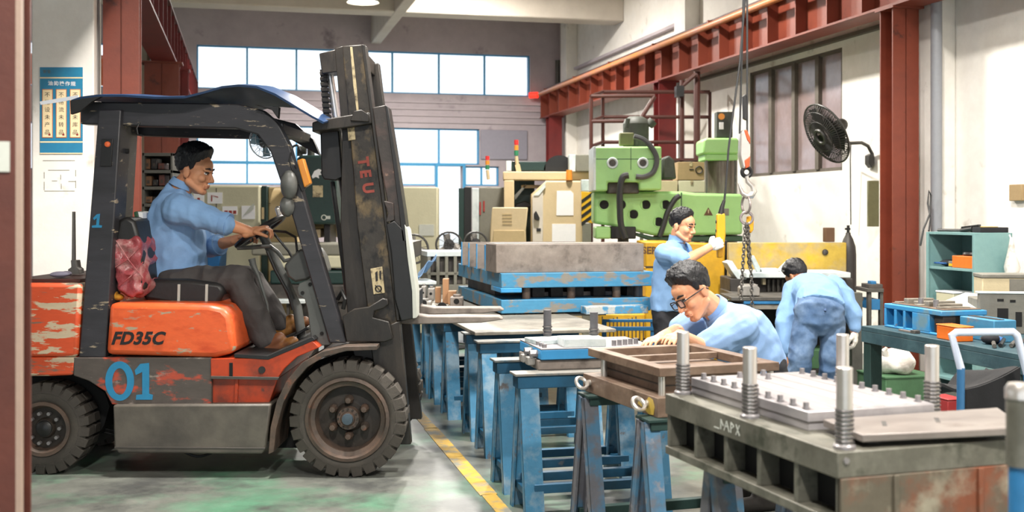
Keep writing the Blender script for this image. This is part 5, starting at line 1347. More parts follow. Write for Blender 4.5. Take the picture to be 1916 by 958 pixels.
ps_(bb_, 'tub', [(388, 500), (410, 500), (412, 458), (386, 458)], 12.1, .3, 'blue_bin', .01); ps_(bb_, 'rim', rect(384.5, 455, 413.5, 460), 12.08, .34, 'blue_bin', .003)
ps_(bb_, 'stand', rect(386, 500, 412, floor_y(12.1)), 12.1, .3, 'dark_clutter', .005)
# dark green machine behind the mast
d = 11.6; fy = floor_y(d)
gm = mach('boring_machine', 'dark green machine with a white emblem behind the mast', 'machine', 590, d)
ps_(gm, 'housing', [(553, 420), (628, 420), (630, 296), (622, 290), (560, 290), (555, 297)], d, .7, 'machine_green', .03)
ps_(gm, 'emblem', [(583, 330), (588, 320), (596, 316), (602, 318), (599, 323), (602, 327), (596, 328), (597, 334), (591, 331), (585, 334)], d - .006, .006, 'paper', .001, label='white winged emblem')
ps_(gm, 'yellow_plate', rect(585, 347, 604, 369), d - .006, .006, 'sticker_yellow', .001, label='yellow warning plate')
part('round_mark', MB().ring(W(606, 407, d - .003), (0, 1, 0), .025, .006, 16, 5), M_['paper_grey'], gm); ps_(gm, 'round_mark', rect(611, 404, 618, 410), d - .004, .004, 'paper_grey', .001)
for x in (565, 606): ps_(gm, 'leg', rect(x, 420, x + 12, fy), d + .1, .4, 'black_metal', .006)
ps_(gm, 'spindle_block', rect(576, 428, 600, 445), d + .2, .3, 'cream_machine', .01)
part('drum', MB().cyl(W(515, 398, d + .75), W(650, 398, d + .75), .27, n=28), M_['cream_machine_dull'], gm); 
mo = part('motor', MB().cyl(W(557, 281, d + .3), W(573, 281, d + .3), .045).cyl(W(561, 292, d + .3), W(561, 280, d + .3), .03), M_['motor_dark'], gm); part('motor', MB().cyl(W(582, 292, d + .3), W(582, 270, d + .3), .04), M_['motor_dark'], gm)
hose('cable', [(545, 300), (546, 278), (556, 272), (562, 282)], d + .2, .012, 'cable_dark', gm)
for x0, y0, x1, y1, m, nm in ((520, 478, 655, 502, 'cream_cabinet', 'bed'), (505, 506, 655, 532, 'machine_green', 'bed_rail'), (470, 455, 655, 478, 'grey_machine', 'slide'), (460, 532, 655, 566, 'dark_clutter', 'base')):
    ps_(gm, nm, rect(x0, y0, x1, y1), d - .3, .5, m, .02)
for x in (480, 560, 630): ps_(gm, 'pedestal', rect(x, 566, x + 24, floor_y(d - .25)), d - .25, .4, 'dark_clutter', .01)
ps_(gm, 'chip_tray', rect(505, 562, 570, 568), d - .55, .25, 'white_metal', .003); ps_(gm, 'tray_leg', rect(536, 568, 541, floor_y(d - .5)), d - .5, .05, 'dark_clutter', 0)
# cream screen right of the mast
cs = mach('machine_screen', 'pale cream machine panel seen between mast and doorway', 'panel', 790, 13.2)
ps_(cs, 'panel', rect(735, 350, 819, floor_y(13.2)), 13.2, .3, 'cream_cabinet', .015); ps_(cs, 'label_plate', rect(784, 420, 812, 441), 13.194, .006, 'paper_grey', 0)
ps_(cs, 'plinth', rect(735, floor_y(13.2) - 14, 819, floor_y(13.2)), 13.19, .02, 'dark_clutter', 0)
# floor fans
def floor_fan(cx, cy, r, d, label):
    t = thing('floor_fan', label, 'fan', (W(cx, cy, d).x, d, 0), 0, 'floor fans behind the blue dies')
    o = W(cx, cy, d); R = r * d / FPX; ax = Vector((.1, -1, .15)).normalized()
    part('guard_ring', MB().ring(o, ax, R, .012, 28, 6), M_['fan_dark'], t)
    a = ax.orthogonal().normalized(); b = ax.cross(a)
    for k in range(10):
        w = math.pi * k / 5; e_ = a * math.cos(w) + b * math.sin(w)
        part('guard_wire', MB().tube([o + ax * .05, o + e_ * R * .7 + ax * .05, o + e_ * R], .003, 4), M_['fan_dark'], t)
    for k in range(3):
        w = 2 * math.pi * k / 3; e_ = a * math.cos(w) + b * math.sin(w); g = ax.cross(e_)
        part('blade', MB().prism([o + e_ * .04 - g * .03, o + e_ * R * .85 - g * R * .3 + ax * .02, o + e_ * R * .9 + g * R * .25 - ax * .02, o + e_ * .05 + g * .04], ax * .004), M_['scrap_grey'], t)
    part('motor', MB().cyl(o + ax * .03, o - ax * .18, .06, .055), M_['black_metal'], t)
    part('pole', MB().cyl(o - ax * .1, (o.x, o.y + .08, .04), .022), M_['black_metal'], t)
    part('base', MB().lathe([(0, .05), (.05, .045), (.22, .015), (.22, 0), (0, 0)], (o.x, o.y + .08, 0)), M_['black_metal'], t)
floor_fan(774, 466, 27, 11.6, 'dark floor fan right beside the mast backrest')
floor_fan(840, 458, 24, 12.4, 'grey floor fan under the bright doorway')
floor_fan(890, 456, 22, 12.9, 'grey floor fan before the grey cabinet')
# cream machining centre
d = 13.4; fy = floor_y(d)
cn = mach('machining_centre', 'cream enclosed machining centre with papers and hazard stripes', 'machine', 1040, d)
ps_(cn, 'enclosure', [(994, fy), (1092, fy), (1092, 338), (1022, 338), (994, 363)], d, 1.3, 'cream_machine', .02)
ps_(cn, 'side_door', [(996, 458), (1016, 458), (1016, 350), (996, 366)], d - .02, .03, 'cabinet' if 'cabinet' in M_ else 'concrete_pale', .006, label='pale sliding door strip')
ps_(cn, 'door_window', [(999, 366), (1020, 343), (1021, 350), (1008, 366)], d - .03, .02, 'white_metal', .002)
ps_(cn, 'door_handle', [(999, 400), (1003, 394), (1010, 408), (1008, 413), (1000, 410)], d - .06, .05, 'black_metal', .006); ps_(cn, 'latch', rect(1004, 427, 1012, 433), d - .03, .03, 'black_metal', .003)
ps_(cn, 'paper_sheet', [(1041, 403), (1073, 403), (1073, 362), (1068, 357), (1042, 357)], d - .006, .006, 'paper', 0); ps_(cn, 'paper_sheet', rect(1033, 419, 1077, 452), d - .006, .006, 'paper', 0)
ps_(cn, 'gantry_beam', rect(941, 321, 1110, 337), d + .2, .35, 'cream_machine', .012); ps_(cn, 'gantry_post', rect(943, 337, 962, fy), d + .2, .35, 'cream_machine', .012)
ps_(cn, 'inner_void', rect(962, 337, 1000, fy), d + .8, .1, 'machine_green', .0); ps_(cn, 'inner_guard', [(962, 366), (984, 344), (984, 349), (964, 374)], d + .5, .05, 'white_metal', .004)
ps_(cn, 'inner_arm', rect(975, 346, 1015, 352), d + .5, .1, 'cream_machine', .006); ps_(cn, 'tool_head', [(964, 382), (982, 376), (996, 382), (996, 388), (964, 388)], d + .4, .2, 'black_metal', .01)
ps_(cn, 'console', [(912, fy), (988, fy), (984, 430), (988, 388), (921, 388), (917, 430)], d - .5, .45, 'cream_machine', .012)
ps_(cn, 'console_recess', [(921, 458), (983, 458), (981, 431), (924, 431)], d - .51, .02, 'cream_machine_dull', .004)
for k in range(4): ps_(cn, 'vent_slot', rect(940, 400 + 6 * k, 958, 402 + 6 * k), d - .505, .01, 'cream_machine_dull', 0)
hz = ps_(cn, 'hazard_panel', [(1088, 415), (1110, 418), (1110, 360), (1088, 358)], d - .3, .05, 'yellow_pure', .003, label='yellow and black striped panel')
for k in range(4): ps_(cn, 'black_stripe', [(1088, 374 + 14 * k), (1088, 381 + 14 * k), (1110, 365 + 14 * k), (1110, 358 + 14 * k)], d - .303, .004, 'ink_black', 0, hz)
ps_(cn, 'hazard_support', rect(1090, 418, 1106, fy), d - .3, .08, 'grey_machine', .004); ps_(cn, 'white_box', rect(1088, 336, 1110, 358), d - .3, .2, 'white_metal', .006)
ps_(cn, 'top_box', rect(957, 302, 1022, 320), d + .4, .5, 'machine_green', .01); ps_(cn, 'top_box_end', rect(947, 301, 957, 320), d + .4, .5, 'white_metal', .006)
part('drum_cover', MB().cyl(W(1047, 320, d + .4), W(1047, 320, d + .4) + Vector((0, .4, 0)), .195, n=28), M_['black_metal'], cn)
ps_(cn, 'cooling_unit', rect(1077, 289, 1109, 321), d + .1, .5, 'grey_machine', .01); ps_(cn, 'cooling_grille', rect(1065, 289, 1077, 321), d + .1, .5, 'white_metal', .006)
part('beacon', MB().cyl(W(1065, 337, d), W(1065, 318, d), .04, .036), M_['lamp_amber'], cn, label='amber beacon')
def tower(par, x, y0, y1, d):
    h = (y1 - y0) / 3
    s = part('signal_tower', MB().cyl(W(x + 2, y1 + 18, d), W(x, y1, d), .022), M_['cream_machine'], par, label='stacked signal lamp')
    for k, m in enumerate(('beacon_red', 'lamp_amber', 'beacon_green')):
        part('signal_lens', MB().cyl(W(x, y0 + h * (k + 1) - 1, d), W(x, y0 + h * k, d), .028), M_[m], s)
tower(cn, 966, 262, 292, d + .35)
part('tower_stand', MB().bar(W(968, 308, d + .35), W(971, 322, d + .35), .06, .06), M_['cream_machine'], cn)
gc = mach('grey_cabinet', 'tall grey machine cabinet with white edge beside the cream console', 'cabinet', 915, 14.2)
ps_(gc, 'body', rect(896, 350, 945, floor_y(14.2)), 14.2, .6, 'grey_machine', .02); ps_(gc, 'edge_strip', rect(883, 352, 896, floor_y(14.2)), 14.2, .6, 'white_metal', .01)
ps_(gc, 'red_print', rect(897, 378, 900, 402), 14.19, .012, 'ink_red', 0); ps_(gc, 'red_print', rect(904, 376, 907, 396), 14.19, .012, 'ink_red', 0)
ps_(gc, 'dark_door', rect(868, 350, 882, floor_y(13.9)), 13.9, .08, 'black_metal', .006); ps_(gc, 'door_glass', rect(858, 352, 868, 462), 13.9, .05, 'machine_green', .004)
tower(gc, 912, 292, 318, 14.4)
# radial drill
d = 12.0; fy = floor_y(d)
rd = mach('radial_drill', 'light green radial drilling machine behind the standing man', 'machine', 1250, d)
hb = ps_(rd, 'drill_head', [(1112, 358), (1137, 358), (1137, 341), (1196, 341), (1196, 356), (1238, 356), (1238, 274), (1112, 274)], d - .25, .7, 'green_press', .02)
ps_(rd, 'head_edge', rect(1110.5, 274, 1115, 356), d - .256, .72, 'white_metal', .003, hb)
ps_(rd, 'head_seam', rect(1115, 297, 1238, 298.2), d - .254, .004, 'green_press_dark', 0, hb); ps_(rd, 'head_seam', rect(1180, 275, 1181, 318), d - .254, .004, 'green_press_dark', 0, hb)
for x in (1146, 1203):
    part('sight_glass', MB().ring(W(x, 305, d - .26), (0, 1, 0), .048, .012, 22, 6), M_['white_metal'], hb); part('sight_hole', MB().cyl(W(x, 305, d - .256), W(x, 305, d - .24), .045), M_['dark_clutter'], hb)
ps_(rd, 'head_slide', rect(1137, 341, 1196, 362), d - .15, .4, 'dark_clutter', .01)
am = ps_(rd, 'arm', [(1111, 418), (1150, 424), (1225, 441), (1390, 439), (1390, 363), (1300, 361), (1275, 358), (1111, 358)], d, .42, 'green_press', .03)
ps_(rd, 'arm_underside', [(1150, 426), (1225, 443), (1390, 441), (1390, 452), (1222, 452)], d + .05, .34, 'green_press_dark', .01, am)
ps_(rd, 'arm_seam', rect(1274, 360, 1276, 440), d - .005, .01, 'green_press_dark', 0, am)
for x, y in ((1130, 383), (1162, 383), (1208, 383), (1185, 401), (1245, 383), (1232, 415)):
    part('core_hole', MB().cyl(W(x, y, d - .004), W(x, y, d + .01), .052, n=22), M_['black_gap'], am); part('hole_rim', MB().ring(W(x, y, d - .002), (0, 1, 0), .053, .006, 22, 5), M_['green_press'], am)
sg = ps_(rd, 'warning_sign', [(1317, 403), (1334, 403), (1325.5, 388)], d - .006, .006, 'wood_brown', .0, am, 'brown triangular warning sign')
ps_(rd, 'exclamation', [(1325, 399), (1326.5, 399), (1327, 392), (1324.5, 392)], d - .008, .002, 'sticker_yellow', 0, sg)
ps_(rd, 'maker_plate', rect(1355, 390, 1364, 403), d - .008, .008, 'grey_machine', .001, am)
ps_(rd, 'arm_foot', rect(1114, 424, 1143, 447), d - .1, .35, 'green_press', .02, am); ps_(rd, 'spindle_box', rect(1143, 424, 1190, 447), d - .05, .3, 'black_metal', .01); 
part('spindle', MB().cyl(W(1166, 447, d + .1), W(1166, 500, d + .1), .06), M_['iron_grey'], rd)
part('column', MB().cyl(W(1349, 0, d + .5) * 1, W(1349, 300, d + .5), .185, n=32), M_['drill_column'], rd) if False else part('column', MB().cyl((W(1349, 400, d + .4).x, d + .4, .1), (W(1349, 400, d + .4).x, d + .4, W(1349, 300, d + .4).z), .178, n=32), M_['drill_column'], rd)
part('column_guard', MB().bar((W(1322, 400, d + .2).x, d + .2, 1.6), (W(1322, 400, d + .2).x, d + .2, 2.1), .02, .02).bar((W(1376, 400, d + .2).x, d + .2, 1.6), (W(1376, 400, d + .2).x, d + .2, 2.1), .02, .02), M_['iron_grey'], rd)
ps_(rd, 'column_cap', [(1316, 288), (1316, 262), (1322, 258), (1378, 258), (1383, 262), (1383, 288)], d + .15, .5, 'green_press', .02); ps_(rd, 'cap_skirt', rect(1319, 288, 1381, 300), d + .18, .44, 'green_press', .01)
ps_(rd, 'base', rect(1180, 560, 1400, fy), d - .1, .9, 'green_press', .02)
mt = part('motor', MB().cyl(W(1190, 274, d + .1), W(1190, 232, d + .1), .14, n=24).lathe([(.0, .085), (.07, .08), (.12, .05), (.14, 0), (0, 0)], W(1190, 232, d + .1), n=24), M_['motor_dark'], rd)
part('motor_lug', MB().cyl(W(1175, 222, d - .05), W(1172, 240, d - .05), .025).cyl(W(1214, 235, d + .1), W(1222, 226, d + .1), .05), M_['motor_dark'], mt)
ps_(rd, 'terminal_box', rect(1160, 248, 1186, 272), d - .1, .15, 'bottle_olive', .01, mt)
hose('hose', [(1186, 255), (1205, 262), (1222, 280), (1229, 300), (1222, 322), (1205, 331), (1190, 330)], d - .3, .028, 'hose_grey', rd)
hose('hose', [(1176, 328), (1165, 332), (1160, 355), (1160, 390), (1162, 420), (1170, 446)], d - .35, .034, 'cable_dark', rd)
hose('hose', [(1272, 366), (1262, 374), (1250, 395), (1242, 420), (1234, 443)], d - .12, .03, 'cable_dark', rd)
ps_(rd, 'electric_box', rect(1341, 209, 1371, 257), d + .2, .15, 'motor_dark', .006); 
part('yellow_lamp', MB().cyl(W(1350, 218, d + .19), W(1350, 218, d + .21), .035), M_['lamp_amber'], rd); ps_(rd, 'white_switch', rect(1346, 229, 1354, 242), d + .19, .02, 'paper', .002)
ps_(rd, 'rear_motor', [(1240, 335), (1240, 296), (1252, 290), (1262, 300), (1266, 335)], d + .2, .3, 'motor_dark', .02)
# crates on the wall side shelf behind the drill
sh_ = mach('storage_rack', 'plain rack of pale crates standing behind the green drill arm', 'rack', 1260, 13.0)
ps_(sh_, 'shelf_board', rect(1195, 360, 1325, 364), 12.95, .5, 'grey_machine', .003)
for x in (1198, 1318): ps_(sh_, 'upright', rect(x, 364, x + 6, floor_y(13.0)), 13.0, .06, 'grey_machine', .003)
for k, (x0, y0, x1, y1, m, lb) in enumerate(((1197, 338, 1268, 360, 'crate_tan', 'tan crate lying behind the drill head'), (1270, 338, 1319, 360, 'cream_cabinet', 'pale crate beside the tan crate behind the drill'), (1268, 303, 1318, 337, 'cardboard', 'brown cardboard carton stacked on the pale crate'))):
    t = thing('crate', lb, 'crate', (W((x0 + x1) / 2, y1, 13).x, 13.1, W(x0, y1, 12.98).z), 0, 'crates behind the drill')
    ps_(t, 'body', rect(x0, y0, x1, y1), 12.98, .4, m, .006); ps_(t, 'lid_tape', rect(x0 + (x1 - x0) * .45, y0 - .4, x0 + (x1 - x0) * .55, y0 + 8), 12.975, .41, 'sticker_yellow', 0)
    if k == 2: ps_(t, 'printed_mark', rect(1290, 316, 1298, 318), 12.974, .004, 'ink_black', 0); part('printed_mark', MB().ring(W(1308, 318, 12.975), (0, 1, 0), .04, .006, 14, 4), M_['ink_black'], t)
# platform railing by the wall
pr = mach('platform_railing', 'brown tube railing of a raised platform along the wall', 'railing', 1215, 15.4)
R_ = lambda p, q, w=.05: part('rail_tube', MB().tube([p, q], w / 2, 8), M_['steel_brown'], pr)
for x, y0, dd, w in ((1106, 184, 14.6, .05), (1128, 178, 15.4, .05), (1276, 150, 14.9, .06), (1304, 134, 15.0, .09), (1328, 172, 15.4, .05)):
    part('post', MB().tube([Vector((W(x, 400, dd).x, dd, 0)), W(x, y0, dd)], w / 2, 8), M_['steel_brown'], pr)
for y in (172, 219, 266):
    R_(W(1128, y, 15.4), W(1328, y, 15.4))
    if y < 260: R_(W(1106, y + 8, 14.6), W(1225, y + 7, 14.6))
    R_(W(1106, y + 8, 14.6), W(1128, y, 15.4))
R_(W(1193, 232, 14.6), W(1225, 180, 14.6), .06); R_(W(1270, 166, 14.9), W(1302, 139, 14.9), .06)
part('foot_plate', MB().pp(rect(1104, 296, 1330, 300), 14.6, 15.5), M_['steel_brown'], pr)
part('wall_clamp', MB().pp(rect(1266, 160, 1280, 180), 14.7, 14.9), M_['black_metal'], pr)
# yellow machine, bed and table
d = 10.9; fy = floor_y(d)
ym = mach('yellow_machine', 'yellow machine housing behind the standing man', 'machine', 1290, d)
ps_(ym, 'housing', rect(1208, 500, 1358, fy), d, .8, 'yellow_machine', .012); ps_(ym, 'upper_housing', rect(1208, 453, 1262, 500), d, .8, 'yellow_machine', .01)
ps_(ym, 'front_plate', [(1262, 600), (1354, 600), (1357, 458), (1262, 453)], d - .12, .5, 'yellow_machine', .012)
ps_(ym, 'low_housing', rect(1122, 588, 1208, fy), d + .05, .6, 'yellow_machine', .01)
for k in range(12): ps_(ym, 'dark_drip', rect(1126 + 7 * k, 592 + (k * 7) % 9, 1128 + 7 * k, 640), d + .045, .006, 'dark_clutter', 0)
ps_(ym, 'rubber_strip', rect(1356, 450, 1362, fy), d - .1, .4, 'black_metal', .004)
text_mesh('stencil_letters', 'SERIA', .095, M_['wood_brown'], ym, W(1224, 469, d - .004), (1, 0, 0), (0, 0, 1), .001, bold=.003)
ps_(ym, 'plate_gap', rect(1208, 498, 1262, 501), d - .006, .01, 'dark_clutter', 0)
yb = mach('press_bed', 'worn yellow steel panel with dark machine bed below the white table', 'machine', 1480, 10.3)
d = 10.3; fy = floor_y(d)
ps_(yb, 'back_panel', rect(1363, 454, 1584, 520), d + .3, .08, 'yellow_worn', .008); part('dark_knob', MB().ball(W(1544, 472, d + .29), (.03, .02, .03), 12), M_['dark_clutter'], yb)
ps_(yb, 'table', rect(1396, 510, 1592, 520), d - .3, .58, 'white_metal', .006)
ps_(yb, 'chute', [(1360, 492), (1370, 488), (1378, 500), (1386, 515), (1398, 520), (1396, 524), (1380, 522), (1368, 506)], d - .1, .25, 'white_metal', .004)
ps_(yb, 'brace', [(1404, 480), (1411, 478), (1426, 508), (1418, 512)], d - .15, .05, 'white_metal', .003); ps_(yb, 'brace', [(1455, 506), (1476, 485), (1482, 489), (1464, 510)], d - .15, .05, 'white_metal', .003); ps_(yb, 'bracket', rect(1422, 502, 1455, 511), d - .15, .1, 'white_metal', .003)
ps_(yb, 'dark_bed', rect(1366, 521, 1596, 548), d - .1, .5, 'dark_clutter', .01)
for k in range(9): ps_(yb, 'bed_fin', rect(1436 + 9 * k, 523, 1440 + 9 * k, 546), d - .14, .06, 'iron_grey', .002)
ps_(yb, 'bed_frame', rect(1370, 548, 1600, 562), d - .3, .6, 'iron_grey', .006); ps_(yb, 'lower_bed', rect(1390, 562, 1590, fy), d + .2, .1, 'dark_clutter', 0)
for x in (1374, 1586): ps_(yb, 'leg', rect(x, 562, x + 16, floor_y(d - .2)), d - .2, .15, 'iron_grey', .004)
ps_(yb, 'small_tin', rect(1427, 521, 1433, 533), d - .2, .06, 'crate_tan', .004)
# low bench with grey posts behind the bending man
d = 9.3; fy = floor_y(d)
gb = mach('work_bench', 'grey framed bench with shelves behind the bending man', 'bench', 1500, d)
ps_(gb, 'top', rect(1368, 556, 1616, 563), d, .5, 'iron_grey', .004); ps_(gb, 'blue_edge', rect(1392, 564, 1470, 569), d - .01, .3, 'bench_blue', .002); ps_(gb, 'shelf', rect(1372, 570, 1604, 579), d, .5, 'table_top_steel', .003)
ps_(gb, 'post', rect(1594, 548, 1614, fy), d - .02, .1, 'frame_grey', .004); ps_(gb, 'post', rect(1370, 579, 1384, fy), d - .02, .1, 'frame_grey', .004); ps_(gb, 'post', rect(1598, 560, 1610, fy - 12), d + .44, .06, 'frame_grey', .004)
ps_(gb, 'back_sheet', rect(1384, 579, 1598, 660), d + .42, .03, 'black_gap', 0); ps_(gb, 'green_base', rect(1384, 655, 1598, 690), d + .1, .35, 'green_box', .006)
for k, (x0, y0, x1, y1, dd, m, lb, nm) in enumerate(((1432, 632, 1451, 654, d + .12, 'cream_cabinet', 'small white box on the bench base beside the bending man', 'carton'), (1386, 534, 1422, 554, d + .05, 'scrap_grey', 'rounded pale casting on the grey bench beside the chain', 'casting'), (1560, 539, 1588, 554, d + .1, 'dark_clutter', 'dark toolbox on the grey bench behind the bending man', 'toolbox'))):
    t = thing(nm, lb, nm, (W((x0 + x1) / 2, y1, dd).x, dd + .06, W(x0, y1, dd).z))
    ps_(t, 'body', [(x0, y1), (x1, y1), (x1, y0 + 5), (x1 - 6, y0), (x0 + 6, y0), (x0, y0 + 5)] if k == 1 else rect(x0, y0, x1, y1), dd, .14, m, .008)
    ps_(t, 'lid', rect(x0 + 4, y0 - 1.5, x1 - 4, y0 + 1), dd + .01, .12, m, .002)
pb = mach('parts_stand', 'low stand with blue tins between grey bench and column', 'stand', 1634, 9.55)
ps_(pb, 'top', rect(1623, 540, 1654, 547), 9.55, .35, 'iron_grey', .003)
for x in (1625, 1647): ps_(pb, 'leg', rect(x, 547, x + 6, floor_y(9.57)), 9.57, .06, 'iron_grey', .003)
ps_(pb, 'drawer', rect(1631, 560, 1647, 580), 9.57, .3, 'bench_blue', .004)
t = thing('parts_tray', 'dark tray on the low stand under the wall fan', 'tray', (W(1628, 540, 9.58).x, 9.65, W(1628, 540, 9.56).z))
ps_(t, 'tray', rect(1625, 532, 1652, 539.8), 9.58, .2, 'dark_clutter', .004); ps_(t, 'blue_item', rect(1630, 526, 1640, 532), 9.6, .1, 'bench_blue', .004)
br_ = mach('low_rack', 'low blue steel rack in front of the yellow machine', 'rack', 1170, 9.75)
for x in (1127, 1218): ps_(br_, 'post', rect(x, 598, x + 8, floor_y(9.75)), 9.75, .05, 'bench_blue', .003)
ps_(br_, 'rail', rect(1127, 612, 1226, 619), 9.74, .05, 'bench_blue', .003); ps_(br_, 'rail', rect(1127, 598, 1226, 603), 9.74, .05, 'bench_blue', .003); ps_(br_, 'board', rect(1127, 646, 1226, 651), 9.74, .35, 'table_top_steel', .003)
for k in range(9):
    x = 1133 + 10 * k
    t = thing('scrap_piece', 'small grey scrap piece number %s along the low blue rack board' % ('one', 'two', 'three', 'four', 'five', 'six', 'seven', 'eight', 'nine')[k], 'scrap', (W(x + 3, 646, 9.8).x, 9.84, W(x, 646, 9.74).z + .003), .3 * k, 'scrap pieces on the low blue rack')
    part('body', MB().bb((-.018, -.02, 0), (.018, .02, .02 + .008 * (k % 3))), M_['scrap_grey'], t, .003, local=True); part('stud', MB().cyl((0, 0, .02), (0, 0, .045 + .006 * (k % 2)), .008, n=8), M_['iron_grey'], t, local=True)
# gas bottle and wooden box
gx = W(1587, 400, 10.75)
gbt = thing('gas_bottle', 'dark grey gas bottle with a valve standing against the white wall', 'bottle', (gx.x, gx.y, 0))
part('body', MB().lathe([(0, 0), (.07, 0), (.075, .02), (.075, 1.10), (.068, 1.18), (.045, 1.25), (.024, 1.29), (.022, 1.31), (0, 1.31)], (gx.x, gx.y, 0), n=24), M_['gas_bottle'], gbt)
part('valve', MB().cyl((gx.x, gx.y, 1.30), (gx.x, gx.y, 1.38), .014).cyl((gx.x - .03, gx.y, 1.345), (gx.x + .02, gx.y, 1.345), .01), M_['black_metal'], gbt)
# ------------------------------------------------------------------ chain hoist and its control
d = 8.5
ch = thing('chain_hoist', 'steel hoist hook with orange block and hanging chains', 'hoist', W(1393, 400, d))
for x0, x1 in ((1384, 1391), (1398, 1398)): part('wire_rope', MB().tube([W(x0, 250, d), W(x1, 0, d), W(x1 + (x1 - x0) * .9, 0, d) + Vector((0, 0, 1.9))], .008), M_['cable_dark'], ch)
part('hoist_drum', MB().cyl(W(1380, 0, d) + Vector((0, 0, 2.0)), W(1420, 0, d) + Vector((0, 0, 2.0)), .16, n=20), M_['hook_orange'], ch); part('ceiling_hanger', MB().bar(W(1398, 0, d) + Vector((0, 0, 2.1)), Vector((W(1398, 0, d).x, d, 5.6)), .06, .06), M_['frame_grey'], ch)
part('rope_sheave', MB().pp([(1390, 180), (1396, 176), (1399, 205), (1397, 225), (1391, 222)], d - .02, d + .02), M_['black_metal'], ch, .004)
part('hook_block', MB().pp([(1386, 250), (1390, 242), (1398, 242), (1404, 258), (1405, 285), (1401, 312), (1390, 316), (1384, 290)], d - .045, d + .045), M_['pillar_steel'], ch, .012)
part('block_cheek', MB().pp([(1392, 243), (1398, 243), (1404, 258), (1404, 270), (1398, 262)], d - .05, d + .05).pp([(1393, 300), (1404, 292), (1403, 312), (1395, 316)], d - .05, d + .05), M_['hook_orange'], ch, .006)
part('swivel', MB().ring(W(1397, 322, d), (0, 1, 0), .034, .016, 20, 8), M_['black_metal'], ch)
hk = [(1397, 330), (1399, 340), (1408, 348), (1411, 358), (1406, 366), (1397, 367), (1389, 361), (1385, 352), (1382, 343)]
P_ = [W(x, y, d - .01) for x, y in hk]
part('hook', MB().tube(P_, [.016, .018, .020, .022, .024, .022, .018, .012, .006], 10), M_['pillar_steel'], ch, smooth=60)
part('lifting_shackle', MB().ring(W(1396, 383, d), (1, .3, 0), .065, .009, 24, 6).ring(W(1397, 408, d), (.2, 1, 0), .045, .010, 20, 6), M_['hook_steel'], ch)
def chain(name, a, b, par, n):
    mb = MB(); t = (b - a) / n; tn = t.normalized()
    for k in range(n):
        c = a + t * (k + .5); s_ = Vector((1, .2, 0)) if k % 2 else Vector((-.2, 1, 0)); L = t.length * .72
        s_ = (s_ - tn * s_.dot(tn)).normalized(); ptsl = []
        for q in range(13):
            w = 2 * math.pi * q / 12; ptsl.append(c + tn * math.sin(w) * L + s_ * math.cos(w) * L * .62)
        mb.tube(ptsl, .0048, 5, cap=False)
    return part(name, mb, M_['chain_steel'], par, kind='stuff')
chain('chain', W(1395, 418, d), W(1386, 560, d), ch, 22); chain('chain', W(1399, 418, d), W(1406, 520, d), ch, 16); chain('chain', W(1406, 520, d), W(1410, 690, d), ch, 26); chain('chain', W(1397, 420, d + .03), W(1402, 500, d + .03), ch, 13)
part('yellow_grip', MB().pp([(1398, 405), (1408, 404), (1411, 410), (1410, 430), (1405, 437), (1398, 428)], d + .06, d + .1), M_['pendant_yellow'], ch, .006)
pd = thing('hoist_control', 'yellow hanging push button control held by the gloved hand', 'control', W(1348, 430, 8.46))
part('housing', MB().pp([(1342, 400), (1357, 399), (1358, 440), (1353, 482), (1343, 483), (1341, 440)], 8.435, 8.49), M_['pendant_yellow'], pd, .01)
part('boot', MB().tube([W(1349, 401, 8.46), W(1351, 388, 8.46), W(1355, 375, 8.46)], [.025, .018, .012], 10), M_['black_metal'], pd); part('button', MB().cyl(W(1341, 415, 8.46), W(1339, 415, 8.46), .012, n=10).cyl(W(1341, 432, 8.46), W(1339, 432, 8.46), .012, n=10), M_['ink_black'], pd)
Q = [W(1355, 378, 8.46), W(1358, 350, 8.46), W(1361, 310, 8.46), W(1363, 280, 8.46), W(1372, 210, 8.47), W(1384, 120, 8.48), W(1394, 0, 8.5), W(1397, 0, 8.5) + Vector((-.32, -.25, 1.5)), W(1397, 0, 8.5) + Vector((-.35, -.3, 4.1))]
part('cable', MB().tube(Q, .008), M_['cable_dark'], pd)
# ------------------------------------------------------------------ wall fan
d = 11.35
wf_ = thing('wall_fan', 'large black wall fan tilted towards the hall', 'fan', W(1632, 290, 11.7))
o = W(1546, 250, d); ax = Vector((-.84, -.27, -.46)).normalized(); R = .325
a = ax.orthogonal().normalized(); b = ax.cross(a)
part('guard_ring', MB().ring(o, ax, R, .010, 40, 6).ring(o + ax * .05, ax, R * .8, .005, 36, 5).ring(o + ax * .07, ax, R * .5, .005, 30, 5).ring(o + ax * .075, ax, R * .22, .02, 24, 6).ring(o - ax * .05, ax, R * .8, .005, 36, 5), M_['fan_dark'], wf_)
gw = MB()
for k in range(64):
    w = 2 * math.pi * k / 64; e_ = a * math.cos(w) + b * math.sin(w)
    gw.tube([o + e_ * R * .15 + ax * .078, o + e_ * R * .5 + ax * .07, o + e_ * R * .8 + ax * .05, o + e_ * R, o + e_ * R * .8 - ax * .05, o + e_ * R * .2 - ax * .08], .0045, 4)
w_o = part('wire_cage', gw, M_['fan_dark'], wf_, kind='stuff')
for k in range(3):
    w = 2 * math.pi * k / 3 + .4; e_ = a * math.cos(w) + b * math.sin(w); g = ax.cross(e_)
    part('blade', MB().prism([o + e_ * .04 - g * .03, o + e_ * .15 - g * .11 + ax * .025, o + e_ * .28 - g * .10 + ax * .03, o + e_ * .29 + g * .10 - ax * .02, o + e_ * .16 + g * .11 - ax * .025, o + e_ * .05 + g * .04], ax * .004), M_['black_metal'], wf_)
part('motor', MB().cyl(o - ax * .05, o - ax * .20, .075, .065, 20).ball(o - ax * .2, .066, 14), M_['fan_dark'], wf_)
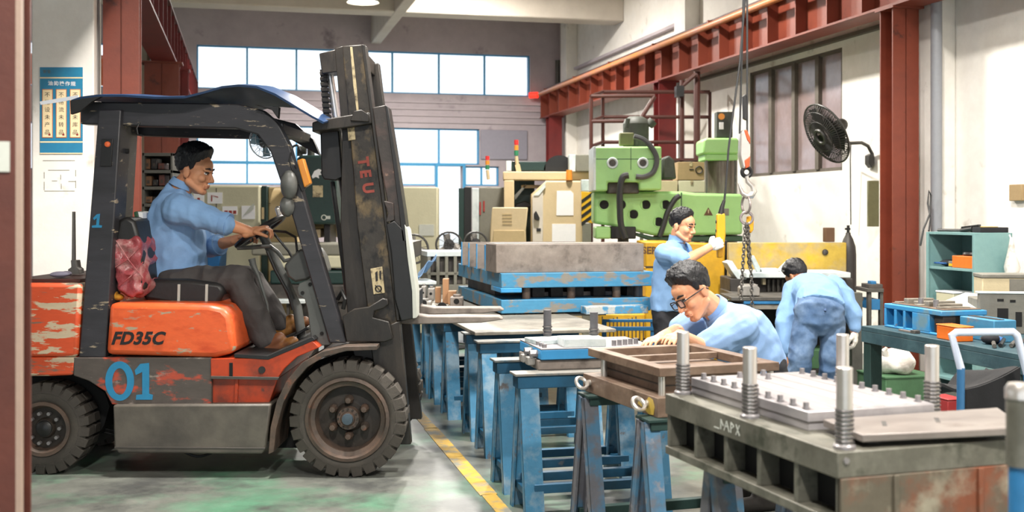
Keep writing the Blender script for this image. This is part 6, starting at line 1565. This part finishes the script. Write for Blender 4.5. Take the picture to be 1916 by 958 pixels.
part('wall_arm', MB().tube([o - ax * .12 + Vector((0, 0, -.07)), W(1590, 268, 11.45), W(1612, 267, 11.6), W(1624, 273, 11.68), W(1632, 288, 11.72), W(1633, 300, 11.74)], .018, 10), M_['fan_dark'], wf_)
part('wall_bracket', MB().pp([(1626, 290), (1634, 286), (1637, 305), (1632, 314), (1626, 306)], 11.7, 11.84), M_['fan_dark'], wf_, .006)
part('power_cord', MB().tube([W(1592, 272, 11.5), W(1591, 300, 12.0), W(1592, 420, 12.05)], .006), M_['cable_dark'], wf_)
solo('notice_board', MB().pp(rect(1625, 338, 1645, 424), 11.55, 11.6), M_['bottle_olive'], 'narrow olive board fixed on the wall beside the red column', 'board', None, .004)
solo('wooden_box', MB().pp(rect(1545, 426, 1562, 453), 10.6, 10.7), M_['wood_brown'], 'small brown wooden box standing on the worn yellow panel', 'box', None, .004)
solo('wall_socket', hbox(MB(), UW - .05, UW, 8.20, 8.36, 1.60, 1.74), M_['cardboard'], 'small brown socket box on the white wall', 'socket', None, .006)
wc = solo('wall_cable', MB().tube([W(1738, 432, 9.9), W(1741, 410, 10.0), W(1736, 380, 10.1), W(1738, 357, 10.1), W(1742, 366, 10.1), W(1740, 400, 10.0), W(1728, 428, 9.95), W(1722, 460, 9.95)], .009), M_['cable_dark'], 'dark cable loop hanging above the teal shelf by the column', 'cable')
# ------------------------------------------------------------------ teal shelf at the wall
c0 = W(1735, 400, 9.66); u0s, v1s = hallof(c0); c1 = W(1825, 400, 9.02); v0s = hallof(c1)[1]
TS = thing('steel_shelf', 'pale teal open steel shelf beside the red column', 'shelf', H(u0s, v0s, 0), HA)
Ls, ws, hs = v1s - v0s, .34, 1.335
L_(TS, 'end_panel', (0, 0, 0), (ws, .02, hs), 'teal_shelf', .003); L_(TS, 'end_panel', (0, Ls - .02, 0), (ws, Ls, hs), 'teal_shelf', .003); L_(TS, 'back_panel', (ws - .012, 0, 0), (ws, Ls, hs), 'teal_shelf', .002)
for z in (.10, .42, .70, 1.02, hs - .02): L_(TS, 'shelf_board', (0, .02, z), (ws - .012, Ls - .02, z + .022), 'teal_shelf', .002)
for y in (0, Ls - .03): L_(TS, 'corner_post', (-.012, y, 0), (.0, y + .03, hs), 'teal_shelf', .002)
def onshelf(name, label, cat, x, y, z, build, group=None):
    t = thing(name, label, cat, FRAME[TS.name] @ Vector((x, y, z)), HA, group); build(t); return t
onshelf('crate', 'orange tool crate on the upper board of the teal shelf', 'crate', .13, .10, 1.043, lambda t: (L_(t, 'tub', (-.11, -.06, 0), (.11, .24, .10), 'crate_orange'), part('black_coil', MB().ring((0, .1, .115), (0, 0, 1), .07, .02, 20, 8), M_['black_metal'], t, local=True)))
onshelf('toolbag', 'dark blue tool bag lying on the upper board of the teal shelf', 'bag', .13, .52, 1.043, lambda t: (part('bag', MB().ball((0, 0, .03), (.09, .085, .03), 16), M_['trouser_black'], t, local=True), L_(t, 'flap', (-.10, -.05, .02), (-.04, .09, .035), 'shirt_inner')))
onshelf('parts_box', 'grey parts box with yellow label on the upper board beside the crate', 'box', .12, .385, 1.043, lambda t: (L_(t, 'box', (-.08, -.035, 0), (.08, .035, .05), 'grey_slab'), L_(t, 'label_strip', (-.082, -.025, .01), (-.08, .025, .03), 'yellow_pure', 0)))
onshelf('carton', 'white carton on the middle board of the teal shelf', 'carton', .12, .46, .723, lambda t: (L_(t, 'box', (-.1, -.14, 0), (.1, .1, .10), 'cream_cabinet'), L_(t, 'lid', (-.105, -.145, .1), (.105, .105, .115), 'paper')))
onshelf('storage_tray', 'blue tray on the middle board of the teal shelf', 'tray', .13, .16, .723, lambda t: (L_(t, 'tray', (-.1, -.1, 0), (.1, .12, .05), 'blue_bin'), L_(t, 'dark_tool', (-.06, -.08, .05), (.04, .08, .075), 'dark_clutter')))
onshelf('tool_tin', 'dark tin standing on the middle board behind the carton', 'tin', .27, .31, .723, lambda t: (part('tin', MB().cyl((0, 0, 0), (0, 0, .16), .05), M_['iron_grey'], t, local=True), part('tin_lid', MB().cyl((0, 0, .16), (0, 0, .17), .053), M_['black_metal'], t, local=True)))
onshelf('hand_tool', 'long dark bar tool lying on top of the teal shelf', 'tool', .08, .40, hs + .003, lambda t: (part('bar', MB().tube([(0, .22, .012), (0, -.1, .014)], .012), M_['black_metal'], t, local=True), part('grip', MB().tube([(0, -.1, .014), (.02, -.22, .03)], .018), M_['black_metal'], t, local=True)))
onshelf('spray_gun', 'dark folded clamp lying on top of the teal shelf near its end', 'tool', .12, .22, hs, lambda t: (part('jaw', MB().bar((-.03, .08, .03), (.02, -.08, .05), .03, .035), M_['black_metal'], t, local=True), part('foot', MB().bb((-.03, -.02, 0), (.03, .06, .03)), M_['iron_grey'], t, local=True)))
onshelf('tool_case', 'flat dark case with yellow strip on top of the teal shelf', 'case', .18, .07, hs, lambda t: (L_(t, 'case', (-.12, -.05, 0), (.14, .06, .045), 'trouser_black'), L_(t, 'strip', (-.06, -.03, .045), (.06, .04, .052), 'yellow_worn')))
bg = MB(); q = FRAME[TS.name] @ Vector((.27, -.075, 0))
bg.tube([(q.x, q.y, 1.30), (q.x, q.y, 1.18), (q.x + .01, q.y, 1.06), (q.x, q.y, .98)], [.012, .035, .06, .045], 16)
for i, p in enumerate(bg.v): bg.v[i] = p + Vector((noise.noise(p * 25), 0, noise.noise(p * 31))) * .012
pbg = solo('plastic_bag', bg, M_['bag_white'], 'white plastic bag hanging on the end of the teal shelf', 'bag')
part('bag_handle', MB().tube([(q.x, q.y, 1.29), (q.x, q.y + .03, 1.32)], .006), M_['bag_white'], pbg)
# ------------------------------------------------------------------ long bench at the wall side
BU0, BU1, BV0, BV1, BZ = 3.76, 5.35, 3.6, 6.32, .79
WB = thing('work_bench', 'long dark teal bench loaded with dies along the white wall', 'bench', H(BU0, BV0, 0), HA)
bw, bl = BU1 - BU0, BV1 - BV0
L_(WB, 'bench_top', (0, 0, BZ - .03), (bw, bl, BZ), 'bench_teal', .003); L_(WB, 'apron', (.0, 0, BZ - .10), (.03, bl, BZ - .03), 'bench_teal', .003); L_(WB, 'apron', (.03, bl - .03, BZ - .10), (bw, bl, BZ - .03), 'bench_teal', .003)
for x, y in ((.01, bl - .09), (bw - .09, bl - .09), (.01, 1.25), (bw - .09, 1.25), (.01, .02), (bw - .09, .02)): L_(WB, 'leg', (x, y, 0), (x + .08, y + .08, BZ - .10), 'bench_dark', .003)
L_(WB, 'lower_shelf', (.25, .2, .40), (bw - .02, 2.0, .42), 'teal_shelf', .002); L_(WB, 'side_panel', (.18, .0, .1), (.2, .55, BZ - .1), 'bench_blue', .002)
def onb(name, label, cat, px, d, build, rot=HA, group=None, z=BZ, uv=None):
    p = H(*uv) if uv else W(px, 400, d); t = thing(name, label, cat, (p.x, p.y, z), rot, group); build(t); return t
def blue_die(t):
    x_ = 1.28
    def L_(t, n, a, b, m, v=.005): return part(n, MB().bb((a[0] * x_, a[1], a[2]), (b[0] * x_, b[1], b[2])), M_[m], t, v, local=True)
    L_(t, 'top_plate', (0, 0, .115), (.46, .30, .145), 'die_blue_clean'); L_(t, 'bottom_plate', (0, 0, 0), (.46, .30, .014), 'die_blue_clean')
    for k, (a, b) in enumerate(((0, .018), (.085, .105), (.16, .178), (.235, .37))): L_(t, 'rib', (a, 0, .014), (b, .28, .115), 'die_blue_clean', .002)
    L_(t, 'dark_core', (.02, .1, .014), (.45, .29, .115), 'black_gap', 0); L_(t, 'end_block', (.385, .02, .014), (.45, .28, .115), 'rim_dark', .002)
    for k in range(7): L_(t, 'guide_block', (.04 + .055 * k, .04 + .02 * (k % 3), .145), (.075 + .055 * k, .24, .16 + .012 * ((k * 5) % 3)), 'table_top_steel', .003)
    L_(t, 'hold_plate', (.03, .03, .145), (.44, .28, .152), 'steel_rusty', .002)
    for x in (.27, .42): part('post', MB().cyl((x, .08, .15), (x, .08, .195), .016), M_['bolt_steel'], t, local=True)
onb('press_die', 'bright blue box die with three dark openings on the long bench', 'die', 0, 0, blue_die, rot=HA - math.pi / 2, uv=(3.87, 6.24))
onb('blue_block', 'plain blue steel block beside the open blue box die', 'block', 0, 0, lambda t: (L_(t, 'block', (0, 0, 0), (.30, .14, .12), 'die_blue'), L_(t, 'top_groove', (.02, .04, .12), (.28, .08, .124), 'dark_clutter', 0)), rot=HA - math.pi / 2, uv=(3.96, 5.61))
onb('crate', 'small bright orange box on the bench edge', 'crate', 0, 0, lambda t: (L_(t, 'tub', (0, 0, 0), (.19, .10, .075), 'crate_orange'), L_(t, 'lid', (-.003, -.003, .075), (.193, .103, .083), 'crate_orange')), rot=HA - math.pi / 2, uv=(3.79, 5.58))
onb('work_glove', 'dark blue work glove heaped next to the orange box', 'glove', 0, 0, lambda t: (part('palm', MB().ball((0, 0, .03), (.05, .045, .03), 14), M_['trouser_black'], t, local=True), part('cuff', MB().ball((.06, .02, .02), (.03, .04, .02), 12), M_['shirt_inner'], t, local=True)), uv=(3.9, 5.26))
def paperboard(t):
    part('board', MB().hexa([Vector(p) for p in ((0, 0, .13), (.46, -.08, .13), (.46, .17, .20), (.04, .17, .20), (0, 0, .136), (.46, -.08, .136), (.46, .17, .206), (.04, .17, .206))]), M_['paper_grey'], t, local=True)
    for k in range(3): part('printed_line', MB().bar((.05, .03 + .05 * k, .150 + .0165 * k), (.40, .03 + .05 * k, .1575 + .0145 * k), .004, .002), M_['paper'], t, local=True)
    L_(t, 'prop', (.08, .04, 0), (.3, .15, .128), 'dark_clutter')
onb('drawing_board', 'pale board leaning on parts behind the orange box', 'board', 0, 0, lambda t: paperboard(t), rot=HA - math.pi / 2, uv=(4.25, 6.24))
def tools(t):
    for k in range(5): part('tool_bar', MB().tube([(.05 * k - .1, -.05 + .02 * (k % 2), .013), (.05 * k + .02, .12 - .02 * k, .014 + .012 * (k % 2))], .011), M_['black_metal' if k % 2 else 'iron_grey'], t, local=True)
onb('tool_set', 'dark hand tools lying loose on the bench in front of the pale board', 'tool', 1880, 5.9, tools)
onb('flat_bar', 'thin pale flat bar on the bench edge before the blue die', 'bar', 0, 0, lambda t: (part('strip', MB().bb((-.04, -.02, 0), (.14, .0, .012)), M_['steel_plate'], t, .002, local=True), part('hook_end', MB().bb((.1, -.03, .0), (.14, .01, .02)), M_['iron_grey'], t, .002, local=True)), rot=HA - math.pi / 2, uv=(3.83, 5.95))
def greyslab(t):
    L_(t, 'front', (0, 0, 0), (.62, .05, .235), 'grey_slab', .006)
    for x0, z0, x1, z1 in ((.10, .055, .16, .15), (.20, .045, .235, .13), (.10, .19, .135, .205), (.17, .185, .2, .2), (.02, .01, .045, .03), (.1, .0, .14, .018)): L_(t, 'cut_out', (x0, -.002, z0), (x1, .004, z1), 'black_gap', 0)
    L_(t, 'top_lip', (-.01, -.005, .235), (.62, .06, .245), 'white_metal', .002); L_(t, 'rear_block', (.0, .05, 0), (.6, .3, .2), 'grey_slab', .006)
onb('mould_block', 'grey mould block with square cut outs at the bench end', 'block', 1832, 6.55, greyslab, rot=math.radians(-10))
onb('carton', 'tan box with a grey lid behind the grey mould block', 'carton', 1838, 6.98, lambda t: (L_(t, 'side', (0, 0, 0), (.36, .2, .30), 'crate_tan'), L_(t, 'lid', (-.005, -.005, .30), (.4, .205, .325), 'grey_slab'), L_(t, 'end_face', (.16, -.003, .01), (.37, .0, .295), 'grey_slab', 0)), rot=math.radians(-8))
# under the bench
bgx = W(1678, 400, 8.45)
gx_ = thing('equipment_box', 'dull green box on the floor beyond the end of the long bench', 'box', (bgx.x, bgx.y + .1, 0), HA)
L_(gx_, 'body', (-.18, -.2, 0), (.26, .2, .265), 'green_box', .006); L_(gx_, 'lid', (-.185, -.205, .265), (.265, .205, .28), 'green_box', .003)
bm_ = MB().ball((bgx.x + .02, bgx.y + .06, .37), (.145, .13, .10), 30)
for i, p in enumerate(bm_.v):
    q = p + Vector((noise.noise(p * 9), noise.noise(p * 9 + Vector((5, 0, 0))), noise.noise(p * 11 + Vector((0, 7, 0))))) * .035
    q.z = max(q.z, .281); bm_.v[i] = q
sk2 = solo('sack', bm_, M_['bag_white'], 'crumpled white sack with red print on the green box', 'sack')
part('tied_ear', MB().tube([(bgx.x - .08, bgx.y + .0, .43), (bgx.x - .1, bgx.y - .02, .465), (bgx.x - .085, bgx.y - .03, .485)], [.03, .02, .012], 10), M_['bag_white'], sk2)
def under(name, label, cat, px, d, z, build):
    p = W(px, 400, d); t = thing(name, label, cat, (p.x, p.y, z), HA); build(t)
under('tool_box', 'red metal box on the lower shelf of the long bench', 'box', 1772, 5.75, .42, lambda t: (L_(t, 'box', (-.03, -.05, 0), (.06, .1, .12), 'tool_red'), L_(t, 'lid', (-.033, -.053, .12), (.063, .103, .13), 'tool_red')))
under('carton', 'plain tan carton under the bench beside the blue side panel', 'carton', 1840, 5.2, 0.42, lambda t: (L_(t, 'box', (0, -.05, 0), (.16, .15, .17), 'crate_tan'), L_(t, 'flap', (-.003, -.053, .17), (.163, .153, .178), 'cardboard')))
cpt = [W(1822, 735, 4.9), W(1828, 716, 4.9), W(1845, 710, 4.9), W(1862, 720, 4.9), W(1868, 738, 4.9), W(1880, 760, 4.9)]
solo('air_hose', MB().tube([Vector((cpt[0].x, cpt[0].y, .012))] + cpt + [Vector((cpt[-1].x, cpt[-1].y, .012))], .009), M_['cable_orange'], 'orange air hose looping up behind the cart', 'hose')
# ------------------------------------------------------------------ hand cart
d = 4.35
hc = thing('hand_cart', 'white and blue tube frame hand cart with black net', 'cart', (W(1845, 400, d).x, d, 0))
tub = lambda nm, pts, m, r=.015: part(nm, MB().tube(pts, r, 10), M_[m], hc)
tub('handle_frame', [W(1798, 690, d), W(1781, 628, d), W(1790, 622, d), W(1895, 621, d - .02), W(1903, 628, d - .02), W(1922, 700, d - .02)], 'cart_white')
tub('leg_tube', [W(1798, 688, d), W(1797, 790, d), Vector((W(1797, 0, d).x, d, .0))], 'cart_blue'); tub('leg_tube', [W(1922, 698, d - .02), W(1928, 800, d - .02), Vector((W(1928, 0, d).x, d - .02, 0))], 'cart_blue')
tub('rear_leg', [Vector((W(1797, 0, d).x, d + .02, .32)), Vector((W(1797, 0, d).x + .02, d + .40, .31)), Vector((W(1786, 0, d).x + .02, d + .45, 0))], 'cart_blue'); tub('rear_leg', [Vector((W(1926, 0, d).x, d + .02, .32)), Vector((W(1926, 0, d).x - .02, d + .40, .31)), Vector((W(1902, 0, d).x + .02, d + .45, 0))], 'cart_blue')
part('deck', MB().bb((W(1797, 0, d).x, d, .30), (W(1926, 0, d).x, d + .44, .33)), M_['cart_blue'], hc, .004)
nb = MB().sheet(lambda a, b: Vector((W(1803, 0, d).x + (W(1918, 0, d).x - W(1803, 0, d).x) * a, d + .06 + .3 * b, .80 + .09 * a ** 1.6 + .03 * math.sin(a * 9 + b * 3) * b - .03 * b)), 20, 10, .012)
part('black_net', nb, M_['black_net'], hc, label='black net draped in the cart')
part('net_drop', MB().sheet(lambda a, b: Vector((W(1803, 0, d).x + (W(1918, 0, d).x - W(1803, 0, d).x) * a, d + .05 - .02 * math.sin(a * 14) * b, .80 + .09 * a ** 1.6 - (.46 + .09 * a ** 1.6) * b)), 24, 6, .01), M_['black_net'], hc)
# ------------------------------------------------------------------ poster pillar and shelves at the back
pc = H(-1.555, 9.1); px_, py_ = Vector((math.cos(HA), math.sin(HA), 0)), Vector((0, 0, 1)); nrm = Vector((math.sin(HA), -math.cos(HA), 0))
def on_pillar(x, y, off=.0):                # a point of the pillar's front face
    r = (x - CX) / FPX; c, s = math.cos(HA), math.sin(HA); u = 9.1 * (r * c + s) / (c - r * s)
    p = H(u, 9.1); p.z = CH + (HY - y) * p.y / FPX
    return p + nrm * off
def pq(name, x0, y0, x1, y1, o0, o1, m, par, label=None):
    q = [on_pillar(x0, y1, o0), on_pillar(x1, y1, o0), on_pillar(x1, y0, o0), on_pillar(x0, y0, o0)]
    return part(name, MB().prism(q, nrm * (o1 - o0)), M_[m], par, 0, 0, label)
q = on_pillar(115, 287)
PO = thing('wall_poster', 'teal safety poster with three cream columns of writing on the white pillar', 'poster', q, HA)
pq('panel', 75, 126, 155, 287, .001, .006, 'poster_teal', PO)
for y in (144.5, 264.5): pq('gold_line', 75, y, 155, y + 2.5, .006, .008, 'poster_cream', PO)
pq('gold_line', 75, 286, 155, 288, .006, .008, 'poster_cream', PO)
text_mesh('heading', '\u6cb9\u7684\u64cd\u4f5c\u89c4\u7a0b'[0:5], .036, M_['paper'], PO, on_pillar(116, 157, .007), px_, py_, .0008, space=1.25, bold=.0008)
text_mesh('corner_mark', '\u5b89\u5168', .03, M_['bottle_olive'], PO, on_pillar(88, 134.5, .007), px_, py_, .0008)
cols = ('\u4e0d\u683c\u8bbe\u672a\u4ea7\u54c1', '\u4e0d\u683c\u6d41\u672a\u8f6c\u54c1', '\u4e0d\u683c\u51fa\u672a\u5e93\u54c1')
for k in range(3):
    x0 = 79 + 26 * k
    cp = pq('cream_strip', x0, 167, x0 + 20, 258, .006, .009, 'poster_edge', PO)
    pq('strip_face', x0 + 1.2, 168.2, x0 + 18.8, 256.8, .009, .011, 'poster_cream', cp)
    for j, chh in enumerate(cols[k]): text_mesh('character', chh, .040, M_['ink_black'], cp, on_pillar(x0 + 10, 178 + 14 * j, .0112), px_, py_, .0006)
    pq('red_seal', x0 + 12, 250, x0 + 16, 254, .011, .0118, 'ink_red', cp)
DG = thing('pillar_sketch', 'faint plan sketch drawn on the white pillar below the poster', 'sketch', on_pillar(112, 360), HA)
for x0, y0, x1, y1 in ((80, 300, 140, 301.2), (90, 318, 130, 319.2), (82, 322, 83.2, 334), (82, 340, 83.2, 356), (83, 357, 140, 358.2), (141, 318, 142.2, 330), (141, 338, 142.2, 352), (113, 327, 114.2, 336), (114, 344, 115.2, 354), (128, 339, 142, 340.2), (97, 338, 107, 339.2)):
    pq('pencil_line', x0, y0, x1, y1, .0003, .001, 'grey_machine', DG)
d = 10.6; fy = floor_y(d)
BS = mach('bookshelf', 'dark metal shelf full of dark boxes behind the driver', 'shelf', 293, d)
for x in (266, 319): ps_(BS, 'upright', rect(x, 286, x + 4, fy), d, .3, 'frame_grey', .003)
for y in (286, 318, 349, 381, 415, 460, 510): ps_(BS, 'shelf_board', rect(266, y, 323, y + 6), d, .3, 'frame_grey', .003)
ps_(BS, 'back', rect(268, 288, 321, fy), d + .29, .02, 'black_metal', 0)
k = 0
for y in (318, 349, 381, 415):
    x = 271
    while x < 308:
        wd = RND.uniform(8, 15); hh = RND.uniform(12, 22)
        t = thing('storage_box', '%s box on the %s board of the dark shelf, %s along it' % (('dusty brown', 'black', 'dark red')[k % 3], {318: 'top', 349: 'second', 381: 'third', 415: 'fourth'}[y], ('first', 'second', 'third', 'fourth', 'fifth')[int((x - 271) // 9)]), 'box', (W(x + wd / 2, y, d + .1).x, d + .1, W(x, y - 1.6, d + .05).z), 0, 'boxes on the dark shelf')
        ps_(t, 'body', rect(x, y - hh, x + wd, y - 1.6), d + .05, .16, ('wood_brown', 'black_metal', 'steel_brown')[k % 3], .004); ps_(t, 'front_label', rect(x + wd * .3, y - hh * .6, x + wd * .7, y - hh * .3), d + .046, .004, 'rim_dark', 0)
        x += wd + 2; k += 1
